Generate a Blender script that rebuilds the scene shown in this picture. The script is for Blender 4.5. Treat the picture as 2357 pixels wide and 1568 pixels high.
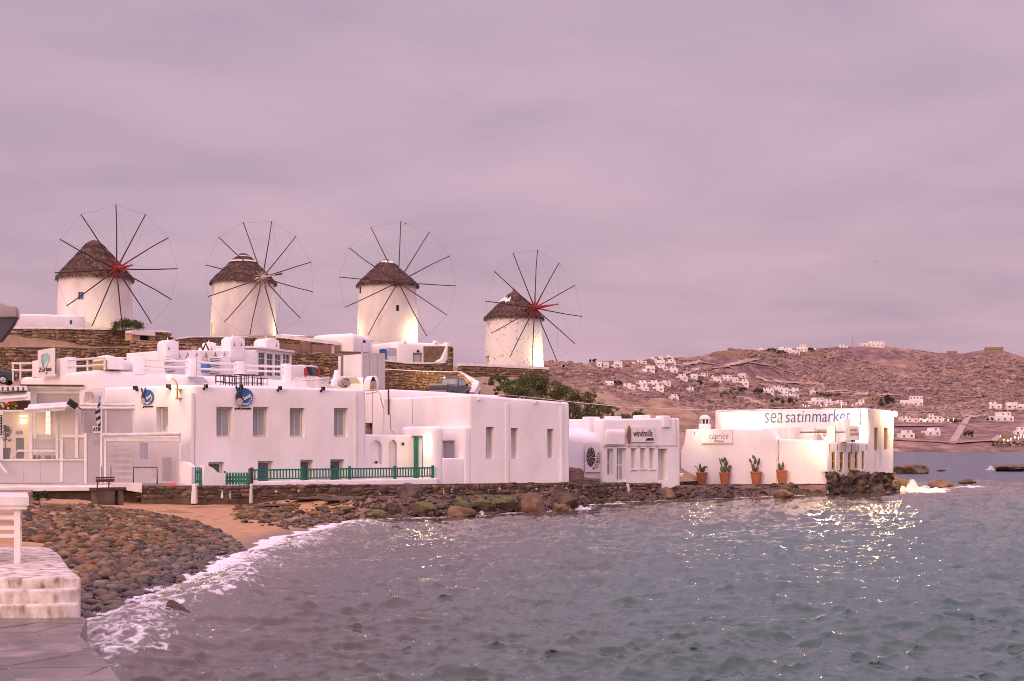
import bpy, bmesh, math, random
import numpy as np
from mathutils import Vector, Matrix, noise
random.seed(7); RNG = np.random.default_rng(7)
for o in list(bpy.data.objects): bpy.data.objects.remove(o)
SC = bpy.context.scene; COL = SC.collection
R = math.radians
# ------------------------------------------------------------ camera
F, V0, CX, H = 3273.6, 1025.4, 1178.5, 3.2      # focal length, horizon row, centre column (measured on a 2357 px wide view), eye height
cam = bpy.data.cameras.new('camera'); camo = bpy.data.objects.new('camera', cam); COL.objects.link(camo)
camo.location = (0, 0, H); camo.rotation_euler = (R(90), 0, 0)
cam.sensor_width = 36; cam.lens = 36 * F / 2357; cam.shift_y = (V0 - 784) / 2357
cam.clip_start = .5; cam.clip_end = 30000
cam.dof.use_dof = True; cam.dof.focus_distance = 85; cam.dof.aperture_fstop = 2.8
SC.camera = camo
# ------------------------------------------------------------ sky, sun, exposure
SUN_EL, SUN_AZ = 9, 209          # degrees; azimuth clockwise from +Y: behind the camera, to its left
def world():
    w = bpy.data.worlds.new('World'); SC.world = w; w.use_nodes = True
    nt = w.node_tree; N = nt.nodes; L = nt.links; N.clear()
    out = N.new('ShaderNodeOutputWorld'); bg = N.new('ShaderNodeBackground'); L.new(bg.outputs[0], out.inputs[0])
    sky = N.new('ShaderNodeTexSky'); sky.sky_type = 'NISHITA'; sky.sun_disc = False
    sky.sun_elevation = R(SUN_EL); sky.sun_rotation = R(SUN_AZ); sky.dust_density = 3; sky.air_density = 1.2
    tc = N.new('ShaderNodeTexCoord'); sep = N.new('ShaderNodeSeparateXYZ'); L.new(tc.outputs['Generated'], sep.inputs[0])
    def m(op, a, b=None, clamp=False):
        n = N.new('ShaderNodeMath'); n.operation = op; n.use_clamp = clamp
        for i, v in enumerate((a, b)):
            if v is None: continue
            if isinstance(v, (int, float)): n.inputs[i].default_value = v
            else: L.new(v, n.inputs[i])
        return n.outputs[0]
    zz = m('ADD', m('ABSOLUTE', sep.outputs[2]), .13)
    cx = m('DIVIDE', sep.outputs[0], zz); cy = m('DIVIDE', sep.outputs[1], zz)
    cmb = N.new('ShaderNodeCombineXYZ'); L.new(m('MULTIPLY', cx, 1.0), cmb.inputs[0]); L.new(m('MULTIPLY', cy, 1.15), cmb.inputs[1])
    n1 = N.new('ShaderNodeTexNoise'); n1.inputs['Scale'].default_value = 1.3; n1.inputs['Detail'].default_value = 6; n1.inputs['Roughness'].default_value = .55; n1.inputs['Distortion'].default_value = .35
    L.new(cmb.outputs[0], n1.inputs['Vector'])
    n2 = N.new('ShaderNodeTexNoise'); n2.inputs['Scale'].default_value = .45; n2.inputs['Detail'].default_value = 3
    L.new(cmb.outputs[0], n2.inputs['Vector'])
    f = m('ADD', m('MULTIPLY', n1.outputs[0], .6), m('MULTIPLY', n2.outputs[0], .4))
    rp = N.new('ShaderNodeValToRGB'); L.new(f, rp.inputs[0]); e = rp.color_ramp.elements
    e[0].position = .33; e[0].color = (.215, .168, .218, 1); e[1].position = .68; e[1].color = (.348, .240, .290, 1)
    # the deck reads pinker low over the horizon, greyer overhead
    el = m('MULTIPLY', m('ABSOLUTE', sep.outputs[2]), 1., True)
    mx = N.new('ShaderNodeMix'); mx.data_type = 'RGBA'; mx.blend_type = 'MULTIPLY'; mx.inputs[0].default_value = 1
    g = N.new('ShaderNodeValToRGB'); L.new(el, g.inputs[0]); ge = g.color_ramp.elements
    ge[0].position = 0; ge[0].color = (.845, .765, .79, 1); ge[1].position = 1; ge[1].color = (3.6, 3.25, 3.4, 1); gx = ge.new(.55); gx.color = (1.72, 1.63, 1.78, 1); gx = ge.new(.30); gx.color = (.755, .76, .77, 1)   # an overcast deck is brightest overhead
    L.new(rp.outputs[0], mx.inputs[6]); L.new(g.outputs[0], mx.inputs[7])
    sc_ = N.new('ShaderNodeMix'); sc_.data_type = 'RGBA'; sc_.blend_type = 'MIX'; sc_.inputs[0].default_value = .86
    tint = N.new('ShaderNodeMix'); tint.data_type = 'RGBA'; tint.blend_type = 'MULTIPLY'; tint.inputs[0].default_value = 1
    tint.inputs[7].default_value = (.058, .042, .046, 1)
    L.new(sky.outputs[0], tint.inputs[6]); L.new(tint.outputs[2], sc_.inputs[6]); L.new(mx.outputs[2], sc_.inputs[7])
    L.new(sc_.outputs[2], bg.inputs[0]); bg.inputs[1].default_value = 1.0
world()
sun = bpy.data.lights.new('sun', 'SUN'); suno = bpy.data.objects.new('sun', sun); COL.objects.link(suno)
sun.energy = .60; sun.angle = R(28); sun.color = (1, .66, .44)
_a = R(SUN_AZ); _e = R(20)
suno.rotation_euler = Vector((math.sin(_a) * math.cos(_e), math.cos(_a) * math.cos(_e), math.sin(_e))).to_track_quat('Z', 'Y').to_euler()
suno.location = (-40, -40, 60)
SC.view_settings.view_transform = 'Standard'; SC.view_settings.look = 'None'; SC.view_settings.gamma = 1
SC.view_settings.exposure = 1.42; SC.view_settings.use_curve_mapping = False
SC.cycles.max_bounces = 6; SC.cycles.diffuse_bounces = 3; SC.cycles.transparent_max_bounces = 12
SC.cycles.sample_clamp_indirect = 6; SC.cycles.use_denoising = True; SC.cycles.filter_width = .95
# ------------------------------------------------------------ measuring helpers
def P(x, y, Y): return Vector(((x - CX) / F * Y, Y, H + (V0 - y) / F * Y))
def PZ(x, y, z=0.): return P(x, y, (H - z) * F / (y - V0))
_CR = {1: (0, 690.5, 3.4063), 2: (402.8, 690.5, 3.4063), 3: (805.6, 690.5, 3.4063), 4: (1208.4, 748, 3.4063), 5: (1553.6, 748, 3.4063),
       6: (1954.1, 748, 3.4063), 7: (0, 1093.3, 3.304), 'a': (0, 886.1, 6.488), 'b': (218.65, 771, 7.568), 'c': (632.9, 805.6, 9.753),
       'd': (1726.2, 920.7, 6.607), 'e': (1294.7, 920.7, 6.812)}
def C(n, x, y):
    a, b, k = _CR[n]; return (a + x / k, b + y / k)
TX, TY = math.cos(R(35)), math.sin(R(35))       # the sea front runs 35 degrees away from the picture plane
AX, AY = (447 - CX) / F * 65.5, 65.5
def SQ(s, q): return (AX + TX * s - TY * q, AY + TY * s + TX * q)
def toSQ(X, Y): return ((X - AX) * TX + (Y - AY) * TY, -(X - AX) * TY + (Y - AY) * TX)
class Fr:
    """a wall line in plan: s along it, d inwards (away from the viewer), z up"""
    def __init__(self, a, b):
        self.a = Vector((a[0], a[1])); t = Vector((b[0] - a[0], b[1] - a[1])); self.L = t.length; self.t = t / self.L
        self.n = Vector((-self.t.y, self.t.x))
        if self.n.y < 0 and abs(self.n.y) > 1e-6 and self.n.dot(self.a) < 0: self.n = -self.n
    def w(self, s, d, z):
        p = self.a + self.t * s + self.n * d; return Vector((p.x, p.y, z))
    def px(self, x, y, d=0.):
        r = (x - CX) / F; a = self.a + self.n * d
        s = (r * a.y - a.x) / (self.t.x - r * self.t.y); Y = a.y + self.t.y * s
        return s, H + (V0 - y) / F * Y
    def rect(self, x0, y0, x1, y1, d=0.):
        a, b = self.px(x0, y0, d), self.px(x1, y1, d); c = self.px(x1, y0, d); e = self.px(x0, y1, d)
        return a[0], b[0], (e[1] + b[1]) / 2, (a[1] + c[1]) / 2
    def cr(self, n, x0, y0, x1, y1, d=0.): return self.rect(*C(n, x0, y0), *C(n, x1, y1), d)
def FP(x0, Y0, x1, Y1):
    a, b = P(x0, 0, Y0), P(x1, 0, Y1); return Fr((a.x, a.y), (b.x, b.y))
# ------------------------------------------------------------ materials
MATS = {}
def mat(name, c1, c2=None, scale=2., rough=.8, bump=0., bscale=None, detail=6., metal=0., rnd=0., isl=False, spec=.5, c3=None, lo=.35, hi=.68, emit=None, estr=0., alpha=None, streak=None, trans=0.):
    if name in MATS: return MATS[name]
    m = bpy.data.materials.new(name); MATS[name] = m; m.use_nodes = True
    nt = m.node_tree; N = nt.nodes; L = nt.links; b = N['Principled BSDF']
    b.inputs['Roughness'].default_value = rough; b.inputs['Metallic'].default_value = metal; b.inputs['Specular IOR Level'].default_value = spec
    tc = N.new('ShaderNodeTexCoord'); geo = N.new('ShaderNodeNewGeometry')
    vec = geo.outputs['Position']
    if streak:
        mp = N.new('ShaderNodeMapping'); mp.inputs['Scale'].default_value = streak; L.new(vec, mp.inputs[0]); vec = mp.outputs[0]
    col = None
    if c2 is None:
        b.inputs['Base Color'].default_value = (*c1, 1)
    else:
        n = N.new('ShaderNodeTexNoise'); n.inputs['Scale'].default_value = scale; n.inputs['Detail'].default_value = detail; L.new(vec, n.inputs['Vector'])
        r = N.new('ShaderNodeValToRGB'); L.new(n.outputs[0], r.inputs[0])
        r.color_ramp.elements[0].position = lo; r.color_ramp.elements[0].color = (*c1, 1)
        r.color_ramp.elements[1].position = hi; r.color_ramp.elements[1].color = (*c2, 1)
        if c3: x = r.color_ramp.elements.new((lo + hi) / 2); x.color = (*c3, 1)
        col = r.outputs[0]
    if rnd:
        h = N.new('ShaderNodeHueSaturation')
        if col: L.new(col, h.inputs['Color'])
        else: h.inputs['Color'].default_value = (*c1, 1)
        src = geo.outputs['Random Per Island'] if isl else N.new('ShaderNodeObjectInfo').outputs['Random']
        mr = N.new('ShaderNodeMapRange'); mr.inputs[3].default_value = 1 - rnd; mr.inputs[4].default_value = 1 + rnd; L.new(src, mr.inputs[0]); L.new(mr.outputs[0], h.inputs['Value'])
        m2 = N.new('ShaderNodeMath'); m2.operation = 'FRACT'; m3 = N.new('ShaderNodeMath'); m3.operation = 'MULTIPLY'; m3.inputs[1].default_value = 17.3
        L.new(src, m3.inputs[0]); L.new(m3.outputs[0], m2.inputs[0])
        mr2 = N.new('ShaderNodeMapRange'); mr2.inputs[3].default_value = .5 - rnd * .05; mr2.inputs[4].default_value = .5 + rnd * .05; L.new(m2.outputs[0], mr2.inputs[0]); L.new(mr2.outputs[0], h.inputs['Hue'])
        m4 = N.new('ShaderNodeMapRange'); m4.inputs[3].default_value = 1 - rnd * .6; m4.inputs[4].default_value = 1 + rnd * .3; L.new(m2.outputs[0], m4.inputs[0]); L.new(m4.outputs[0], h.inputs['Saturation'])
        col = h.outputs[0]
    if col: L.new(col, b.inputs['Base Color'])
    if bump:
        n = N.new('ShaderNodeTexNoise'); n.inputs['Scale'].default_value = bscale or scale * 4; n.inputs['Detail'].default_value = 6; L.new(vec, n.inputs['Vector'])
        bp = N.new('ShaderNodeBump'); bp.inputs['Strength'].default_value = 1; bp.inputs['Distance'].default_value = bump; L.new(n.outputs[0], bp.inputs['Height']); L.new(bp.outputs[0], b.inputs['Normal'])
    if emit: b.inputs['Emission Color'].default_value = (*emit, 1); b.inputs['Emission Strength'].default_value = estr
    if alpha is not None: b.inputs['Alpha'].default_value = alpha
    if trans: b.inputs['Transmission Weight'].default_value = trans
    return m
mat('white', (.85, .825, .825), (.73, .70, .69), .7, .85, .014, 5., lo=.40, hi=.74, streak=(1, 1, .6))
mat('white_aged', (.74, .71, .69), (.36, .31, .27), .8, .88, .015, 5., lo=.5, hi=.78, streak=(1, 1, .22))
mat('white_mill', (.73, .69, .655), (.58, .53, .485), .9, .88, .02, 4., lo=.45, hi=.78, streak=(1, 1, .45))
mat('white_peel', (.78, .75, .72), (.42, .36, .31), 2.6, .9, .02, 4., lo=.60, hi=.66, detail=10.)
mat('white_paint', (.78, .76, .75), (.66, .64, .62), 3., .5, .002, 30.)
mat('white_wood', (.74, .71, .69), (.52, .48, .45), 2., .6, .004, 12., streak=(1, 1, .2))
mat('coping', (.78, .75, .73), (.62, .57, .53), 1.5, .85, .01, 6.)
mat('stone', (.32, .21, .125), (.12, .076, .048), 2.2, .9, .02, 9., rnd=.34)
mat('stone_isl', (.32, .21, .125), (.12, .076, .048), 2.2, .9, .02, 9., rnd=.34, isl=True)
mat('stone_warm', (.46, .30, .18), (.25, .15, .09), 2.2, .9, .02, 9., rnd=.28)  # lighter, warmer copy of stone: lamp glow on the lit walls put into the colour
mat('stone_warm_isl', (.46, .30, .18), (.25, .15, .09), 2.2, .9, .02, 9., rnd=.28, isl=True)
mat('stone_sea', (.20, .13, .085), (.075, .05, .036), 2.5, .75, .02, 9., rnd=.34)
mat('stone_sea_isl', (.20, .13, .085), (.075, .05, .036), 2.5, .75, .02, 9., rnd=.34, isl=True)
mat('mortar', (.19, .13, .09), (.11, .075, .055), 3., .95, .03, 10.)
mat('mortar_sea', (.15, .10, .07), (.055, .037, .028), 2., .9, .03, 8.)
mat('earth', (.36, .24, .145), (.21, .135, .085), .5, .95, .06, 2.5, c3=(.30, .205, .13))
mat('thatch', (.165, .083, .060), (.062, .032, .027), 3., .95, .02, 20., rnd=.55, isl=True)
mat('thatch_base', (.085, .046, .036), (.042, .024, .02), 3., .95, .03, 12.)
mat('spar', (.032, .021, .016), (.016, .011, .010), 2., .7, .004, 20., rnd=.4)
mat('spar_light', (.10, .06, .04), (.035, .022, .018), 2., .7, .004, 20., rnd=.35)
mat('red_paint', (.42, .035, .045), (.30, .025, .03), 3., .55)
mat('pale_wood', (.55, .44, .38), (.40, .31, .26), 3., .7)
mat('rope', (.06, .05, .055))
mat('blue_paint', (.06, .16, .36), (.045, .11, .26), 3., .55)
mat('pale_blue', (.22, .32, .42), (.16, .24, .33), 3., .55)
mat('green_paint', (.018, .215, .135), (.010, .15, .095), 4., .5, .002, 30.)
mat('dark', (.012, .011, .012), rough=.6)
mat('black_metal', (.02, .019, .02), rough=.5, metal=.3)
mat('rust', (.16, .05, .03), (.07, .035, .028), 4., .8)
mat('brown_wood', (.12, .05, .035), (.06, .028, .022), 3., .6, .004, 15., streak=(1, .2, 1))
mat('glass', (.10, .11, .12), (.05, .055, .065), .8, .06, spec=.9)
mat('glass_pale', (.42, .43, .42), (.30, .32, .32), .6, .12, spec=.7)
mat('glass_dark', (.035, .03, .032), (.02, .018, .02), .8, .08, spec=.8)
mat('curtain', (.55, .50, .48), (.42, .38, .37), 1.2, .8, streak=(6, 6, .3))
mat('grey_panel', (.52, .49, .50), (.46, .43, .44), .8, .5)
mat('grey_metal', (.35, .34, .35), (.25, .24, .25), 1.5, .45, metal=.4)
ORDN = ['first', 'second', 'third', 'fourth', 'fifth', 'sixth', 'seventh', 'eighth', 'ninth', 'tenth', 'eleventh', 'twelfth', 'thirteenth', 'fourteenth', 'fifteenth']
mat('terracotta', (.47, .17, .075), (.36, .125, .06), 2.5, .85, .004, 20.)
mat('soil', (.05, .035, .025), (.03, .02, .015), 6., .95)
mat('cactus', (.075, .085, .03), (.12, .055, .04), 3., .6, .004, 18., lo=.4, hi=.6)
mat('cactus_green', (.10, .17, .04), (.07, .12, .04), 3., .6)
mat('sign_white', (.80, .77, .76), (.74, .70, .68), .6, .5)
mat('sign_blue', (.03, .135, .36), (.025, .11, .30), 2., .5)
mat('ink', (.02, .02, .035), rough=.6)
mat('ink_blue', (.07, .085, .30), rough=.6)
mat('ink_brown', (.055, .022, .015), rough=.6)
mat('paper', (.74, .72, .70), rough=.6)
mat('mat_red', (.55, .08, .09), (.45, .06, .08), 3., .8)
mat('ochre', (.42, .235, .05), (.30, .16, .035), 3., .6)
mat('rubber', (.012, .012, .013), rough=.8)
mat('chrome', (.5, .5, .52), rough=.25, metal=.9)
mat('car_dark', (.02, .024, .04), rough=.2, spec=.8)
mat('car_silver', (.42, .41, .43), rough=.3, metal=.6)
mat('car_white', (.75, .74, .74), rough=.3)
mat('car_grey', (.06, .063, .075), rough=.25, spec=.8)
mat('tail_red', (.55, .02, .03), rough=.25)
mat('plaster_brown', (.26, .155, .115), (.19, .115, .09), 1.2, .9, .01, 6.)
mat('panel_brown', (.25, .18, .155), (.20, .145, .13), 1., .7)
mat('green_cloth', (.06, .11, .09), (.03, .06, .05), 3., .8)
mat('yellow_door', (.42, .33, .10), (.34, .26, .08), 2., .6)
mat('lamp_glow', (1, .8, .5), emit=(1, .62, .26), estr=22.)
mat('flood_bulb', (1, .8, .5), emit=(1, .68, .32), estr=130.)
mat('lamp_glow_soft', (1, .8, .5), emit=(1, .70, .36), estr=2.0)
mat('far_glow', (1, .8, .5), emit=(1, .66, .34), estr=4.)
mat('flag_blue', (.012, .03, .12), rough=.8)
mat('dark_awning', (.07, .06, .066), (.05, .044, .048), 2., .7)
mat('rusty_white', (.34, .28, .27), (.16, .055, .035), 6., .7, lo=.55, hi=.63)
def add_transparent(name, fac, colour, rough=.3):
    m = bpy.data.materials.new(name); MATS[name] = m; m.use_nodes = True
    nt = m.node_tree; N = nt.nodes; L = nt.links; b = N['Principled BSDF']; out = N['Material Output']
    b.inputs['Base Color'].default_value = (*colour, 1); b.inputs['Roughness'].default_value = rough
    t = N.new('ShaderNodeBsdfTransparent'); mx = N.new('ShaderNodeMixShader')
    geo = N.new('ShaderNodeNewGeometry'); mp = N.new('ShaderNodeMapping'); mp.inputs['Scale'].default_value = (1.5, 1.5, .25); L.new(geo.outputs['Position'], mp.inputs[0])
    n = N.new('ShaderNodeTexNoise'); n.inputs['Scale'].default_value = 1.6; L.new(mp.outputs[0], n.inputs['Vector'])
    mr = N.new('ShaderNodeMapRange'); mr.inputs[3].default_value = fac - .12; mr.inputs[4].default_value = fac + .12; L.new(n.outputs[0], mr.inputs[0])
    L.new(mr.outputs[0], mx.inputs[0]); L.new(t.outputs[0], mx.inputs[1]); L.new(b.outputs[0], mx.inputs[2]); L.new(mx.outputs[0], out.inputs[0])
add_transparent('film', .34, (.62, .56, .57))
add_transparent('film_grey', .55, (.50, .45, .46))
add_transparent('clear_pane', .16, (.6, .58, .58), .08)
# ------------------------------------------------------------ mesh helpers
def wloc(o):
    v = Vector((0, 0, 0))
    while o is not None: v = v + o.location; o = o.parent
    return v
def tag(o, label=None, cat=None, group=None, kind=None):
    if label: o['label'] = label
    if cat: o['category'] = cat
    if group: o['group'] = group
    if kind: o['kind'] = kind
    return o
def thing(name, label, cat, loc=(0, 0, 0), group=None):
    o = bpy.data.objects.new(name, None); COL.objects.link(o); o.location = loc; o.empty_display_size = .3
    return tag(o, label, cat, group)
def link(name, me, m, parent=None, loc=None):
    o = bpy.data.objects.new(name, me); COL.objects.link(o)
    if m and not me.materials: me.materials.append(MATS[m] if isinstance(m, str) else m)
    if parent is not None: o.parent = parent
    if loc is not None: o.location = loc
    return o
class MB:
    def __init__(self): self.v = []; self.f = []
    def add(self, v, f):
        n = len(self.v); self.v += [tuple(p) for p in v]; self.f += [tuple(i + n for i in q) for q in f]; return self
    def hexa(self, p):   # 8 corners: bottom 4, top 4
        return self.add(p, [(3, 2, 1, 0), (4, 5, 6, 7), (0, 1, 5, 4), (1, 2, 6, 5), (2, 3, 7, 6), (3, 0, 4, 7)])
    def box(self, c, s, rz=0, rx=0, ry=0):
        M = Matrix.Rotation(rz, 3, 'Z') @ Matrix.Rotation(ry, 3, 'Y') @ Matrix.Rotation(rx, 3, 'X'); c = Vector(c)
        q = [(-1, -1, -1), (1, -1, -1), (1, 1, -1), (-1, 1, -1), (-1, -1, 1), (1, -1, 1), (1, 1, 1), (-1, 1, 1)]
        return self.hexa([c + M @ Vector((a * s[0] / 2, b * s[1] / 2, d * s[2] / 2)) for a, b, d in q])
    def fbox(self, fr, s0, s1, d0, d1, z0, z1):
        return self.hexa([fr.w(s0, d0, z0), fr.w(s1, d0, z0), fr.w(s1, d1, z0), fr.w(s0, d1, z0), fr.w(s0, d0, z1), fr.w(s1, d0, z1), fr.w(s1, d1, z1), fr.w(s0, d1, z1)])
    def prism(self, poly, z0, z1):
        n = len(poly); zt = z1 if hasattr(z1, '__len__') else [z1] * n
        v = [(p[0], p[1], z0) for p in poly] + [(p[0], p[1], zt[i]) for i, p in enumerate(poly)]
        return self.add(v, [tuple(range(n - 1, -1, -1)), tuple(range(n, 2 * n))] + [(i, (i + 1) % n, n + (i + 1) % n, n + i) for i in range(n)])
    def fpoly(self, fr, pts, d0, d1):    # outline (s,z) in the wall plane, extruded d0..d1
        n = len(pts); v = [fr.w(s, d0, z) for s, z in pts] + [fr.w(s, d1, z) for s, z in pts]
        return self.add(v, [tuple(range(n)), tuple(range(2 * n - 1, n - 1, -1))] + [(n + i, n + (i + 1) % n, (i + 1) % n, i) for i in range(n)])
    def tube(self, pts, r, n=6, cap=True):
        pts = [Vector(p) for p in pts]; rr = r if hasattr(r, '__len__') else [r] * len(pts); rings = []
        for i, p in enumerate(pts):
            t = (pts[min(i + 1, len(pts) - 1)] - pts[max(i - 1, 0)]); t = t.normalized() if t.length > 1e-9 else Vector((0, 0, 1))
            u = t.cross(Vector((0, 0, 1)));
            if u.length < .05: u = t.cross(Vector((1, 0, 0)))
            u.normalize(); w = u.cross(t)
            rings.append([p + (u * math.cos(2 * math.pi * k / n) + w * math.sin(2 * math.pi * k / n)) * rr[i] for k in range(n)])
        f = [(i * n + k, i * n + (k + 1) % n, (i + 1) * n + (k + 1) % n, (i + 1) * n + k) for i in range(len(pts) - 1) for k in range(n)]
        if cap: f += [tuple(range(n - 1, -1, -1)), tuple((len(pts) - 1) * n + k for k in range(n))]
        return self.add([p for q in rings for p in q], f)
    def lathe(self, c, prof, n=24, cap=True):
        c = Vector(c); v = [(c.x + r * math.cos(2 * math.pi * k / n), c.y + r * math.sin(2 * math.pi * k / n), c.z + z) for r, z in prof for k in range(n)]
        f = [(i * n + k, i * n + (k + 1) % n, (i + 1) * n + (k + 1) % n, (i + 1) * n + k) for i in range(len(prof) - 1) for k in range(n)]
        if cap: f += [tuple(range(n - 1, -1, -1)), tuple((len(prof) - 1) * n + k for k in range(n))]
        return self.add(v, f)
    def ball(self, c, r, n=10, m=6, sq=(1, 1, 1)):
        c = Vector(c); prof = [(math.sin(math.pi * i / m), -math.cos(math.pi * i / m)) for i in range(m + 1)]
        v = [(c.x + r * sq[0] * a * math.cos(2 * math.pi * k / n), c.y + r * sq[1] * a * math.sin(2 * math.pi * k / n), c.z + r * sq[2] * b) for a, b in prof for k in range(n)]
        return self.add(v, [(i * n + k, i * n + (k + 1) % n, (i + 1) * n + (k + 1) % n, (i + 1) * n + k) for i in range(m) for k in range(n)])
    def mesh(self, name): me = bpy.data.meshes.new(name); me.from_pydata(self.v, [], self.f); me.update(); return me
    def build(self, name, m, parent=None, smooth=False, ang=35):
        if parent is not None: off = wloc(parent)
        else:
            a = np.array(self.v); off = Vector(((a[:, 0].min() + a[:, 0].max()) / 2, (a[:, 1].min() + a[:, 1].max()) / 2, a[:, 2].min()))
        a = np.array(self.v) - np.array(off); me = bpy.data.meshes.new(name); me.from_pydata(a.tolist(), [], self.f)
        bm = bmesh.new(); bm.from_mesh(me); bmesh.ops.recalc_face_normals(bm, faces=bm.faces); bm.to_mesh(me); bm.free()
        fin(me, smooth, ang); return link(name, me, m, parent, None if parent is not None else off)
def fin(me, smooth, ang=35):
    if smooth: me.shade_smooth(); me.set_sharp_from_angle(angle=R(ang))
    me.update()
def fbm(p, o=3):
    return noise.fractal(Vector(p), 1., 2., o)
def bool_cut(me, cutter):
    a = bpy.data.objects.new('tmp_a', me); b = bpy.data.objects.new('tmp_b', cutter); COL.objects.link(a); COL.objects.link(b)
    md = a.modifiers.new('b', 'BOOLEAN'); md.object = b; md.operation = 'DIFFERENCE'; md.solver = 'EXACT'
    dg = bpy.context.evaluated_depsgraph_get(); r = bpy.data.meshes.new_from_object(a.evaluated_get(dg))
    bpy.data.objects.remove(a); bpy.data.objects.remove(b); return r
def block(name, foot, z0, z1, m='white', parent=None, bev=.16, cuts=None, wob=.03, seg=3, step=.9, only_top=False, smooth=True):
    """a whitewashed volume with soft, slightly uneven edges; cuts is an MB of openings"""
    n = len(foot); area = sum(foot[i][0] * foot[(i + 1) % n][1] - foot[(i + 1) % n][0] * foot[i][1] for i in range(n))
    zt = list(z1) if hasattr(z1, '__len__') else [z1] * n
    if area < 0: foot = foot[::-1]; zt = zt[::-1]
    mb = MB().prism(foot, z0, zt)
    bm = bmesh.new(); vs = [bm.verts.new(p) for p in mb.v]
    for f in mb.f: bm.faces.new([vs[i] for i in f])
    bm.normal_update()
    if bev:
        es = [e for e in bm.edges if not (all(v.co.z <= z0 + 1e-6 for v in e.verts))]
        if only_top: es = [e for e in es if all(v.co.z > z0 + 1e-6 for v in e.verts)]
        bmesh.ops.bevel(bm, geom=es, offset=bev, segments=seg, profile=.5, affect='EDGES', clamp_overlap=True)
    if wob:
        co = np.array([v.co for v in bm.verts]); lo, hi = co.min(0), co.max(0)
        for ax in range(3):
            nrm = Vector((0, 0, 0)); nrm[ax] = 1; k = int((hi[ax] - lo[ax]) / step)
            for i in range(1, k + 1):
                pt = Vector((0, 0, 0)); pt[ax] = lo[ax] + (hi[ax] - lo[ax]) * i / (k + 1)
                bmesh.ops.bisect_plane(bm, geom=bm.verts[:] + bm.edges[:] + bm.faces[:], plane_co=pt, plane_no=nrm)
        for v in bm.verts:
            p = v.co * .55; v.co += Vector((noise.noise(p), noise.noise(p + Vector((31, 5, 9))), noise.noise(p + Vector((7, 57, 21))) * .8)) * wob
    bmesh.ops.recalc_face_normals(bm, faces=bm.faces)
    me = bpy.data.meshes.new(name); bm.to_mesh(me); bm.free()
    if cuts is not None and cuts.v:
        cm = cuts.mesh('cut'); b2 = bmesh.new(); b2.from_mesh(cm); bmesh.ops.recalc_face_normals(b2, faces=b2.faces); b2.to_mesh(cm); b2.free()
        me = bool_cut(me, cm)
    off = wloc(parent) if parent is not None else Vector((sum(p[0] for p in foot) / n, sum(p[1] for p in foot) / n, z0))
    me.transform(Matrix.Translation(-off)); fin(me, smooth, 40)
    me.materials.clear()
    return link(name, me, m, parent, None if parent is not None else off)
def soft(name, mb, m, parent=None, bev=.12, wob=.03, step=.8, seg=3, cuts=None):
    bm = bmesh.new(); vs = [bm.verts.new(p) for p in mb.v]
    for f in mb.f:
        try: bm.faces.new([vs[i] for i in f])
        except ValueError: pass
    bmesh.ops.recalc_face_normals(bm, faces=bm.faces); bm.normal_update()
    if bev: bmesh.ops.bevel(bm, geom=[e for e in bm.edges if e.calc_face_angle(0) > R(25)], offset=bev, segments=seg, profile=.5, affect='EDGES', clamp_overlap=True)
    if wob:
        co = np.array([v.co for v in bm.verts]); lo, hi = co.min(0), co.max(0)
        for ax in range(3):
            nrm = Vector((0, 0, 0)); nrm[ax] = 1; k = int((hi[ax] - lo[ax]) / step)
            for i in range(1, k + 1): pt = Vector((0, 0, 0)); pt[ax] = lo[ax] + (hi[ax] - lo[ax]) * i / (k + 1); bmesh.ops.bisect_plane(bm, geom=bm.verts[:] + bm.edges[:] + bm.faces[:], plane_co=pt, plane_no=nrm)
        for v in bm.verts: p = v.co * .55; v.co += Vector((noise.noise(p), noise.noise(p + Vector((31, 5, 9))), noise.noise(p + Vector((7, 57, 21))) * .8)) * wob
    bmesh.ops.recalc_face_normals(bm, faces=bm.faces); me = bpy.data.meshes.new(name); bm.to_mesh(me); bm.free()
    if cuts is not None:
        cm = cuts.mesh('cut'); b2 = bmesh.new(); b2.from_mesh(cm); bmesh.ops.recalc_face_normals(b2, faces=b2.faces); b2.to_mesh(cm); b2.free(); me = bool_cut(me, cm)
    a = np.array(mb.v); off = wloc(parent) if parent is not None else Vector(((a[:, 0].min() + a[:, 0].max()) / 2, (a[:, 1].min() + a[:, 1].max()) / 2, a[:, 2].min()))
    me.transform(Matrix.Translation(-off)); me.materials.clear(); fin(me, True, 40); return link(name, me, m, parent, None if parent is not None else off)
def quad(fr, s0, s1, d0, d1): return [tuple(fr.w(s0, d0, 0).xy), tuple(fr.w(s1, d0, 0).xy), tuple(fr.w(s1, d1, 0).xy), tuple(fr.w(s0, d1, 0).xy)]
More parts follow.
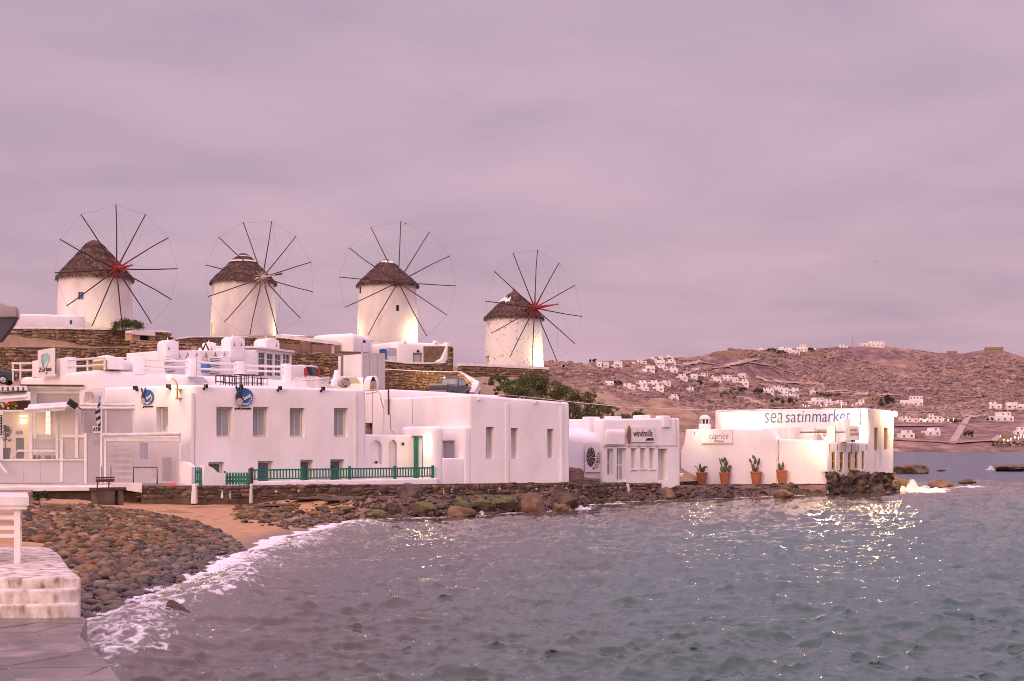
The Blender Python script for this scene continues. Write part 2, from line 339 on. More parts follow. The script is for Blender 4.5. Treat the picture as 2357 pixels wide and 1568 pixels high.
def window(parent, fr, r, d, cols=1, rows=1, fm='white_paint', pm='glass_pale', fw=.06, name='window', inset=.0):
    """frame with glazing bars at the back of an opening r=(s0,s1,z0,z1); its panes are sub-parts"""
    s0, s1, z0, z1 = r; mb = MB(); k = fw
    mb.fbox(fr, s0, s0 + k, d - .07, d - .003, z0, z1); mb.fbox(fr, s1 - k, s1, d - .07, d - .003, z0, z1)
    mb.fbox(fr, s0 + k, s1 - k, d - .068, d - .004, z0, z0 + k); mb.fbox(fr, s0 + k, s1 - k, d - .068, d - .004, z1 - k, z1)
    W, Hh = s1 - s0 - 2 * k, z1 - z0 - 2 * k
    for i in range(1, cols): x = s0 + k + W * i / cols; mb.fbox(fr, x - k * .4, x + k * .4, d - .062, d - .006, z0 + k, z1 - k)
    for j in range(1, rows): z = z0 + k + Hh * j / rows; mb.fbox(fr, s0 + k, s1 - k, d - .056, d - .008, z - k * .35, z + k * .35)
    o = mb.build(name, fm, parent)
    for i in range(cols):
        for j in range(rows):
            MB().fbox(fr, s0 + k + W * i / cols, s0 + k + W * (i + 1) / cols, d - .035, d - .012, z0 + k + Hh * j / rows, z0 + k + Hh * (j + 1) / rows).build('pane', pm, o)
    return o
def text(body, size, parent, place, m='ink', name='lettering', sx=1., shear=0., off=0., ext=.012, align='CENTER'):
    cu = bpy.data.curves.new('t', 'FONT'); cu.body = body; cu.size = size; cu.extrude = ext; cu.align_x = align; cu.align_y = 'CENTER'; cu.shear = shear; cu.offset = off; cu.resolution_u = 3
    t = bpy.data.objects.new('t', cu); COL.objects.link(t); dg = bpy.context.evaluated_depsgraph_get(); dg.update()
    me = bpy.data.meshes.new_from_object(t.evaluated_get(dg)); bpy.data.objects.remove(t); me.materials.clear()
    me.transform(Matrix.Diagonal((sx, 1, 1, 1))); me.transform(place)
    if parent is not None: me.transform(Matrix.Translation(-wloc(parent)))
    me.name = name; return link(name, me, m, parent)
def wallM(fr, s, z, d, rot=0.):
    """matrix that stands text on a wall plane"""
    t = Vector((fr.t.x, fr.t.y, 0)); n = -Vector((fr.n.x, fr.n.y, 0)); p = fr.w(s, d, z)
    M = Matrix((( t.x, 0, n.x, p.x), (t.y, 0, n.y, p.y), (0, 1, 0, p.z), (0, 0, 0, 1)))
    return M @ Matrix.Rotation(rot, 4, 'Z')
def lamp(loc, watts, colour=(1, .62, .28), r=.08, parent=None, name='lamp_light', spot=None, aim=None):
    l = bpy.data.lights.new(name, 'SPOT' if spot else 'POINT'); l.energy = watts; l.color = colour; l.shadow_soft_size = r
    o = bpy.data.objects.new(name, l); COL.objects.link(o)
    if parent is not None: o.parent = parent; o.location = Vector(loc) - wloc(parent)
    else: o.location = loc
    if spot: l.spot_size = R(spot); l.spot_blend = .7; o.rotation_euler = (Vector(aim) - Vector(loc)).to_track_quat('-Z', 'Y').to_euler()
    return o
# ============================================================ SETTING
def sstep(a, b, x): t = np.clip((x - a) / (b - a), 0, 1); return t * t * (3 - 2 * t)
_perm = RNG.integers(0, 1 << 30, 65536)
def vnoise(x, y, seed=0):
    xi = np.floor(x).astype(np.int64); yi = np.floor(y).astype(np.int64); fx = x - xi; fy = y - yi
    fx = fx * fx * (3 - 2 * fx); fy = fy * fy * (3 - 2 * fy)
    def h(a, b): return _perm[(a * 7919 + b * 104729 + seed * 1299721) & 65535] / float(1 << 30)
    return (h(xi, yi) * (1 - fx) + h(xi + 1, yi) * fx) * (1 - fy) + (h(xi, yi + 1) * (1 - fx) + h(xi + 1, yi + 1) * fx) * fy * 1. - .5
def fnoise(x, y, sc, o=4, seed=0, g=.5):
    r = 0; a = 1
    for i in range(o): r = r + a * vnoise(x * sc + 13.7 * i, y * sc - 7.3 * i, seed + i); sc *= 2.03; a *= g
    return r
def grid_obj(name, X, Y, Z, m, smooth=True, attrs=None, kind='structure'):
    nr, nc = X.shape; me = bpy.data.meshes.new(name); co = np.stack([X, Y, Z], -1).reshape(-1, 3)
    idx = np.arange(nr * nc).reshape(nr, nc); q = np.stack([idx[:-1, :-1], idx[:-1, 1:], idx[1:, 1:], idx[1:, :-1]], -1).reshape(-1, 4)
    me.vertices.add(len(co)); me.vertices.foreach_set('co', co.ravel().astype(np.float32))
    me.loops.add(q.size); me.loops.foreach_set('vertex_index', q.ravel().astype(np.int32))
    me.polygons.add(len(q)); me.polygons.foreach_set('loop_start', (np.arange(len(q)) * 4).astype(np.int32)); me.polygons.foreach_set('loop_total', np.full(len(q), 4, np.int32))
    me.update(calc_edges=True); me.validate()
    for k, v in (attrs or {}).items():
        a = me.attributes.new(k, 'FLOAT', 'POINT'); a.data.foreach_set('value', v.ravel().astype(np.float32))
    if smooth: me.shade_smooth()
    o = link(name, me, m); o['kind'] = kind; return o
# ---- the shoreline in plan
_sh = [(150, 1445), (200, 1428), (285, 1390), (370, 1353), (430, 1330), (500, 1292), (575, 1268), (640, 1238), (720, 1222), (790, 1203), (850, 1198), (930, 1193),
       (1010, 1190), (1100, 1186), (1170, 1181), (1240, 1180), (1310, 1174), (1345, 1163), (1400, 1157.5), (1480, 1154), (1580, 1150.5), (1700, 1146), (1800, 1142), (1900, 1138), (1990, 1135), (2048, 1132)]
SHORE = np.array([tuple(PZ(x, y).xy) for x, y in _sh])
LAND = np.vstack([SHORE, [(25.6, 103), (23, 113), (16, 140), (12, 190), (-20, 230), (-220, 260), (-220, 14), (-9.5, 16), (-7.6, 22)]])
def seg_dist(X, Y, pts):
    d = np.full(X.shape, 1e9)
    for a, b in zip(pts[:-1], pts[1:]):
        ab = b - a; t = np.clip(((X - a[0]) * ab[0] + (Y - a[1]) * ab[1]) / (ab @ ab), 0, 1)
        d = np.minimum(d, np.hypot(X - a[0] - t * ab[0], Y - a[1] - t * ab[1]))
    return d
def inside(X, Y, poly):
    r = np.zeros(X.shape, bool); n = len(poly)
    for i in range(n):
        x0, y0 = poly[i]; x1, y1 = poly[(i + 1) % n]
        c = ((y0 > Y) != (y1 > Y)) & (X < (x1 - x0) * (Y - y0) / (y1 - y0 + 1e-12) + x0); r ^= c
    return r
def sdist(X, Y):
    X = np.asarray(X, float); Y = np.asarray(Y, float); d = seg_dist(X, Y, np.vstack([LAND, LAND[:1]])); return np.where(inside(X, Y, LAND), d, -d)
def shore_z(X, Y):
    X = np.asarray(X, float); Y = np.asarray(Y, float); d = sdist(X, Y); s = (X - AX) * TX + (Y - AY) * TY
    beach = 1 - sstep(1.5, 5., s); top = .80 - .17 * sstep(4, 14, s) - .10 * sstep(22, 28, s)
    zb = np.where(d < 0, .07 * d, (1.12 + .30 * sstep(-3, -8, s)) * (1 - np.exp(-np.maximum(d, 0) * .085)))
    zb = zb + fnoise(X, Y, .7, 3, 3) * .07 + fnoise(X, Y, 3., 2, 5) * .02
    rk = fnoise(X, Y, .9, 4, 9) * .40 + (.12 - np.abs(fnoise(X, Y, 2.6, 3, 11)) * .55) * .5 + fnoise(X, Y, 7., 2, 13) * .07
    zr = np.where(d < 0, .5 * d, top * sstep(-.3, 1.4, d)) + rk * (1 - .75 * sstep(1.6, 3.0, d))
    return beach * zb + (1 - beach) * zr
xs = np.arange(-34, 31, .17); ys = np.arange(20, 104, .19); GX, GY = np.meshgrid(xs, ys)
GZ = shore_z(GX, GY); sd = sdist(GX, GY); ss = (GX - AX) * TX + (GY - AY) * TY
def shore_mat():
    m = bpy.data.materials.new('shore'); MATS['shore'] = m; m.use_nodes = True; nt = m.node_tree; N = nt.nodes; L = nt.links; b = N['Principled BSDF']
    at = N.new('ShaderNodeAttribute'); at.attribute_name = 'rock'; at2 = N.new('ShaderNodeAttribute'); at2.attribute_name = 'wet'
    geo = N.new('ShaderNodeNewGeometry')
    def nz(sc, d=5): n = N.new('ShaderNodeTexNoise'); n.inputs['Scale'].default_value = sc; n.inputs['Detail'].default_value = d; L.new(geo.outputs['Position'], n.inputs['Vector']); return n.outputs[0]
    def rmp(src, p0, c0, p1, c1): r = N.new('ShaderNodeValToRGB'); L.new(src, r.inputs[0]); r.color_ramp.elements[0].position = p0; r.color_ramp.elements[0].color = (*c0, 1); r.color_ramp.elements[1].position = p1; r.color_ramp.elements[1].color = (*c1, 1); return r.outputs[0]
    sand = rmp(nz(2.2), .35, (.35, .20, .09), .7, (.45, .28, .14)); rock = rmp(nz(1.6, 8), .36, (.03, .022, .02), .68, (.17, .105, .068))
    def mix(f, a, c, t='MIX'):
        x = N.new('ShaderNodeMix'); x.data_type = 'RGBA'; x.blend_type = t
        if isinstance(f, float): x.inputs[0].default_value = f
        else: L.new(f, x.inputs[0])
        L.new(a, x.inputs[6])
        if isinstance(c, tuple): x.inputs[7].default_value = (*c, 1)
        else: L.new(c, x.inputs[7])
        return x.outputs[2]
    col = mix(at.outputs['Fac'], sand, rock)
    wet = mix(at2.outputs['Fac'], col, mix(1., col, (.42, .40, .40), 'MULTIPLY'))
    L.new(wet, b.inputs['Base Color'])
    rr = N.new('ShaderNodeMapRange'); rr.inputs[3].default_value = .95; rr.inputs[4].default_value = .35; L.new(at2.outputs['Fac'], rr.inputs[0]); L.new(rr.outputs[0], b.inputs['Roughness'])
    bp = N.new('ShaderNodeBump'); bp.inputs['Distance'].default_value = .05; L.new(nz(7, 8), bp.inputs['Height']); L.new(bp.outputs[0], b.inputs['Normal'])
shore_mat()
rockw = sstep(3.5, 8., ss) ; wetw = (1 - sstep(.2, 1.3, sd)) * (1 - rockw * .3)
grid_obj('beach', GX, GY, GZ, 'shore', attrs={'rock': np.clip(rockw + (fnoise(GX, GY, .5, 3, 21) > .32) * .5 * sstep(2, 6, sd), 0, 1), 'wet': wetw})
# ---- the hill behind the houses: lofted cross sections (s station, [(q, z) ...])
PROF = [(-45, [(8, 1.0), (13, 4.6), (24, 6.3), (38, 6.7), (42.8, 8.0), (43.6, 10.0), (48.7, 10.8), (49.6, 12.0), (60, 12.5), (80, 12.0), (110, 7)]),
        (13, [(8, 1.0), (13, 4.6), (24, 6.3), (38, 6.7), (42.8, 8.1), (43.6, 10.1), (48.7, 10.9), (49.6, 12.0), (60, 12.7), (80, 12.4), (110, 8)]),
        (17, [(8, 1.0), (13, 4.6), (24, 6.3), (36.2, 6.7), (37.0, 9.3), (40.6, 9.7), (41.4, 10.8), (56.5, 11.3), (60, 12.7), (80, 13.2), (110, 9)]),
        (28, [(8, 1.0), (13, 4.6), (22, 6.3), (36.2, 6.7), (37.0, 9.3), (40.6, 9.7), (41.4, 10.8), (56.5, 11.3), (60, 12.9), (80, 13.4), (110, 9)]),
        (36, [(8, 1.0), (13, 4.4), (22, 6.1), (36.6, 6.6), (37.4, 8.9), (43.3, 9.1), (44.1, 10.0), (52, 10.4), (64, 12.6), (80, 13.2), (110, 9)]),
        (44, [(8, 1.0), (13, 3.6), (22, 6.0), (34, 7.3), (38, 8.0), (43, 9.0), (46, 9.6), (56, 10.3), (60, 11.2), (80, 11.4), (110, 7)]),
        (54, [(8, -1.), (13, .8), (22, 3.2), (34, 6.0), (40, 7.4), (45, 8.6), (50, 9.4), (57.8, 10.3), (58.4, 11.3), (76, 11.4), (110, 6)]),
        (64, [(8, -2.), (13, -2.), (22, -1.), (34, 2.5), (40, 5.2), (45, 7.2), (50, 8.6), (57.8, 10.1), (58.4, 11.1), (72, 11.0), (110, 4)]),
        (73, [(8, -3.), (13, -3.), (22, -3.), (34, -2.), (40, -1.), (45, .5), (50, 2.0), (57.8, 3.4), (58.4, 3.6), (72, 3.5), (110, 0)]),
        (82, [(8, -4.), (13, -4.), (22, -4.), (34, -4.), (40, -4.), (45, -4.), (50, -4.), (57.8, -4.), (58.4, -4.), (72, -4.), (110, -4.)])]
def hill_z(s, q):
    for (s0, p0), (s1, p1) in zip(PROF[:-1], PROF[1:]):
        if s <= s1 or s1 == 82: break
    t = min(max((s - s0) / (s1 - s0), 0), 1)
    k = [((1 - t) * a[0] + t * b[0], (1 - t) * a[1] + t * b[1]) for a, b in zip(p0, p1)]
    return float(np.interp(q, [a for a, _ in k], [b for _, b in k]))
def hill_at(X, Y): s, q = toSQ(X, Y); return hill_z(s, q)
HS = np.arange(-45, 82.5, .85); HQ = np.concatenate([np.arange(8, 33, .8), np.arange(33, 62, .3), np.arange(62, 111, 1.2)])
hs, hq = np.meshgrid(HS, HQ); hz = np.array([[hill_z(a, b) for a in HS] for b in HQ])
hx = AX + TX * hs - TY * hq; hy = AY + TY * hs + TX * hq
hz = hz + fnoise(hx, hy, .25, 3, 31) * .3 + fnoise(hx, hy, 1.1, 4, 33) * .22 - .1
grid_obj('hillside', hx, hy, hz, 'earth')
# ---- rocky outcrop behind the low white restaurant
def outcrop(name, cx, cy, rx, ry, h, z0, seed, rot=0., m='earth_rock'):
    n = 90; u = np.linspace(-1.25, 1.25, n); U, V = np.meshgrid(u, u); r = np.hypot(U, V)
    c, s = math.cos(rot), math.sin(rot); X = cx + (U * c * rx - V * s * ry); Y = cy + (U * s * rx + V * c * ry)
    rr = np.clip(1 - r ** 2 * (1 + fnoise(X, Y, .35, 3, seed) * .7), 0, 1)
    st = fnoise(X + Y * .4, Y * .3, .8, 4, seed + 3)
    Z = z0 + h * rr ** .8 * (1 + fnoise(X, Y, .5, 4, seed + 5) * .45) + (np.abs(st) * -1.0 + .2) * np.clip(rr * 3, 0, 1) * h * .16
    grid_obj(name, X, Y, np.where(rr <= 0, z0 - .6, Z), m)
mat('earth_rock', (.36, .235, .155), (.15, .095, .07), .9, .95, .10, 3., c3=(.27, .175, .12), streak=(1, 1, 2.5))
_p = P(1528, 0, 112); outcrop('rocky_slope', _p.x, _p.y, 4.6, 6.5, 3.1, 3.3, 41, .3)
_p = P(1450, 0, 115); outcrop('rocky_slope', _p.x, _p.y, 7.0, 8.0, 3.3, 3.1, 47, .2)
# ---- far coast
RIDGE = [(700, 905), (1000, 850), (1240, 829), (1300, 833), (1345, 838), (1400, 833), (1480, 829), (1560, 824), (1620, 818), (1650, 808), (1700, 804), (1740, 806), (1790, 803), (1850, 800), (1950, 797), (2040, 797),
         (2090, 801), (2150, 809), (2215, 813), (2255, 807), (2285, 803), (2315, 809), (2357, 822), (2450, 838), (2700, 880), (3200, 960)]
RX = [a for a, _ in RIDGE]; RY = [b for _, b in RIDGE]
FARN = 715.
def far_h(X, Y):
    X = np.asarray(X, float); Y = np.asarray(Y, float); a = X / np.maximum(Y, 1) * F + CX
    yr = np.interp(a, RX, RY); Yr = np.interp(a, [900, 1350, 1500, 1900, 2357, 3000], [1150, 1050, 1100, 1350, 1400, 1300]); zr = H + (V0 - yr) / F * Yr
    t = (Y - FARN - 18 * vnoise(X * .012, X * .003, 77)) / (Yr - FARN)
    p = np.interp(t, [-.3, -.005, .0, .03, .25, .45, .62, .85, 1, 1.25, 2.5], [-.2, -.02, 0, .045, .17, .29, .44, .82, 1, .8, .1])
    nz = (fnoise(X, Y, .006, 3, 51) * .10 + fnoise(X, Y, .02, 4, 53) * .045) * np.clip(t * 4, 0, 1) * np.clip((1.05 - t) * 5, 0, 1)
    nz = nz * (.35 + .65 * np.clip(abs(t - 1) * 6, 0, 1))
    rough = (np.abs(fnoise(X, Y, .045, 3, 57)) * -5. + fnoise(X, Y, .16, 2, 59) * 2.2) * np.clip((t - .35) * 3, 0, 1) * np.clip((a - 1250) / 500, .35, 1) * np.where(t > .97, .3, 1.)
    return zr * (p + nz) + rough
a_ = np.linspace(1120, 2800, 560); t_ = np.concatenate([np.linspace(640, 760, 30), np.linspace(763, 1500, 300), np.linspace(1520, 2200, 15)])
fa, fy = np.meshgrid(a_, t_); fx = (fa - CX) / F * fy; fz = far_h(fx, fy)
def far_mat():
    m = bpy.data.materials.new('far_land'); MATS['far_land'] = m; m.use_nodes = True; nt = m.node_tree; N = nt.nodes; L = nt.links; b = N['Principled BSDF']; b.inputs['Roughness'].default_value = .95
    geo = N.new('ShaderNodeNewGeometry')
    def nz(sc, d=5, st=None):
        n = N.new('ShaderNodeTexNoise'); n.inputs['Scale'].default_value = sc; n.inputs['Detail'].default_value = d; n.inputs['Roughness'].default_value = .65
        if st: mp = N.new('ShaderNodeMapping'); mp.inputs['Scale'].default_value = st; L.new(geo.outputs['Position'], mp.inputs[0]); L.new(mp.outputs[0], n.inputs['Vector'])
        else: L.new(geo.outputs['Position'], n.inputs['Vector'])
        return n.outputs[0]
    def rmp(src, els):
        r = N.new('ShaderNodeValToRGB'); L.new(src, r.inputs[0]); e = r.color_ramp.elements; e[0].position, e[0].color = els[0][0], (*els[0][1], 1); e[1].position, e[1].color = els[-1][0], (*els[-1][1], 1)
        for p, c in els[1:-1]: x = e.new(p); x.color = (*c, 1)
        return r.outputs[0]
    A = rmp(nz(.10, 8), [(.36, (.115, .074, .070)), (.50, (.215, .142, .120)), (.66, (.37, .255, .20))])
    B = rmp(nz(.018, 4, (1, 1, 4.)), [(.42, (.75, .66, .74)), (.62, (1.15, 1.05, .95))])
    D = rmp(nz(.045, 5), [(.60, (1, 1, 1)), (.70, (.45, .52, .50))])
    x = N.new('ShaderNodeMix'); x.data_type = 'RGBA'; x.blend_type = 'MULTIPLY'; x.inputs[0].default_value = 1; L.new(A, x.inputs[6]); L.new(B, x.inputs[7])
    y = N.new('ShaderNodeMix'); y.data_type = 'RGBA'; y.blend_type = 'MULTIPLY'; y.inputs[0].default_value = 1; L.new(x.outputs[2], y.inputs[6]); L.new(D, y.inputs[7])
    L.new(y.outputs[2], b.inputs['Base Color'])
    bp = N.new('ShaderNodeBump'); bp.inputs['Distance'].default_value = 1.6; L.new(nz(.16, 7), bp.inputs['Height']); L.new(bp.outputs[0], b.inputs['Normal'])
far_mat()
grid_obj('far_hills', fx, fy, fz, 'far_land')
def ray_far(x, y, start=FARN - 10, end=1480):
    """where the sight line through a measured point meets the far hills"""
    Y = np.linspace(start, end, 900); X = (x - CX) / F * Y; zr = H + (V0 - y) / F * Y; h = far_h(X, Y); k = np.nonzero(h >= zr)[0]
    if len(k) == 0:      # over the ridge line: stand on the crest
        i = int(np.argmax((h - H) / Y)); return Vector((X[i], Y[i], h[i]))
    i = k[0]; return Vector((X[i], Y[i], h[i]))
# ---- sea
def ocean(N, Lt, peak, ang, seed, spread=2.):
    g = np.random.default_rng(seed); k1 = np.fft.fftfreq(N, Lt / N) * 2 * np.pi; kx, ky = np.meshgrid(k1, k1); k = np.hypot(kx, ky); k[0, 0] = 1e-6
    kp = 2 * np.pi / peak; c = (kx * math.cos(ang) + ky * math.sin(ang)) / k
    Ph = np.exp(-1.25 * (kp / k) ** 2) / k ** 3.15 * (np.abs(c) ** spread * np.where(c < 0, .25, 1) + .12) * np.exp(-(k * .018) ** 2); Ph[0, 0] = 0
    h = (g.normal(size=(N, N)) + 1j * g.normal(size=(N, N))) * np.sqrt(Ph)
    z = np.fft.ifft2(h).real; dx = np.fft.ifft2(-1j * kx / k * h).real; dy = np.fft.ifft2(-1j * ky / k * h).real; s = z.std(); return z / s, dx / s, dy / s
def samp(A, Lt, X, Y):
    N = A.shape[0]; u = (X / Lt * N) % N; v = (Y / Lt * N) % N; i = u.astype(int) % N; j = v.astype(int) % N; a = u - np.floor(u); b = v - np.floor(v); i1 = (i + 1) % N; j1 = (j + 1) % N
    return (A[j, i] * (1 - a) + A[j, i1] * a) * (1 - b) + (A[j1, i] * (1 - a) + A[j1, i1] * a) * b
O1 = ocean(512, 31., 1.5, R(100), 3, 6.); O2 = ocean(512, 13.3, .55, R(80), 5, 3.); O3 = ocean(512, 67., 4.6, R(108), 8, 5.)
rows = [13.0]
while rows[-1] < 128: Yc = rows[-1]; rows.append(Yc + max(.055, Yc * Yc / 4550 * .55))
rows = np.array(rows); cols = np.linspace(-180, 2540, 860)
wa, wy = np.meshgrid(cols, rows); wx = (wa - CX) / F * wy
wsd = -sdist(wx, wy); amp = .25 + .75 * sstep(.3, 4, wsd); amp = np.where(wsd < 0, .12, amp) * (1 + .15 * sstep(40, 18, wy))
wz = samp(O1[0], 31., wx, wy) * .027 + samp(O2[0], 13.3, wx, wy) * .0085 + samp(O3[0], 67., wx, wy) * .046
ddx = samp(O1[1], 31., wx, wy) * .026 + samp(O2[1], 13.3, wx, wy) * .008; ddy = samp(O1[2], 31., wx, wy) * .026 + samp(O2[2], 13.3, wx, wy) * .008
wss = (wx - AX) * TX + (wy - AY) * TY; wb = 1 - sstep(2., 6., wss)
wid = wb * (1.5 + 1.4 * fnoise(wx, wy, .22, 2, 61)) + (1 - wb) * (.5 + 1.2 * np.clip(fnoise(wx, wy, .35, 2, 63), 0, 1))
foam = sstep(1.0, -.1, wsd / np.maximum(wid, .15)) * .95
# breaking wave along the cobbles, foam heaped up a little
brk = np.exp(-((wsd - 1.4 - .8 * fnoise(wx, wy, .3, 2, 71)) / .8) ** 2) * wb
lace = sstep(4.2, .8, wsd + fnoise(wx, wy, .5, 3, 65) * 2.2) * wb * .32 + (1 - wb) * sstep(2.6, .3, wsd) * .42
foam = np.clip(np.maximum(foam, lace) + brk * .25, 0, 1)
crest = np.clip(samp(O1[0], 31., wx, wy) * .5 + samp(O3[0], 67., wx, wy) * .6 - 1.75, 0, 1) * .5 * sstep(5, 20, wsd)
for (fx_, fy_, rr_, st_) in ((2100, 1127, 2.6, 1.), (2150, 1122, 1.6, .9), (2240, 1121, 1.6, .9), (2125, 1132, 1.6, .8), (2290, 1078, 4, .9), (1415, 1158, 1.2, .62), (1345, 1170, 1.0, .7), (935, 1186, 2.2, .95), (1060, 1184, 1.5, .9), (1150, 1080, 3, .5)):
    q_ = PZ(fx_, fy_); foam = np.maximum(foam, st_ * sstep(1.5, .1, np.hypot((wx - q_.x) * .8, (wy - q_.y) * .55) / rr_ + fnoise(wx, wy, .9, 2, 67) * .7))
foam = np.maximum(foam, crest)
wz = wz * amp + foam * (fnoise(wx, wy, 2.2, 4, 73, .6) * .10 + .03) * np.where(wsd < .2, .5, 1) + brk * .24
wz = np.where(wsd < -1.5, -.12, wz)
shal = sstep(4.5, 0, wsd) * wb * .8 + (1 - wb) * sstep(1.5, 0, wsd) * .6
deep = sstep(5, 16, wsd + fnoise(wx, wy, .05, 3, 81) * 10)
def sea_mat():
    m = bpy.data.materials.new('sea'); MATS['sea'] = m; m.use_nodes = True; nt = m.node_tree; N = nt.nodes; L = nt.links; b = N['Principled BSDF']; out = N['Material Output']
    geo = N.new('ShaderNodeNewGeometry')
    def att(n): a = N.new('ShaderNodeAttribute'); a.attribute_name = n; return a.outputs['Fac']
    def nz(sc, d=4, st=None, ds=0.):
        n = N.new('ShaderNodeTexNoise'); n.inputs['Scale'].default_value = sc; n.inputs['Detail'].default_value = d; n.inputs['Distortion'].default_value = ds
        if st: mp = N.new('ShaderNodeMapping'); mp.inputs['Scale'].default_value = st; L.new(geo.outputs['Position'], mp.inputs[0]); L.new(mp.outputs[0], n.inputs['Vector'])
        else: L.new(geo.outputs['Position'], n.inputs['Vector'])
        return n.outputs[0]
    def math_(op, a, c, cl=False):
        n = N.new('ShaderNodeMath'); n.operation = op; n.use_clamp = cl
        for i, v in enumerate((a, c)):
            if isinstance(v, float): n.inputs[i].default_value = v
            else: L.new(v, n.inputs[i])
        return n.outputs[0]
    def mix(f, a, c):
        x = N.new('ShaderNodeMix'); x.data_type = 'RGBA'; L.new(f, x.inputs[0])
        for i, v in ((6, a), (7, c)):
            if isinstance(v, tuple): x.inputs[i].default_value = (*v, 1)
            else: L.new(v, x.inputs[i])
        return x.outputs[2]
    base = mix(att('shallow'), mix(att('deep'), (.078, .070, .062), (.046, .092, .082)), (.15, .11, .08))
    L.new(base, b.inputs['Base Color']); b.inputs['Roughness'].default_value = .075; b.inputs['IOR'].default_value = 1.333; b.inputs['Specular IOR Level'].default_value = .5
    bp = N.new('ShaderNodeBump'); bp.inputs['Distance'].default_value = .010; L.new(nz(5.5, 4, (.5, 1.1, 1), .4), bp.inputs['Height']); L.new(bp.outputs[0], b.inputs['Normal'])
    fo = N.new('ShaderNodeBsdfPrincipled'); fo.inputs['Base Color'].default_value = (.74, .72, .73, 1); fo.inputs['Roughness'].default_value = .8
    b2 = N.new('ShaderNodeBump'); b2.inputs['Distance'].default_value = .06; L.new(nz(9., 6), b2.inputs['Height']); L.new(b2.outputs[0], fo.inputs['Normal'])
    n1 = nz(4.6, 9, (1, .6, 1), 1.3)
    fac = math_('ADD', math_('MULTIPLY', att('foam'), 1.55), math_('MULTIPLY', n1, 2.1)); fac = math_('SUBTRACT', fac, 1.75)
    fac = math_('MULTIPLY', fac, 2.3, True)
    mx = N.new('ShaderNodeMixShader'); L.new(fac, mx.inputs[0]); L.new(b.outputs[0], mx.inputs[1]); L.new(fo.outputs[0], mx.inputs[2]); L.new(mx.outputs[0], out.inputs[0])
sea_mat()
grid_obj('sea', wx - ddx * amp * 1.15, wy - ddy * amp * 1.15, wz, 'sea', attrs={'foam': foam, 'shallow': shal, 'deep': deep})
def far_sea_mat():
    m = bpy.data.materials.new('far_sea'); MATS['far_sea'] = m; m.use_nodes = True; nt = m.node_tree; N = nt.nodes; L = nt.links; b = N['Principled BSDF']
    b.inputs['Base Color'].default_value = (.035, .055, .095, 1); b.inputs['Roughness'].default_value = .22; b.inputs['IOR'].default_value = 1.333
    geo = N.new('ShaderNodeNewGeometry'); n = N.new('ShaderNodeTexNoise'); n.inputs['Scale'].default_value = .35; n.inputs['Detail'].default_value = 7; L.new(geo.outputs['Position'], n.inputs['Vector'])
    bp = N.new('ShaderNodeBump'); bp.inputs['Distance'].default_value = 1.1; L.new(n.outputs[0], bp.inputs['Height']); L.new(bp.outputs[0], b.inputs['Normal'])
far_sea_mat()
mb = MB(); Yf = float(rows[-1]) - .8
mb.add([((-180 - CX) / F * Yf, Yf, -.10), ((2540 - CX) / F * Yf, Yf, -.10), (9000, 9000, -.10), (-9000, 9000, -.10)], [(0, 1, 2, 3)])
tag(mb.build('open_sea', 'far_sea'), kind='structure')
mb = MB(); mb.add([((2540 - CX) / F * 13, 13, -.12), (60, 13, -.12), (9000, 9000, -.12), ((2540 - CX) / F * Yf, Yf, -.12)], [(0, 1, 2, 3)])
tag(mb.build('open_sea', 'far_sea'), kind='structure')
# sea bed, so that nothing is open below
mb = MB(); mb.add([(-300, 5, -2.2), (300, 5, -2.2), (300, 300, -2.2), (-300, 300, -2.2)], [(0, 1, 2, 3)]); tag(mb.build('sea_bed', 'mortar_sea'), kind='structure')
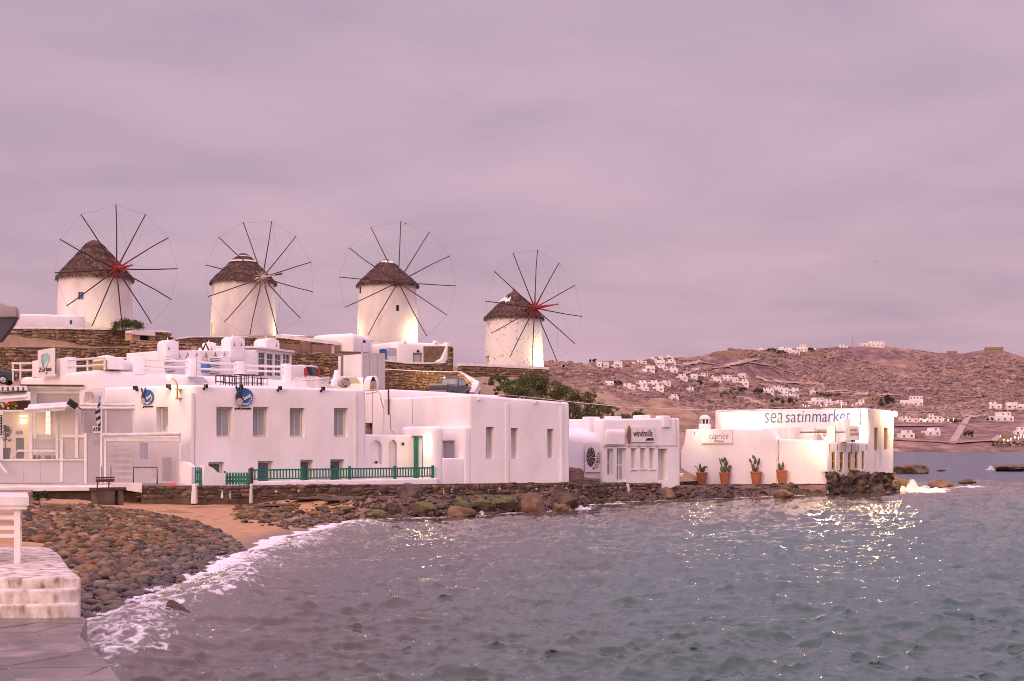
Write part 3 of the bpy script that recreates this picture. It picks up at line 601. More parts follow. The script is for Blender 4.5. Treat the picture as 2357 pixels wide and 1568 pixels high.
# ============================================================ WINDMILLS
_CR.update({'m1': (86.31, 448.8, 4.866), 'm2': (448.8, 489.1, 5.2405), 'm3': (765.3, 489.1, 4.955), 'm4': (1093.3, 558.2, 5.139)})
def surf_frame(cx, cy, rad, x):
    """tangent wall frame on a round tower where the sight line through column x meets it"""
    r = (x - CX) / F; A = 1 + r * r; B = -2 * (r * cx + cy); Cc = cx * cx + cy * cy - rad * rad; Y = (-B - math.sqrt(max(B * B - 4 * A * Cc, 0))) / (2 * A)
    p = Vector((r * Y, Y)); n = (p - Vector((cx, cy))).normalized(); t = Vector((-n.y, n.x))
    if t.x < 0: t = -t
    return Fr(p - t, p + t)
def windmill(label, key, xc, Y, x0, x1, yb, ye, apex, hub, tips, bow, root_m, spar_m, wall_m, openings=(), droot=1.15, extra=None, seed=0, LEN=4.4, bow_dark=False):
    rnd = random.Random(seed); px = F / Y; X0 = (xc - CX) / F * Y; rad = (x1 - x0) / 2 / px; zb = H + (V0 - yb) / px - 1.2; ze = H + (V0 - ye) / px; rt = rad * .965
    T = thing('windmill', label, 'windmill', (X0, Y, zb), 'thatched windmills on the hill')
    prof = []; n = 72; k = 22
    for i in range(k + 1): z = (ze - zb) * i / k; f = i / k; prof.append((rad * (1.015 - .05 * f + .012 * math.sin(f * 5)), z))
    mb = MB().lathe((X0, Y, zb), prof, n)
    for i, p in enumerate(mb.v):
        q = Vector(p) * .6; d = noise.noise(q + Vector((seed * 9, 0, 0))) * .045 + noise.noise(q * 3.1) * .012; v = Vector((p[0] - X0, p[1] - Y, 0)).normalized() * d; mb.v[i] = (p[0] + v.x, p[1] + v.y, p[2])
    cut = MB(); wins = []
    for (c, a, b, e, g, pm, fm, dep) in openings:
        xm = (C(c, a, 0)[0] + C(c, e, 0)[0]) / 2; fr = surf_frame(X0, Y, rt + .03, xm); r = fr.cr(c, a, b, e, g); cut.fbox(fr, r[0], r[1], -.4, dep, r[2], r[3]); wins.append((fr, r, pm, fm, dep))
    me = mb.mesh('tower')
    b2 = bmesh.new(); b2.from_mesh(me); bmesh.ops.recalc_face_normals(b2, faces=b2.faces); b2.to_mesh(me); b2.free()
    if cut.v:
        cm = cut.mesh('c'); b2 = bmesh.new(); b2.from_mesh(cm); bmesh.ops.recalc_face_normals(b2, faces=b2.faces); b2.to_mesh(cm); b2.free(); me = bool_cut(me, cm)
    me.transform(Matrix.Translation(-Vector((X0, Y, zb)))); me.materials.clear(); fin(me, True, 40); link('tower', me, wall_m, T)
    for fr, r, pm, fm, dep in wins:
        if pm: window(T, fr, r, dep - .02, 1, 2 if r[3] - r[2] > .6 else 1, fm, pm, .06, 'window' if r[3] - r[2] < 1.1 else 'door')
    # thatched cap
    za = H + (V0 - apex[1]) / px; Xa = X0 + (apex[0] - xc) / px; hc = za - ze; re = rad * 1.015; g = random.Random(seed + 5)
    cone = [(re * .9, -.02), (re, .03), (re * .83, hc * .20), (re * .57, hc * .48), (re * .35, hc * .73), (re * .17, hc * .92), (re * .09, hc * .985), (.01, hc)]
    mb = MB(); nn = 40
    for r, z in cone:
        off = (Xa - X0) * max(z, 0) / hc
        for j in range(nn): a = 2 * math.pi * j / nn; mb.v.append((X0 + off + r * math.cos(a), Y + r * math.sin(a), ze + z))
    mb.f += [(i * nn + j, i * nn + (j + 1) % nn, (i + 1) * nn + (j + 1) % nn, (i + 1) * nn + j) for i in range(len(cone) - 1) for j in range(nn)] + [tuple(range(nn - 1, -1, -1))]
    cap = mb.build('thatched_roof', 'thatch_base', T, True)
    zz = [z for _, z in cone[1:]]; rr = [r for r, _ in cone[1:]]
    st = MB()
    for i in range(6200):
        f = g.random() ** 1.25; z0 = hc * f * .97; a = g.random() * 2 * math.pi; ln = g.uniform(.3, .75) * (1 - .35 * f); w = g.uniform(.02, .055)
        layer = .03 * math.sin(z0 * 9) + noise.noise(Vector((a * 3, z0 * 2, seed))) * .045
        def pt(z, lift):
            zc = max(z, -.30); r = float(np.interp(zc, zz, rr)) if zc > zz[0] else rr[0] + .02
            off = (Xa - X0) * max(zc, 0) / hc; return r + lift, off, ze + zc
        da = g.uniform(-.10, .10); r0, o0, h0 = pt(z0, .02 + layer); r1, o1, h1 = pt(z0 - ln * .78, .05 + g.random() * .09 + layer)
        for s_ in (0,):
            a2 = a + da; wa0 = w / max(r0, .3); wa1 = w * .5 / max(r1, .3)
            st.add([(X0 + o0 + r0 * math.cos(a - wa0), Y + r0 * math.sin(a - wa0), h0), (X0 + o0 + r0 * math.cos(a + wa0), Y + r0 * math.sin(a + wa0), h0),
                    (X0 + o1 + r1 * math.cos(a2 + wa1), Y + r1 * math.sin(a2 + wa1), h1), (X0 + o1 + r1 * math.cos(a2 - wa1), Y + r1 * math.sin(a2 - wa1), h1)], [(0, 1, 2, 3)])
    s = st.build('straw', 'thatch', cap); s['kind'] = 'stuff'
    # wheel: plane through the hub, normal turned to the right
    hx, hy = C(key, *hub); r = (hx - CX) / F; best = None
    for ph in np.linspace(.1, 1.2, 400):
        l = (r * Y - X0) / (math.sin(ph) + r * math.cos(ph)) if abs(math.sin(ph) + r * math.cos(ph)) > .02 else 99
        if l > 0 and (best is None or abs(l - LEN) < abs(best[0] - LEN)): best = (l, ph)
    l, ph = best; nrm = Vector((math.sin(ph), -math.cos(ph), .0)); Yh = Y - math.cos(ph) * l; hubp = Vector((r * Yh, Yh, H + (V0 - hy) / F * Yh))
    nrm = Vector((nrm.x, nrm.y, .10)).normalized()
    def on_plane(x, y, d=0.):
        dr = Vector(((x - CX) / F, 1, (V0 - y) / F)); o = Vector((0, 0, H)); k = (hubp + nrm * d - o).dot(nrm) / dr.dot(nrm); return o + dr * k
    sh = MB().tube([Vector((X0, Y, hubp.z - .3)), hubp + nrm * .35], [.22, .20], 10); sh.build('axle', 'spar' if root_m != 'pale_wood' else 'pale_wood', T)
    MB().tube([hubp - nrm * .28, hubp + nrm * .30], .24, 12).build('hub', root_m, T)
    bt = on_plane(*C(key, *bow), 0.) if False else hubp + nrm * 2.7 + Vector((0, 0, .12))
    if bow:
        bb = C(key, *bow); dr = Vector(((bb[0] - CX) / F, 1, (V0 - bb[1]) / F)); best = min((abs(((hubp + nrm * q).x / (hubp + nrm * q).y) - dr.x), q) for q in np.linspace(.5, 6, 300)); q = best[1]
        pt_ = hubp + nrm * q; bt = Vector((pt_.x, pt_.y, H + dr.z * pt_.y))
    b = MB().tube([hubp, bt], [.085, .06], 8)
    if root_m == 'red_paint':
        u = Vector((-nrm.y, nrm.x, 0)); b.tube([hubp + u * .22 + Vector((0, 0, -.1)), bt], [.055, .04], 6); b.tube([hubp - u * .22 + Vector((0, 0, .12)), bt], [.055, .04], 6)
    b.build('bowsprit', root_m, T)
    if bow_dark: MB().tube([bt - (bt - hubp) * .3, bt + (bt - hubp) * .01], [.075, .075], 8).build('bowsprit_tip', 'spar', T)
    tp = []
    for q in tips:
        if q is None: tp.append(None); continue
        e = on_plane(*C(key, *q)); tp.append(e); d = (e - hubp); L_ = d.length; d.normalize(); sag = Vector((0, 0, -.05 * rnd.random()))
        bx = Vector((rnd.uniform(-1, 1), 0, rnd.uniform(-1, 1))) * .07
        sp = MB().tube([hubp + d * .15, hubp + d * L_ * .35 + bx * .6 + sag, hubp + d * L_ * .7 + bx + sag, e], [.062, .055, .047, .043], 7).build('spoke', spar_m, T, True)
        w = d.cross(nrm).normalized() * .075; rl = droot * rnd.uniform(.85, 1.2)
        MB().tube([hubp + w * 1.2 + nrm * .03, hubp + d * rl + w * .25 + nrm * .02], [.038, .034], 6).tube([hubp - w * 1.2 - nrm * .03, hubp + d * rl * .92 - w * .25], [.038, .034], 6).build('root_brace', root_m, sp)
    for i, e in enumerate(tp):
        f = tp[(i + 1) % len(tp)]
        if e is None: continue
        if f is None: f = tp[(i + 2) % len(tp)]; sg = .9
        else: sg = .06
        pts = [e + (f - e) * u + Vector((0, 0, -sg * 4 * u * (1 - u))) for u in (0, .25, .5, .75, 1)]
        MB().tube(pts, .0065, 4, False).build('rim_rope', 'rope', T)
        pts = [e + (bt - e) * u + Vector((0, 0, -.10 * 4 * u * (1 - u))) for u in (0, .33, .66, 1)]
        MB().tube(pts, .0055, 4, False).build('stay_rope', 'rope', T)
    if extra: extra(T, X0, Y, ze, hc, re, Xa)
    return T, X0, Y, rad, zb, ze
def patch(T, X0, Y, ze, hc, re, Xa, a0, a1, f0, f1, m, name, nseg=7, ragged=.3, seed=1):
    g = random.Random(seed); mb = MB(); top = []; bot = []
    for i in range(nseg + 1):
        a = a0 + (a1 - a0) * i / nseg
        for f, arr in ((f1 - g.random() * ragged * (f1 - f0), top), (f0 + g.random() * ragged * (f1 - f0), bot)):
            r = float(np.interp(f, [0, .2, .48, .73, .92, .985, 1], [re, re * .83, re * .57, re * .35, re * .17, re * .09, .01])) + .13; arr.append((X0 + (Xa - X0) * f + r * math.cos(a), Y + r * math.sin(a), ze + hc * f + .06))
    for i in range(nseg): mb.hexa([bot[i], bot[i + 1], tuple(np.array(bot[i + 1]) + (0, .06, -.03)), tuple(np.array(bot[i]) + (0, .06, -.03)), top[i], top[i + 1], tuple(np.array(top[i + 1]) + (0, .06, -.03)), tuple(np.array(top[i]) + (0, .06, -.03))])
    mb.build(name, m, T)
M1 = windmill('nearest windmill, leftmost, with a red painted hub and a blue shuttered window', 'm1', 219, 121, 134.5, 303, 753, 640, (217, 553), (885, 832),
    [(878, 108), (1212, 215), (1467, 480), (1568, 826), (1500, 1173), (1278, 1440), (955, 1500), (608, 1470), (327, 1243), (193, 872), (250, 497), (484, 218)], (1060, 785), 'red_paint', 'spar', 'white_mill',
    [('m1', 455, 1088, 517, 1172, 'blue_paint', 'blue_paint', .22), ('m1', 456, 1383, 520, 1480, 'blue_paint', 'blue_paint', .2)], seed=1)
def ex2(T, X0, Y, ze, hc, re, Xa): patch(T, X0, Y, ze, hc, re, Xa, R(185), R(355), .66, .71, 'coping', 'tie_band', 14, .1, 3); patch(T, X0, Y, ze, hc, re, Xa, R(205), R(335), .84, .865, 'coping', 'tie_band', 10, .1, 4)
M2 = windmill('second windmill from the left, with an unpainted pale wooden hub and no painted spokes', 'm2', 560, 139, 486.5, 633, 772, 650, (560, 583), (815, 785),
    [(580, 118), (925, 105), (1220, 285), (1403, 598), (1424, 958), (1270, 1273), (998, 1465), (661, 1478), (353, 1322), (157, 1015), (128, 635), (284, 298)], (1045, 740), 'pale_wood', 'spar_light', 'white_mill',
    [('m2', 200, 885, 220, 985, 'pale_wood', 'white_wood', .25), ('m2', 198, 1325, 222, 1500, 'pale_wood', 'white_wood', .25)], seed=2, extra=ex2, bow_dark=True, droot=.8)
def ex3(T, X0, Y, ze, hc, re, Xa): patch(T, X0, Y, ze, hc, re, Xa, R(240), R(325), .78, .93, 'coping', 'plaster_patch', 7, .3, 5)
M3 = windmill('third windmill from the left, with one spoke missing and a small dark square window', 'm3', 892, 146, 822.5, 961, 792, 656, (889, 597), (750, 795),
    [(779, 100), (1105, 222), (1341, 495), (1411, 838), (1306, 1172), (1076, 1412), None, (409, 1393), (140, 1083), (78, 737), (187, 402), (437, 165)], (880, 778), 'rust', 'spar_light', 'white_mill',
    [('m3', 726, 1058, 764, 1125, 'dark', 'brown_wood', .35), ('m3', 300, 848, 320, 925, 'brown_wood', 'brown_wood', .2), ('m3', 292, 1320, 314, 1400, 'pale_wood', 'white_wood', .2)], seed=3, extra=ex3, droot=.8)
def ex4(T, X0, Y, ze, hc, re, Xa):
    patch(T, X0, Y, ze, hc, re, Xa, R(195), R(255), .42, .82, 'coping', 'bare_patch', 8, .55, 6); MB().tube([(Xa, Y, ze + hc - .1), (Xa, Y, ze + hc + .28)], .16, 8).build('finial', 'red_paint', T)
M4 = windmill('rightmost and lowest windmill, with bright red spoke roots and peeling plaster', 'm4', 1183, 153, 1116.5, 1250, 846, 732, (1183, 672), (705, 775),
    [(740, 90), (997, 240), (1184, 505), (1268, 876), (1180, 1198), (970, 1405), (683, 1465), (412, 1360), (193, 1073), (122, 694), (228, 342), (450, 126)], (985, 730), 'red_paint', 'spar', 'white_peel',
    [('m4', 140, 905, 168, 1000, 'white_wood', 'white_wood', .15), ('m4', 132, 1340, 174, 1435, 'dark', 'white_wood', .4)], seed=4, extra=ex4, droot=1.5)
# ============================================================ DRY STONE WALLS AND TERRACES
def block_meshes(n, seed, jit=.16, bev=.12):
    g = random.Random(seed); r = []
    for i in range(n):
        bm = bmesh.new(); bmesh.ops.create_cube(bm, size=1)
        for v in bm.verts: v.co += Vector((g.uniform(-jit, jit), g.uniform(-jit, jit), g.uniform(-jit, jit)))
        bmesh.ops.bevel(bm, geom=bm.edges[:], offset=bev, segments=1, affect='EDGES', clamp_overlap=True); me = bpy.data.meshes.new('stone'); bm.to_mesh(me); bm.free(); me.shade_smooth(); me.set_sharp_from_angle(angle=R(50)); r.append(me)
    return r
_STM = {}
def stones_of(m):
    if m not in _STM:
        _STM[m] = block_meshes(12, 3 + len(_STM))
        for x in _STM[m]: x.materials.append(MATS[m])
    return _STM[m]
def stone_wall(label, pts, m='stone', size=(.28, .62, .15, .30), thick=.6, coping=None, group='dry stone walls on the hillside', core='mortar', gaps=(), most=260, cop_h=.14, cop_over=.08, name='stone_wall', cat='wall', flush=.13, down=.3):
    """pts: (X, Y, z bottom, z top) along the foot; the face looks towards the viewer"""
    c = pts[len(pts) // 2]; T = thing(name, label, cat, (c[0], c[1], c[2]), group); g = random.Random(hash(label) % 9999 if False else int(abs(c[0] * 131 + c[1] * 17)))
    mb = MB(); top = MB(); recs = []
    for a, b in zip(pts[:-1], pts[1:]):
        fr = Fr(a[:2], b[:2]); L = fr.L
        mb.hexa([fr.w(0, .01, a[2] - down), fr.w(L, .01, b[2] - down), fr.w(L, thick, b[2] - down), fr.w(0, thick, a[2] - down), fr.w(0, .01, a[3] - .02), fr.w(L, .01, b[3] - .02), fr.w(L, thick, b[3] - .02), fr.w(0, thick, a[3] - .02)])
        if coping: top.hexa([fr.w(-.02, -cop_over, a[3]), fr.w(L + .02, -cop_over, b[3]), fr.w(L + .02, thick + .05, b[3]), fr.w(-.02, thick + .05, a[3]), fr.w(-.02, -cop_over + .03, a[3] + cop_h), fr.w(L + .02, -cop_over + .03, b[3] + cop_h), fr.w(L + .02, thick + .02, b[3] + cop_h), fr.w(-.02, thick + .02, a[3] + cop_h)])
        f = 0.
        zb0, zt0 = min(a[2], b[2]), max(a[3], b[3]); z = zb0
        while z < zt0 - .03:
            h = g.uniform(size[2], size[3]); s = -g.random() * .3
            while s < L:
                w = g.uniform(size[0], size[1]); sc = s + w / 2; u = min(max(sc / L, 0), 1); zt = a[3] + (b[3] - a[3]) * u; zb = a[2] + (b[2] - a[2]) * u; hh = h * g.uniform(.85, 1.12); zc = z + h / 2 + g.uniform(-.04, .04)
                bl = noise.noise(Vector((sc * .7, z * 1.3, c[0]))) * .07; zc += bl
                if g.random() < .28 and hh > .17 and zb < zc < zt - hh * .6:
                    for q_ in (-1, 1): recs.append((fr, sc + g.uniform(-.04, .04), zc + q_ * hh * .25, w * g.uniform(.8, .98), hh * .46, g.uniform(.0, .05), g.uniform(-.12, .12), g.randrange(12)))
                    s += w; continue
                if zc < zt - .02 and zc > zb - .1 and -.1 < sc < L + .1 and not any(x0 < sc < x1 and y0 < zc < y1 for x0, x1, y0, y1 in gaps):
                    if zc + hh / 2 > zt + .03: hh = max((zt + .03 - zc) * 2, .08)
                    recs.append((fr, sc, zc, w * .97, hh * .97, g.uniform(-.01, .05), g.uniform(-.13, .13), g.randrange(12)))
                s += w
            z += h
    mb.build('wall_core', core, T)
    if coping: top.build('coping', coping, T)
    recs.sort(key=lambda r: -r[3] * r[4]); ms = stones_of(m); org = Vector(T.location); rest = MB()
    for i, (fr, s, z, w, h, pr, rot, k) in enumerate(recs):
        t = Vector((fr.t.x, fr.t.y, 0)); nn = Vector((fr.n.x, fr.n.y, 0)); p = fr.w(s, flush - pr, z) - org
        M = Matrix(((t.x, nn.x, 0, p.x), (t.y, nn.y, 0, p.y), (0, 0, 1, p.z), (0, 0, 0, 1))) @ Matrix.Rotation(rot, 4, 'Y') @ Matrix.Diagonal((w, .34, h, 1))
        if i < most: o = bpy.data.objects.new('stone', ms[k]); COL.objects.link(o); o.parent = T; o.matrix_basis = M
        else: me = ms[k]; rest.add([M @ v.co + org for v in me.vertices], [tuple(q.vertices) for q in me.polygons])
    if rest.v: o = rest.build('small_stones', m + '_isl', T, True, 50); o['kind'] = 'stuff'
    return T
def wp(x, yb, yt, Y): a = P(x, yb, Y); b = P(x, yt, Y); return (a.x, a.y, a.z, b.z)
# under the leftmost windmill
stone_wall('upper stone retaining wall under the leftmost windmill, with a white coping', [wp(-60, 793, 757, 108), wp(100, 790, 757, 110.5), wp(220, 791, 759, 112.5), wp(320, 795, 762, 114.5), wp(392, 797, 766, 116)], coping='coping')
stone_wall('lower stone retaining wall at far left behind the parked dark car', [wp(-60, 880, 800, 101.5), wp(100, 862, 800, 104), wp(220, 856, 801, 106), wp(305, 858, 803, 107.5)], coping='earth', cop_h=.05)
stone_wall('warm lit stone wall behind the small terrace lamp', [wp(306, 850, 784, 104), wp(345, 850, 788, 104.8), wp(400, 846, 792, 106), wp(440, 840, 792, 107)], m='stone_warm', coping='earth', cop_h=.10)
# low ruin with a lintel opening
_T = thing('ruined_oven', 'small square stone ruin with a dark opening on the wall under the leftmost windmill', 'ruin', tuple(P(335, 800, 106)))
_f = FP(306, 105.6, 360, 107)
for (a, b, c, d) in ((1030, 318, 1095, 258), (1180, 318, 1215, 258)):
    r = _f.cr(1, a, b, c, d); MB().fbox(_f, r[0], r[1], 0, .9, r[3], r[2]).build('pier', 'stone_warm', _T)
r = _f.cr(1, 1035, 275, 1212, 243); block('lintel', quad(_f, r[0], r[1], -.1, 1.0), r[2], r[3], 'coping', _T, .1, wob=.05, step=.3)
r = _f.cr(1, 1098, 318, 1178, 276); MB().fbox(_f, r[0], r[1], .5, .6, r[2], r[3]).build('opening', 'dark', _T)
# middle terraces
stone_wall('long stone parapet under the second windmill with white coping', [wp(405, 800, 782, 126), wp(440, 800, 777, 127), wp(540, 803, 777, 129), wp(640, 803, 778, 131)], coping='coping')
stone_wall('low stone wall sloping down right of the second windmill', [wp(640, 800, 778, 119), wp(700, 803, 785, 120), wp(780, 806, 795, 121.5)], coping='coping', cop_h=.3)
_f = FP(645, 112.5, 781, 115); _T = thing('block_wall', 'flat brown rendered block wall above the stacked stone wall', 'wall', tuple(P(712, 814, 113.7)))
mb = MB(); a = _f.px(645, 792); b = _f.px(781, 796); c = _f.px(781, 818); d = _f.px(645, 820); mb.fpoly(_f, [d, c, b, a], 0, .4); mb.build('wall_face', 'plaster_brown', _T)
r = _f.rect(694, 816, 713, 790); MB().fbox(_f, r[0], r[1], -.15, .3, r[3] - .3, r[2] + .1).build('pier', 'plaster_brown', _T); r = _f.rect(763, 814, 769, 797); MB().fbox(_f, r[0], r[1], -.05, .1, r[3], r[2]).build('pale_strip', 'grey_panel', _T)
stone_wall('tall stacked stone wall behind the white van', [wp(660, 872, 814, 107), wp(700, 872, 810, 108), wp(740, 872, 812, 109), wp(793, 872, 817, 110)], size=(.25, .55, .14, .26))
# right terraces
stone_wall('stone wall under the small white house with the pale blue door', [wp(888, 856, 832, 120), wp(930, 857, 837, 121.5), wp(980, 858, 838, 123), wp(1024, 857, 836, 124.5)], coping='coping')
stone_wall('stone wall behind the grey pickup truck', [wp(890, 895, 851, 112.5), wp(940, 895, 854, 114), wp(1000, 893, 857, 116), wp(1056, 888, 857, 117.5)], coping='coping', cop_h=.07)
stone_wall('stone wall at the foot of the rightmost windmill with a white coping', [wp(1062, 856, 842, 141), wp(1120, 862, 844, 143), wp(1180, 868, 847, 145), wp(1262, 876, 851, 148)], coping='coping', cop_h=.26)
stone_wall('short stone wall on which the third windmill stands', [wp(856, 815, 794, 138), wp(890, 815, 794, 139), wp(960, 815, 794, 141)])
# ============================================================ WATERFRONT HOUSES
front = Fr(SQ(0, 0), SQ(22, 0))
def sqp(*pts): return [SQ(*p) for p in pts]
def FS(a, b): return Fr(SQ(*a), SQ(*b))
# ---- souvenir shop house
A = thing('souvenir_house', 'large two-storey white house with four tall windows behind the green fence', 'house', (*SQ(4, 4), .9))
lw = FS((-2.5, 6.1), (0, 0)); cuts = MB(); ups = []; lows = []
for a in ((325, 838, 455, 1077), (611, 838, 733, 1072), (900, 847, 1017, 1077), (1247, 848, 1358, 1073)): r = front.cr(2, *a); ups.append(r); cuts.fbox(front, r[0], r[1], -.5, .42, r[2], r[3])
for a in ((262, 1270, 387, 1452), (652, 1263, 770, 1452), (983, 1253, 1085, 1440), (1218, 1250, 1330, 1440)): r = front.cr(2, *a); r = (r[0], r[1], 1.3, r[3]); lows.append(r); cuts.fbox(front, r[0], r[1], -.5, .42, r[2], r[3])
rl = lw.cr(1, 1225, 838, 1320, 1042); cuts.fbox(lw, rl[0], rl[1], -.5, .38, rl[2], rl[3])
block('wall', sqp((0, 0), (9.03, 0), (9.03, 8), (-2.6, 8), (-2.5, 6.1)), .8, 6.0, 'white', A, .15, cuts, .035, 4)
for r in ups: window(A, front, (r[0] + .02, r[1] - .02, r[2] + .01, r[3] - .01), .40, 2, 1, 'white_wood', 'glass_pale', .07)
for r in lows: window(A, front, (r[0] + .02, r[1] - .02, r[2], r[3] - .01), .40, 1, 1, 'white_wood', 'glass', .09, 'door')
window(A, lw, (rl[0] + .02, rl[1] - .02, rl[2] + .01, rl[3] - .01), .36, 1, 1, 'white_wood', 'glass_pale', .10)
for x in (135, 1412): s, z = front.px(*C(2, x, 730)); MB().fbox(front, s - .06, s + .06, -.05, .05, 1.2, z).build('rain_strip', 'white', A)
# ---- its roof spotlights
def spotlight(fr, n, x, y, label):
    s, z = fr.px(*C(n, x, y)); T = thing('spotlight', label, 'spotlight', tuple(fr.w(s, -.1, z - .1)), 'small black spotlights along the shop parapet')
    MB().fbox(fr, s - .07, s + .05, -.28, -.08, z - .06, z + .12).build('lamp_head', 'black_metal', T); MB().fbox(fr, s - .10, s - .02, -.09, .02, z - .12, z - .02).build('bracket', 'black_metal', T)
spotlight(front, 2, 233, 684, 'small black spotlight on the front parapet, left of the front souvenir sign')
spotlight(front, 2, 509, 684, 'small black spotlight directly above the front blue souvenir sign')
spotlight(front, 2, 812, 698, 'small black spotlight on the parapet above the middle of the four tall windows')
spotlight(front, 2, 1150, 702, 'rightmost small black spotlight on the souvenir house parapet')
spotlight(lw, 1, 1085, 696, 'small black spotlight left of the side wall souvenir sign')
spotlight(lw, 1, 1345, 683, 'small black spotlight on the side wall parapet next to the street lamp')
# ---- round souvenir signs (the head is a plain long-eared shape)
def souvenir_sign(fr, n, cx, cy, r, label, sq=1.):
    s, z = fr.px(*C(n, cx, cy)); s1, _ = fr.px(*C(n, cx + r, cy)); _, z1 = fr.px(*C(n, cx, cy - r * (1.02 if sq == 1 else 1.35))); ra = s1 - s; rz = z1 - z
    T = thing('shop_sign', label, 'sign', tuple(fr.w(s, -.06, z)), 'round blue shop signs')
    MB().fpoly(fr, [(s + ra * math.cos(t), z + rz * math.sin(t)) for t in np.linspace(0, 2 * math.pi, 40)[:-1]], -.10, -.04).build('sign_disc', 'sign_blue', T)
    hx, hz = s - ra * .62, z - rz * .18
    MB().fpoly(fr, [(hx + ra * .40 * math.cos(t) * (1 + .1 * math.sin(t)), hz + rz * .84 * math.sin(t)) for t in np.linspace(0, 2 * math.pi, 30)[:-1]], -.135, -.102).build('head_outline', 'sign_blue', T)
    MB().fpoly(fr, [(hx + ra * .33 * math.cos(t), hz + rz * .20 + rz * .52 * math.sin(t)) for t in np.linspace(0, 2 * math.pi, 24)[:-1]], -.155, -.137).build('head_shape', 'ink_brown', T)
    MB().fpoly(fr, [(hx + ra * .36 * math.cos(t), hz - rz * .36 + rz * .42 * math.sin(t)) for t in np.linspace(0, 2 * math.pi, 24)[:-1]], -.170, -.157).build('muzzle_shape', 'pale_wood', T)
    for k in (-1, 1):
        MB().fpoly(fr, [(hx + ra * (.10 * k - .06), hz + rz * .5), (hx + ra * (.10 * k + .10), hz + rz * .5), (hx + ra * (.34 * k + .13), hz + rz * 1.25), (hx + ra * (.34 * k), hz + rz * 1.5), (hx + ra * (.34 * k - .13), hz + rz * 1.25)], -.15, -.11).build('ear_shape', 'sign_blue', T)
        MB().fpoly(fr, [(hx + ra * (.10 * k - .02), hz + rz * .55), (hx + ra * (.10 * k + .06), hz + rz * .55), (hx + ra * (.34 * k + .06), hz + rz * 1.2), (hx + ra * (.34 * k), hz + rz * 1.38), (hx + ra * (.34 * k - .06), hz + rz * 1.2)], -.158, -.152).build('inner_ear_shape', 'ink_brown', T)
    text('best', rz * .62, T, wallM(fr, s + ra * .30, z + rz * .02, -.115, R(28)), 'paper', sx=ra / rz * .9, off=.006)
    for i, ch in enumerate('memories'):
        t = R(-112 + 15.5 * i); text(ch, rz * .36, T, wallM(fr, s + ra * .80 * math.cos(t), z + rz * .80 * math.sin(t), -.115, t + R(90)), 'paper', sx=ra / rz * .95, off=.006)
    text('greek souvenirs', rz * .34, T, wallM(fr, s - ra * .1, z - rz * 1.28, -.02), 'ink', sx=ra / rz * .86, off=.004)
souvenir_sign(front, 2, 538, 762, 68, 'round blue souvenir sign above the tall windows on the front wall')
souvenir_sign(lw, 1, 1168, 762, 43, 'round blue souvenir sign on the side wall beside the street lamp', .8)
# ---- lamp on a bent pipe at the corner
s, z = lw.px(*C(2, 45, 690)); _, zb_ = lw.px(*C(2, 45, 782)); _, zt_ = lw.px(*C(2, 45, 612))
T = thing('street_lamp', 'lit street lamp on a bent brass pipe at the corner of the souvenir house', 'lamp', tuple(lw.w(s, -.3, zb_)))
pp = [lw.w(s, -.22, zb_), lw.w(s, -.22, z + .1), lw.w(s - .03, -.24, z + (zt_ - z) * .5), lw.w(s - .12, -.30, z + (zt_ - z) * .8), lw.w(s - .30, -.42, zt_)]
MB().tube(pp, .038, 8).build('pipe', 'ochre', T, True)
for zz in (zb_ + .06, z - .08): MB().fbox(lw, s - .11, s + .11, -.25, .02, zz - .02, zz + .02).build('bracket', 'ochre', T)
MB().ball(lw.w(s - .32, -.43, zt_ + .02), .12).build('bulb', 'lamp_glow', T, True); lamp(lw.w(s - .32, -.5, zt_ + .03), 34, r=.12, parent=T)
# ---- terrace in front, kerb, and green fence
K0, K1 = (2.39, -1.06), (12.85, -.10); fe = FS(K0, K1)
tag(block('terrace', sqp((-4.5, .6), (-.4, -.8), K0, K1, (13.2, .2), (13.2, 3), (9.2, 3), (9.2, .3), (0, .3), (-3, 6)), .5, 1.27, 'coping', None, .03, wob=0), kind='structure')
tag(block('terrace_kerb', quad(fe, -.25, fe.L + .25, -.1, .25), 1.0, 1.53, 'white', None, .08, wob=.03, step=.6), kind='structure')
G = thing('green_fence', 'long low green balustrade with turned balusters along the terrace kerb', 'fence', tuple(fe.w(fe.L / 2, 0, 1.53)))
zt = 1.53 + .56; MB().fbox(fe, 0, fe.L, -.02, .07, zt - .07, zt).build('top_rail', 'green_paint', G); MB().fbox(fe, 0, fe.L, -.01, .06, 1.60, 1.66).build('bottom_rail', 'green_paint', G)
nb = 62
for i in range(nb + 1):
    s = fe.L * i / nb
    if i % 16 == 0 or i == nb: MB().fbox(fe, s - .055, s + .055, -.05, .06, 1.53, zt + .09).build('post', 'green_paint', G)
    else: MB().fbox(fe, s - .025, s + .025, .0, .045, 1.66, zt - .07).build('baluster', 'green_paint', G)
def picket_gate(x0, x1, ytop, ybot, Y, n, label):
    fr = FP(x0, Y, x1, Y + .3); r = fr.rect(x0, ytop, x1, ybot); T = thing('picket_gate', label, 'gate', tuple(fr.w((r[0] + r[1]) / 2, 0, r[2])), 'green picket gates'); w = (r[1] - r[0]) / n
    for i in range(n):
        a = r[0] + i * w; MB().fpoly(fr, [(a + .012, r[2] + .03), (a + w - .012, r[2] + .03), (a + w - .012, r[3] - .09), (a + w * .8, r[3] - .03), (a + w / 2, r[3]), (a + w * .2, r[3] - .03), (a + .012, r[3] - .09)], 0, .03).build('picket', 'green_paint', T)
    for z in (r[2] + .15, r[3] - .28): MB().fbox(fr, r[0], r[1], .032, .07, z, z + .08).build('rail', 'green_paint', T)
    for a in (r[0] - .05, r[1] + .05): MB().fbox(fr, a - .045, a + .045, -.02, .07, r[2], r[3] + .05).build('post', 'green_paint', T)
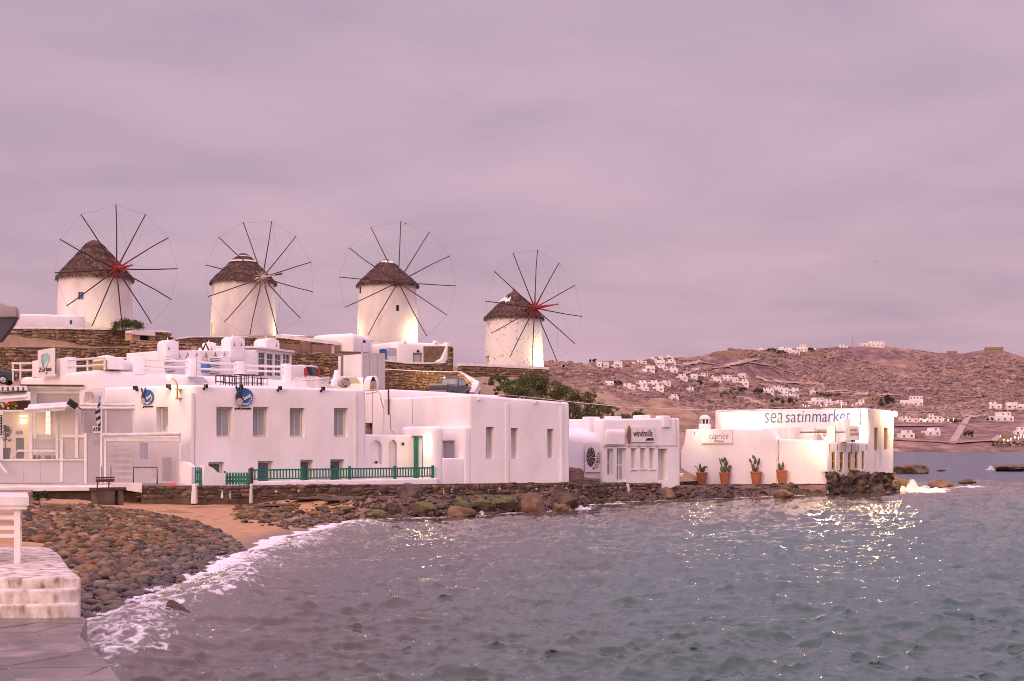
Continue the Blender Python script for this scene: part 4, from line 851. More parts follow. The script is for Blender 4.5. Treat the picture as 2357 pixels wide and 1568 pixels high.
picket_gate(442, 468, 1075, 1118, 64.2, 5, 'tall green picket gate left of the curved white stub wall'); picket_gate(520, 572, 1087, 1117, 65.4, 8, 'wide low green picket gate next to the balustrade')
fr = FP(469, 64.3, 519, 64.9); o = MB(); pr = [fr.px(*C(2, x, y)) for x, y in ((226, 1455), (226, 1320), (232, 1300), (262, 1300), (300, 1318), (328, 1345), (345, 1357), (396, 1357), (396, 1455))]
o.fpoly(fr, pr, 0, .5); T = o.build('stub_wall', 'white', None, True); tag(T, 'small curved white stub wall between two green gates', 'wall')
fr = FP(414, 64.2, 442, 64.0); o = MB(); pr = [fr.px(*C(2, x, y)) for x, y in ((45, 1440), (45, 1268), (80, 1272), (130, 1310), (130, 1455))]; o.fpoly(fr, pr, 0, .4); tag(o.build('stub_wall', 'white', None, True), 'white stub wall left of the tall green gate at the house corner', 'wall')
s, z = fe.px(*C(2, 594, 1330)); MB_ = MB().fbox(fe, s - .10, s + .06, -.12, .05, 1.0, z + .05).build('gate_post', 'rust'); tag(MB_, 'weathered brown post between the wide gate and the balustrade', 'post')
# ---- arched terrace back wall
gb = FS((8.9, 2.2), (13.1, 2.2)); GW = thing('terrace_wall', 'low white wall with an arched niche and arched door behind the balustrade', 'wall', (*SQ(11, 2.4), 1.2))
def arch(fr, n, x0, y0, x1, y1): r = fr.cr(n, x0, y0, x1, y1); w = (r[1] - r[0]) / 2; c = (r[0] + r[1]) / 2; zc = r[3] - w; return [(r[0], r[2]), (r[1], r[2])] + [(c + w * math.cos(t), zc + w * math.sin(t)) for t in np.linspace(0, math.pi, 12)]
cuts = MB(); cuts.fpoly(gb, arch(gb, 3, 160, 1100, 250, 1285), -.3, .16); a2 = arch(gb, 3, 303, 1098, 370, 1420); cuts.fpoly(gb, a2, -.3, .22)
_, zt = gb.px(*C(3, 300, 1057)); block('wall_face', quad(gb, 0, gb.L + .3, 0, .8), 1.1, zt, 'white', GW, .1, cuts, .025, 3)
MB().fpoly(gb, [(s * .94 + .06 * a2[0][0] + .03 * (1 if i else 1), z - .03) for i, (s, z) in enumerate(a2)], .15, .19).build('arched_door', 'white_wood', GW)
s, z = gb.px(*C(3, 213, 1280)); MB().ball(gb.w(s, .08, z + .04), .07).build('bowl', 'dark', GW)
s, z = gb.px(*C(3, 412, 1130)); MB().fbox(gb, s - .05, s + .05, -.1, 0, z - .08, z + .08).build('wall_light', 'black_metal', GW)
# ---- porch with the green door
pf = FS((13.0, 3.3), (13.0, 0)); PO = thing('porch', 'small white rounded porch with a tall green double door and wall lamp', 'porch', (*SQ(13.3, 1.6), 1.2))
r = pf.cr(3, 442, 1068, 572, 1398); cuts = MB().fbox(pf, r[0], r[1], -.4, .22, 1.3, r[3]); _, zt = pf.px(*C(3, 600, 992))
block('wall', sqp((13.0, 0), (13.6, 0), (13.6, 3.4), (13.0, 3.4)), 1.0, zt, 'white', PO, .2, cuts, .03, 4)
D = MB(); m_ = r[0] + (r[1] - r[0]) * .58
MB().fbox(pf, r[0] + .05, m_, .10, .16, 1.3, r[3] - .05).build('door_leaf', 'green_paint', PO)
dl = PO.children[-1] if False else None
for k in range(3): z0 = 1.42 + k * (r[3] - 1.5) / 3; MB().fbox(pf, r[0] + .16, m_ - .12, .085, .098, z0, z0 + (r[3] - 1.5) / 3 - .12).build('door_panel', 'green_paint', PO)
MB().fbox(pf, m_, r[1] - .06, .16, .20, 1.3, r[3] - .05).build('door_leaf_white', 'white_paint', PO)
MB().fbox(pf, r[0], r[0] + .05, -.02, .12, 1.3, r[3]).fbox(pf, r[1] - .06, r[1], -.02, .12, 1.3, r[3]).fbox(pf, r[0], r[1], -.021, .121, r[3] - .06, r[3] + .02).build('door_frame', 'green_paint', PO)
s, z = pf.px(*C(3, 608, 1133)); T = thing('wall_lamp', 'lit wall lamp beside the green door', 'lamp', tuple(pf.w(s, -.1, z - .1)))
MB().lathe(pf.w(s, -.13, z - .07), [(.05, 0), (.085, .05), (.085, .13), (.03, .17)], 10).build('shade', 'lamp_glow', T, True); MB().fbox(pf, s - .03, s + .03, -.08, .03, z + .06, z + .12).build('bracket', 'black_metal', T); lamp(pf.w(s, -.35, z - .05), 7, (1, .74, .46), .06, T)
# ---- white house with three slit windows
Cc = thing('white_house', 'plain white flat-roofed house with three tall slit windows on the sea wall', 'house', (*SQ(18, 4), .9))
cuts = MB(); ws = []
for n, a in ((3, (1067, 995, 1130, 1245)), (3, (1260, 1005, 1320, 1245)), (4, (175, 815, 228, 1045))): r = front.cr(n, *a); ws.append(r); cuts.fbox(front, r[0], r[1], -.5, .45, r[2], r[3])
block('wall', sqp((15.15, 0), (21.75, .0), (21.6, 9), (15.15, 9)), .8, [5.86, 5.56, 5.7, 5.92], 'white', Cc, .14, cuts, .035, 4)
for r in ws: window(Cc, front, (r[0] + .02, r[0] + (r[1] - r[0]) * .62, r[2] + .02, r[3] - .01), .43, 1, 2, 'white_wood', 'glass_dark', .06)
for n, x, y in ((3, 1228, 815), (4, 285, 620)): s, z = front.px(*C(n, x, y)); MB().fbox(front, s - .09, s + .09, -.06, .05, 1.2, z).build('rain_strip', 'white', Cc)
for n, x, y in ((3, 1005, 778), (3, 1450, 806), (4, 75, 605), (4, 262, 612)): s, z = front.px(*C(n, x, y)); MB().fbox(front, s - .05, s + .05, -.16, .05, z - .05, z + .05).build('roof_spout', 'white', Cc)
# front wall with the small recess, buttress
bf = FS((14.8, 6), (14.8, 0)); r = bf.cr(3, 716, 1103, 817, 1240); cuts = MB().fbox(bf, r[0], r[1], -.3, .25, r[2], r[3]); _, zt = front.px(*C(3, 915, 992))
block('buttress', sqp((14.8, -.02), (15.3, -.02), (15.3, 3.4), (14.8, 3.4)), 1.0, zt, 'white', Cc, .14, cuts, .03, 3)
MB().fbox(bf, r[0] + .02, r[1] - .02, .20, .24, r[2] + .02, r[3] - .02).build('shuttered_recess', 'plaster_brown' if False else 'curtain', Cc)
_, zt = front.px(*C(3, 760, 1240)); block('low_wall', sqp((13.5, .02), (14.9, .02), (14.9, .5), (13.5, .5)), 1.0, zt, 'white', Cc, .08, None, .02, 3)
# ---- upper house behind it
lf = FS((15.9, 16), (15.9, 9.4)); D2 = thing('upper_house', 'higher white house behind the slit windowed one, with wall cables and a rusty pipe', 'house', (*SQ(19, 12), 3))
r = lf.cr(3, 128, 965, 178, 1056); cuts = MB().fbox(lf, r[0] - .3, r[1], -.4, .5, r[2], r[3])
block('wall', sqp((15.9, 9.4), (23.6, 9.4), (23.6, 16), (15.9, 16)), 2, [6.46, 6.25, 6.3, 6.5], 'white', D2, .14, cuts, .03, 3)
MB().fbox(lf, r[0] - .3, r[1], .42, .46, r[2], r[3]).build('dark_opening', 'brown_wood', D2)
c9 = FS((15.15, 9), (15.15, 0))
for x, y0, y1, rd, m in ((309, 565, 900, .05, 'rust'), ): a = c9.px(*C(3, x, y0)); b = c9.px(*C(3, x, y1)); MB().tube([c9.w(a[0], -.06, a[1]), c9.w(b[0], -.06, b[1])], rd, 8).build('rusty_pipe', m, D2)
for pts in ([(178, 700), (178, 965)], [(240, 770), (268, 850), (270, 1050)], [(318, 900), (322, 1020), (350, 1040)], [(490, 770), (492, 975)], [(130, 735), (180, 728), (225, 718), (243, 745), (250, 800), (262, 845)]):
    q = [lf.px(*C(3, *p)) for p in pts] if pts[0][0] < 300 else [c9.px(*C(3, *p)) for p in pts]; f_ = lf if pts[0][0] < 300 else c9
    MB().tube([f_.w(a, -.03, b) for a, b in q], .013, 5).build('cable', 'panel_brown', D2)
# ---- sea wall (stone plinth under the terraces)
stone_wall('stone sea wall under the balustrade and the slit windowed house', [wp(581, 1147, 1117, 64.9), wp(700, 1146, 1116.3, 66.6), wp(850, 1143, 1115, 69.3), wp(1000, 1141, 1114, 72.0), wp(1150, 1137, 1112, 74.7), wp(1310, 1134, 1110.5, 77.3), wp(1441, 1130.5, 1110.5, 82.4)],
           m='stone_sea', size=(.16, .62, .12, .34), core='mortar_sea', group='stone sea walls', thick=1.3, most=290, flush=.16)
stone_wall('short stone sea wall in front of the slit windowed restaurant door', [wp(1448, 1130.5, 1112, 82.7), wp(1516, 1130, 1112, 84.8)], m='stone_sea', size=(.22, .5, .1, .2), core='mortar_sea', group='stone sea walls')
stone_wall('low stone sea wall under the wide green gate', [wp(452, 1146, 1117.5, 63.2), wp(575, 1146.5, 1117.5, 64.7)], m='stone_sea', size=(.2, .5, .12, .28), core='mortar_sea', group='stone sea walls', thick=1., flush=.155, down=.7)
stone_wall('low stone sea wall behind the red mat, left of the green gate', [wp(325, 1147, 1118, 62.4), wp(442, 1147, 1118, 63.0)], m='stone_sea', size=(.2, .5, .12, .28), core='mortar_sea', group='stone sea walls', thick=1., flush=.155, down=.7)
for x, Y, w in ((447, 63.0, .12), (578, 64.75, .07), (1444.5, 82.5, .14)):
    a = P(x, 1147, Y); z1_ = P(x, 1114, Y).z; mb = MB(); mb.hexa([(a.x - w, a.y - .14, a.z - .25), (a.x + w, a.y - .14, a.z - .25), (a.x + w, a.y + .6, a.z - .25), (a.x - w, a.y + .6, a.z - .25), (a.x - w * .7, a.y - .08, z1_), (a.x + w * .7, a.y - .08, z1_), (a.x + w * .7, a.y + .6, z1_), (a.x - w * .7, a.y + .6, z1_)])
    tag(soft('white_buttress', mb, 'white_aged', None, .04, .03, .25), {447: 'sloping white plaster buttress left of the wide green gate', 578: 'white plaster pier with a thin blue pipe under the balustrade start', 1444.5: 'white plaster pier between the two sea walls below the door'}[x], 'pier')
# ============================================================ ROOF TERRACES AND HILL HOUSES
def frail(fr, x0, x1, n, ya, yb, d=.15, r=.055):
    a = fr.px(*C(n, x0, ya), d); b = fr.px(*C(n, x1, yb), d); return MB().tube([fr.w(a[0], d, a[1]), fr.w((a[0] + b[0]) / 2, d, (a[1] + b[1]) / 2 - .02), fr.w(b[0], d, b[1])], r, 8)
jf = FS((-2.6, 6.4), (9.2, 6.4)); jl = FS((-2.6, 18.4), (-2.6, 6.4))
J = thing('roof_terrace', 'white roof terrace with square posts and round pipe rails above the souvenir house', 'terrace', (*SQ(2, 9), 4))
block('wall', sqp((-2.6, 6.4), (9.2, 6.4), (9.2, 12), (1, 18.6), (-2.6, 18.6)), 1.2, [6.9, 6.62, 6.7, 6.95, 7.0], 'white', J, .28, None, .04, 4)
for fr, n, a in ((jl, 1, (247, 475, 300, 592)), (jl, 1, (437, 455, 517, 602)), (jf, 1, (1052, 443, 1135, 568)), (jf, 2, (112, 460, 172, 588)), (jf, 2, (492, 483, 550, 600)), (jf, 2, (862, 500, 918, 640))):
    r = fr.cr(n, *a, .0); block('post', quad(fr, r[0], r[1], .02, .55), r[2] - .1, r[3], 'white', J, .05, None, .015, 2)
for fr, a in ((jl, (95, 247, 1, 497, 497)), (jl, (95, 247, 1, 550, 552)), (jl, (517, 825, 1, 472, 452)), (jl, (517, 825, 1, 522, 508)), (jf, (1140, 1495, 1, 469, 483)), (jf, (1140, 1495, 1, 518, 530)), (jf, (1140, 1290, 1, 548, 552)), (jf, (172, 492, 2, 487, 503)), (jf, (172, 492, 2, 540, 548)), (jf, (550, 862, 2, 514, 524)), (jf, (550, 862, 2, 552, 562))):
    frail(fr, a[0], a[1], a[2], a[3], a[4]).build('rail', 'white_paint', J, True)
for x in (102, 160, 686, 820): a = jl.px(*C(1, x, 455 if x > 500 else 490), .15); MB().tube([jl.w(a[0], .15, a[1]), jl.w(a[0], .15, 6.8)], .05, 8).build('rail_post', 'white_paint', J, True)
o = MB(); o.fpoly(jf, [jf.px(*C(1, x, y), .4) for x, y in ((828, 550), (1075, 556), (1075, 500), (960, 462), (860, 434), (828, 430))], .4, 1.6); soft('sloping_parapet', o, 'white', J, .06, .02)
r = jl.cr(1, 720, 478, 822, 548, .6); MB().fbox(jl, r[0], r[1], .6, .7, r[2], r[3]).build('yellow_shutter', 'yellow_door', J); MB().fbox(jl, r[0] - .2, r[1] + .05, .72, 1.5, r[2], r[3] + .12).build('shutter_surround', 'white', J)
r = jf.cr(2, 135, 600, 265, 648, -.6); MB().hexa([jf.w(r[0], -.6, r[2]), jf.w(r[1], -.6, r[2]), jf.w(r[1], -.5, r[2]), jf.w(r[0], -.5, r[2]), jf.w(r[0] - .02, -.1, r[3]), jf.w(r[1] - .1, -.1, r[3]), jf.w(r[1] - .1, 0, r[3]), jf.w(r[0] - .02, 0, r[3])]).build('slate_panel', 'grey_metal', J)
# ---- restaurant name board on the terrace
r = jl.cr(1, 300, 386, 422, 602, -.35); Z = thing('name_board', 'tall white name board with a teal emblem on the roof terrace edge', 'sign', tuple(jl.w((r[0] + r[1]) / 2, -.3, r[2])))
MB().fbox(jl, r[0], r[1], -.38, -.28, r[2], r[3]).build('board', 'sign_white', Z)
mat('teal', (.30, .56, .50), rough=.6); mat('teal_blue', (.16, .40, .55), rough=.6); mat('orange_ink', (.62, .27, .10), rough=.6)
w_, h_ = r[1] - r[0], r[3] - r[2]; sx_ = .42 * w_ / (.145 * h_) if False else 1.
def ell(fr, cx, cz, a, b, d, m, T, name, rot=0.): MB().fpoly(fr, [(cx + a * math.cos(t) * math.cos(rot) - b * math.sin(t) * math.sin(rot), cz + a * math.cos(t) * math.sin(rot) + b * math.sin(t) * math.cos(rot)) for t in np.linspace(0, 2 * math.pi, 26)[:-1]], d, d + .012).build(name, m, T)
cx_, cz_ = r[0] + w_ * .56, r[2] + h_ * .66
ell(jl, cx_, cz_, w_ * .25, h_ * .20, -.395, 'teal', Z, 'emblem_disc'); ell(jl, r[0] + w_ * .36, r[2] + h_ * .46, w_ * .16, h_ * .08, -.41, 'teal_blue', Z, 'emblem_leaf', -.9); ell(jl, r[0] + w_ * .62, r[2] + h_ * .46, w_ * .09, h_ * .07, -.41, 'sign_white', Z, 'emblem_figure', .6); ell(jl, r[0] + w_ * .33, r[2] + h_ * .77, w_ * .09, h_ * .012, -.41, 'ink', Z, 'emblem_bird', .3)
text('Zorbas', h_ * .24, Z, wallM(jl, r[0] + w_ * .5, r[2] + h_ * .26, -.395), 'ink', sx=w_ * .86 / (h_ * .24 * 3.0))
text('mykonos', h_ * .10, Z, wallM(jl, r[0] + w_ * .6, r[2] + h_ * .135, -.395), 'orange_ink', sx=.8)
# ---- terrace lamp behind
p = P(*C(1, 1197, 490), 86); T = thing('bulkhead_lamp', 'round lit bulkhead lamp on the terrace in front of the warm stone wall', 'lamp', (p.x, p.y, p.z - .2))
MB().ball(p, .13).build('globe', 'lamp_glow', T, True); MB().tube([(p.x, p.y, p.z - 1.6), (p.x, p.y, p.z - .1)], .03, 6).build('stem', 'black_metal', T); lamp(p + Vector((0, 1.2, .3)), 80, r=.2, parent=T)
# ---- upper white house with zigzag frieze
hf = FP(380, 82.5, 592, 87.5); _, ztl = hf.px(*C(1, 1400, 402)); _, ztr = hf.px(*C(2, 440, 382))
HH = thing('frieze_house', 'white roof house with a row of small triangular vents and louvred screens', 'house', tuple(hf.w(hf.L / 2, 1, 6)))
cuts = MB()
for x in (28, 100, 172, 245, 317, 390): a, b, c = hf.px(*C(2, x - 20, 456)), hf.px(*C(2, x + 20, 456)), hf.px(*C(2, x, 405)); cuts.fpoly(hf, [a, b, c], -.2, .14)
rr = hf.cr(2, 30, 462, 105, 600)
block('wall', quad(hf, 0, hf.L, 0, 4), 5.5, [ztl, ztr, ztr, ztl], 'white', HH, .07, cuts, .02, 2)
for n, a in ((1, (1280, 462, 1378, 562)), (2, (265, 447, 357, 580))):
    r = hf.cr(n, *a, -.25); S = MB().fbox(hf, r[0], r[0] + .05, -.3, -.22, r[2], r[3]).fbox(hf, r[1] - .05, r[1], -.3, -.22, r[2], r[3]).build('louvre_screen', 'white_paint', HH)
    for k in range(10): z = r[2] + (r[3] - r[2]) * (k + .3) / 10; MB().hexa([hf.w(r[0] + .05, -.30, z), hf.w(r[1] - .05, -.30, z), hf.w(r[1] - .05, -.22, z + .06), hf.w(r[0] + .05, -.22, z + .06), hf.w(r[0] + .05, -.30, z + .02), hf.w(r[1] - .05, -.30, z + .02), hf.w(r[1] - .05, -.22, z + .08), hf.w(r[0] + .05, -.22, z + .08)]).build('slat', 'white_paint', S)
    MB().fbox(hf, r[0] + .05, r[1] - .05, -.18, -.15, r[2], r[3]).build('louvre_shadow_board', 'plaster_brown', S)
for x0, x1 in ((357, 440), (105, 165), (175, 215)): r = hf.cr(2, x0, 445, x1, 600, -.1); block('pier', quad(hf, r[0], r[1], -.12, .3), r[2] - .3, r[3], 'white', HH, .03, wob=0)
def chimney(fr, n, rect, label, holes, d=-.1, side=True):
    r = fr.cr(n, *rect, d); T = thing('chimney', label, 'chimney', tuple(fr.w((r[0] + r[1]) / 2, d + .4, r[2])), 'white chimneys with horned tops'); w = r[1] - r[0]; rz = w * .28
    out = [(r[0], r[2]), (r[1], r[2])] + [(r[0] + w / 2 + w / 2 * math.cos(t), r[3] - rz + rz * math.sin(t)) for t in np.linspace(0, math.pi, 9)]
    cuts = MB()
    for hx in holes: q = fr.cr(n, hx - 9, rect[1] + (45 if rect[3] - rect[1] > 100 else 30), hx + 9, rect[1] + (78 if rect[3] - rect[1] > 100 else 70), d); cuts.fpoly(fr, [(q[0], q[2]), (q[1], q[2]), ((q[0] + q[1]) / 2, q[3])], d - .3, d + .25)
    o = MB(); o.fpoly(fr, out, d, d + w * .9); soft('stack', o, 'white', T, .05, .015, .4, 2, cuts)
    for hx in holes: q = fr.cr(n, hx - 9, rect[1] + (45 if rect[3] - rect[1] > 100 else 30), hx + 9, rect[1] + (78 if rect[3] - rect[1] > 100 else 70), d); MB().fpoly(fr, [(q[0], q[2]), (q[1], q[2]), ((q[0] + q[1]) / 2, q[3])], d + .14, d + .2).build('smoke_vent', 'dark', T)
    for s, dd in ((r[0] + .05, .1), (r[1] - .05, .1), ((r[0] + r[1]) / 2, w * .5)): MB().tube([fr.w(s, d + dd, r[3] - rz * (.9 if dd == .1 else .1)), fr.w(s + (.06 if s > (r[0] + r[1]) / 2 else -.06 if dd == .1 else 0), d + dd, r[3] - rz * (.2 if dd == .1 else -.6))], [.05, .02], 6).build('horn', 'coping', T)
chimney(hf, 1, (1297, 312, 1405, 470), 'white horned chimney at the left end of the frieze house, one vent showing', (1326,))
chimney(hf, 2, (437, 285, 550, 480), 'tall white horned chimney with two vents beside the sunroom', (467, 522))
chimney(FP(566, 91.5, 673, 95), 2, (713, 300, 822, 400), 'white horned chimney standing behind the sunroom roof', (797,))
r = hf.cr(2, 255, 330, 325, 385, 2.5); chimney(hf, 2, (255, 330, 325, 400), 'small far white chimney behind the frieze house roof', (290,), 2.5)
for x in (195, 240): a = hf.px(*C(2, x - 28, 385), 2); b = hf.px(*C(2, x, 340), 2); c = hf.px(*C(2, x + 30, 382), 2); T = MB().tube([hf.w(a[0], 2, a[1] - .2), hf.w(b[0], 2, b[1]), hf.w(c[0], 2, c[1] - .2)], .06, 6).build('roof_vent_hood', 'brown_wood'); tag(T, 'dark wooden gable hood on the roof, %s of two' % ('left' if x == 195 else 'right'), 'roof vent', 'dark wooden gable hoods')
# ---- sunroom
zf = FP(*(C(2, 645, 0)[0], 90.5), *(C(2, 915, 0)[0], 94.5)); SR = thing('sunroom', 'glazed white sunroom with small paned windows beside the van', 'sunroom', tuple(zf.w(1.5, 1, 6.5)))
_, zt = zf.px(*C(2, 780, 398)); cuts = MB(); ws = [zf.cr(2, *a) for a in ((655, 410, 708, 600), (720, 420, 770, 600), (783, 425, 832, 600), (847, 422, 902, 600))]
for r in ws: cuts.fbox(zf, r[0], r[1], -.2, .14, r[2], r[3])
lx = zf.px(*C(2, 555, 400))[0]
block('wall', [tuple(zf.w(0, 0, 0).xy), tuple(zf.w(zf.L, 0, 0).xy), tuple(zf.w(zf.L, 3, 0).xy), tuple(zf.w(lx - .6, 3.2, 0).xy), tuple(zf.w(lx, .9, 0).xy)], 5.5, zt, 'white', SR, .03, cuts, 0)
for r in ws: window(SR, zf, r, .13, 2, 4, 'white_paint', 'glass_dark', .05)
block('roof_slab', [tuple(zf.w(-.1, -.2, 0).xy), tuple(zf.w(zf.L + .1, -.2, 0).xy), tuple(zf.w(zf.L + .1, 3, 0).xy), tuple(zf.w(lx - .5, 3, 0).xy), tuple(zf.w(lx - .1, .7, 0).xy)], zt + .003, zt + .12, 'white_aged', SR, .03, None, 0)
# ---- things on the roofs
p = P(*C(2, 240, 570), 80); T = MB().lathe(p, [(.24, 0), (.26, .05), (.28, .3), (.26, .33), (.28, .36), (.25, .6), (.2, .62)], 16).build('plastic_barrel', 'blue_paint', None, True); tag(T, 'blue plastic barrel on the roof terrace', 'barrel')
def frame_stool(x, Y, y0, y1, w, label, m='black_metal', rot=.4):
    a = P(x, y1, Y); h = P(x, y0, Y).z - a.z; T = MB(); c, s = math.cos(rot) * w / 2, math.sin(rot) * w / 2; pts = [(a.x - c + s, a.y - s - c), (a.x + c + s, a.y + s - c), (a.x + c - s, a.y + s + c), (a.x - c - s, a.y - s + c)]
    for i in range(4): q = pts[(i + 1) % 4]; T.tube([(*pts[i], a.z), (*pts[i], a.z + h)], .018, 5); T.tube([(*pts[i], a.z + h), (*q, a.z + h)], .016, 5); T.tube([(*pts[i], a.z + h * .25), (*q, a.z + h * .25)], .012, 5)
    tag(T.build('stool_frame', m), label, 'stool', 'bare metal stool frames on the roof')
for i, (x, y0, y1, w) in enumerate(((352, 594, 655, .40), (402, 590, 668, .44), (438, 600, 672, .4), (475, 598, 672, .42), (515, 586, 672, .44), (560, 592, 672, .42), (600, 588, 672, .44), (640, 592, 672, .42))):
    frame_stool(C(2, x, 0)[0], 71 + (i % 3) * .5, C(2, 0, y0)[1], C(2, 0, y1)[1], w, ('leftmost black metal stool frame on the souvenir house roof', 'second black metal stool frame from the left on the roof', 'third black metal stool frame from the left on the roof', 'fourth black metal stool frame from the left on the roof', 'fifth black metal stool frame from the left on the roof', 'sixth black metal stool frame from the left on the roof', 'seventh black metal stool frame from the left on the roof', 'rightmost black metal stool frame on the souvenir house roof')[i], rot=.3 + i * .2)
frame_stool(C(2, 685, 0)[0], 72, C(2, 0, 617)[1], C(2, 0, 673)[1], .34, 'rusty brown folding stool frame right of the black ones', 'rust', .8)
rf_ = FS((6.4, 5.4), (9.0, 4.6)); a = rf_.cr('c', 405, 600, 1222, 800); T = thing('reed_fence', 'weathered reed screen of thin white slats along the roof edge', 'screen', tuple(rf_.w((a[0] + a[1]) / 2, 0, a[2])))
n = 44
for i in range(n): s = a[0] + (a[1] - a[0]) * i / n; MB().fbox(rf_, s, s + (a[1] - a[0]) / n * .62, 0, .02, a[2] - .15, a[3] + random.uniform(-.04, .03)).build('slat', 'white_wood', T)
z = a[2] + (a[3] - a[2]) * .62; MB().tube([rf_.w(a[0], -.03, z - .06), rf_.w(a[1], -.03, z + .12)], .03, 6).build('rail', 'white_wood', T)
fr = FS((8.2, 3.0), (11, 2.6)); q = [fr.px(*C('c', x, y)) for x, y in ((1325, 810), (1325, 680), (1370, 650), (1385, 560), (1405, 450), (1425, 442), (1440, 460), (1460, 540), (1500, 640), (1510, 660), (1510, 810))]
o = MB(); o.fpoly(fr, q, 0, .5); tag(soft('peaked_chimney', o, 'white', None, .08, .02, .3), 'white pointed plaster chimney on the roof edge right of the reed screen', 'chimney')
s, z = fr.px(*C('c', 1507, 748)); T = thing('round_drum', 'pale round drum lid with a rusty edge on the roof', 'drum', tuple(fr.w(s, -.4, z - .3))); rr = fr.px(*C('c', 1617, 748))[0] - s
MB().fpoly(fr, [(s + rr * math.cos(t), z + rr * .92 * math.sin(t)) for t in np.linspace(0, 2 * math.pi, 30)[:-1]], -.55, -.1).build('drum_body', 'rusty_white', T, True); MB().fbox(fr, s - .06, s + .05, -.57, -.53, z - rr * .85, z - rr * .5).build('drain_hole', 'dark', T)
fr = FS((10.5, 7.6), (12.6, 7.6)); q = [fr.px(*C('c', x, y)) for x, y in ((2120, 920), (2130, 780), (2160, 640), (2200, 585), (2260, 575), (2310, 600), (2335, 700), (2335, 920))]; o = MB(); o.fpoly(fr, q, 0, .8); T = soft('roof_oven', o, 'white', None, .08, .02, .3); tag(T, 'small white domed roof oven with a crumbling stone mouth', 'oven')
q = [fr.px(*C('c', x, y)) for x, y in ((2150, 700), (2260, 700), (2215, 600), (2190, 610))]; MB().fpoly(fr, q, -.03, .03).build('oven_mouth', 'dark', T); q = [fr.px(*C('c', x, y)) for x, y in ((2130, 875), (2275, 875), (2270, 705), (2145, 705))]; MB().fpoly(fr, q, -.04, .03).build('bare_stone', 'stone_warm', T)
# ---- container-like sheds and hill houses
fr = FP(*(C(3, -25, 0)[0], 98.5), *(C(3, 92, 0)[0], 98.0)); T = thing('brown_shed', 'brown metal shed wall beside the stacked stone wall', 'shed', tuple(fr.w(1, 1, 7)))
a = fr.px(*C(3, 0, 412)); b = fr.px(*C(3, 92, 418)); o = MB(); o.fpoly(fr, [(-.5, 6.5), (fr.L, 6.5), (fr.L, b[1]), (-.5, a[1])], 0, 1.2); o.build('wall', 'panel_brown', T); MB().fpoly(fr, [(-.6, a[1]), (fr.L + .05, b[1]), (fr.L + .05, b[1] + .1), (-.6, a[1] + .1)], -.1, 1.2).build('roof_edge', 'brown_wood', T)
fr2 = FP(*(C(3, 92, 0)[0], 96.8), *(C(3, 276, 0)[0], 98)); T = thing('white_panel_shed', 'white panelled shed beside the brown one above the silver car', 'shed', tuple(fr2.w(2, 1, 7)))
a = fr2.px(*C(3, 95, 412)); b = fr2.px(*C(3, 276, 420))
for k in range(3): s0 = fr2.L * k / 3; MB().fpoly(fr2, [(s0 + .01, 6.2), (s0 + fr2.L / 3 - .01, 6.2), (s0 + fr2.L / 3 - .01, a[1] + (b[1] - a[1]) * (k + 1) / 3), (s0 + .01, a[1] + (b[1] - a[1]) * k / 3)], 0, .06).build('wall_panel', 'grey_panel', T)
MB().fbox(fr2, 0, fr2.L, .065, 3, 6.2, min(a[1], b[1]) - .1).build('shed_body', 'white', T); MB().fbox(fr2, -.05, .03, -.06, 0, 6.2, a[1] + .05).build('corner_post', 'coping', T)
kf_ = FP(*(C(2, 1060, 0)[0], 124), *(C(2, 1395, 0)[0], 121)); _, zt = kf_.px(*C(2, 1300, 262)); K1_ = thing('cube_house', 'rounded white cube house between the second and third windmills', 'house', tuple(kf_.w(5, 2, 10)))
kr = FP(*(C(2, 1395, 0)[0], 121), *(C(2, 1550, 0)[0], 126)); cuts = MB(); r = kr.cr(2, 1463, 340, 1487, 400); cuts.fbox(kr, r[0], r[1], -.3, .25, r[2] - .5, r[3])
block('wall', [tuple(kf_.w(0, 0, 0).xy), tuple(kr.w(0, 0, 0).xy), tuple(kr.w(kr.L, 0, 0).xy), tuple(kr.w(kr.L - 3, 9, 0).xy), tuple(kf_.w(0, 7, 0).xy)], 9.5, zt, 'white', K1_, .45, cuts, .06, 4)
MB().fbox(kr, r[0], r[1], .15, .2, r[2] - .5, r[3]).build('door', 'grey_metal', K1_); s, z = kr.px(*C(2, 1475, 327)); MB().ball(kr.w(s, -.1, z), .14).build('wall_light', 'black_metal', K1_)
fr = FP(*(C(2, 800, 0)[0], 128), *(C(2, 1290, 0)[0], 124.5)); q = [fr.px(*C(2, x, y)) for x, y in ((800, 330), (1290, 385), (1290, 352), (1060, 300), (1000, 280), (830, 268), (800, 285))]; o = MB(); o.fpoly(fr, q, 0, .6); tag(soft('sloping_parapet', o, 'white', None, .1, .03), 'sloping white parapet wall right of the second windmill', 'wall')
k2 = FP(*(C(3, 368, 0)[0], 126), *(C(3, 750, 0)[0], 129)); r = k2.cr(3, 493, 415, 567, 487); cuts = MB().fbox(k2, r[0], r[1], -.3, .2, r[2] - .3, r[3]); _, zt = k2.px(*C(3, 500, 330))
K2 = thing('low_house', 'low white house with a pale blue framed door under the third windmill', 'house', tuple(k2.w(5, 2, 9))); block('wall', [tuple(k2.w(0, 0, 0).xy), tuple(k2.w(k2.L * 1.02, 0, 0).xy), tuple(k2.w(k2.L * 1.05, 5, 0).xy), tuple(k2.w(0, 5, 0).xy)], 9.0, zt, 'white', K2, .3, cuts, .06, 4)
window(K2, k2, (r[0], r[1], r[2] - .3, r[3]), .18, 1, 1, 'pale_blue', 'curtain', .14, 'door'); s, z = k2.px(*C(3, 528, 402)); MB().ball(k2.w(s, -.12, z), .13).build('wall_light', 'black_metal', K2)
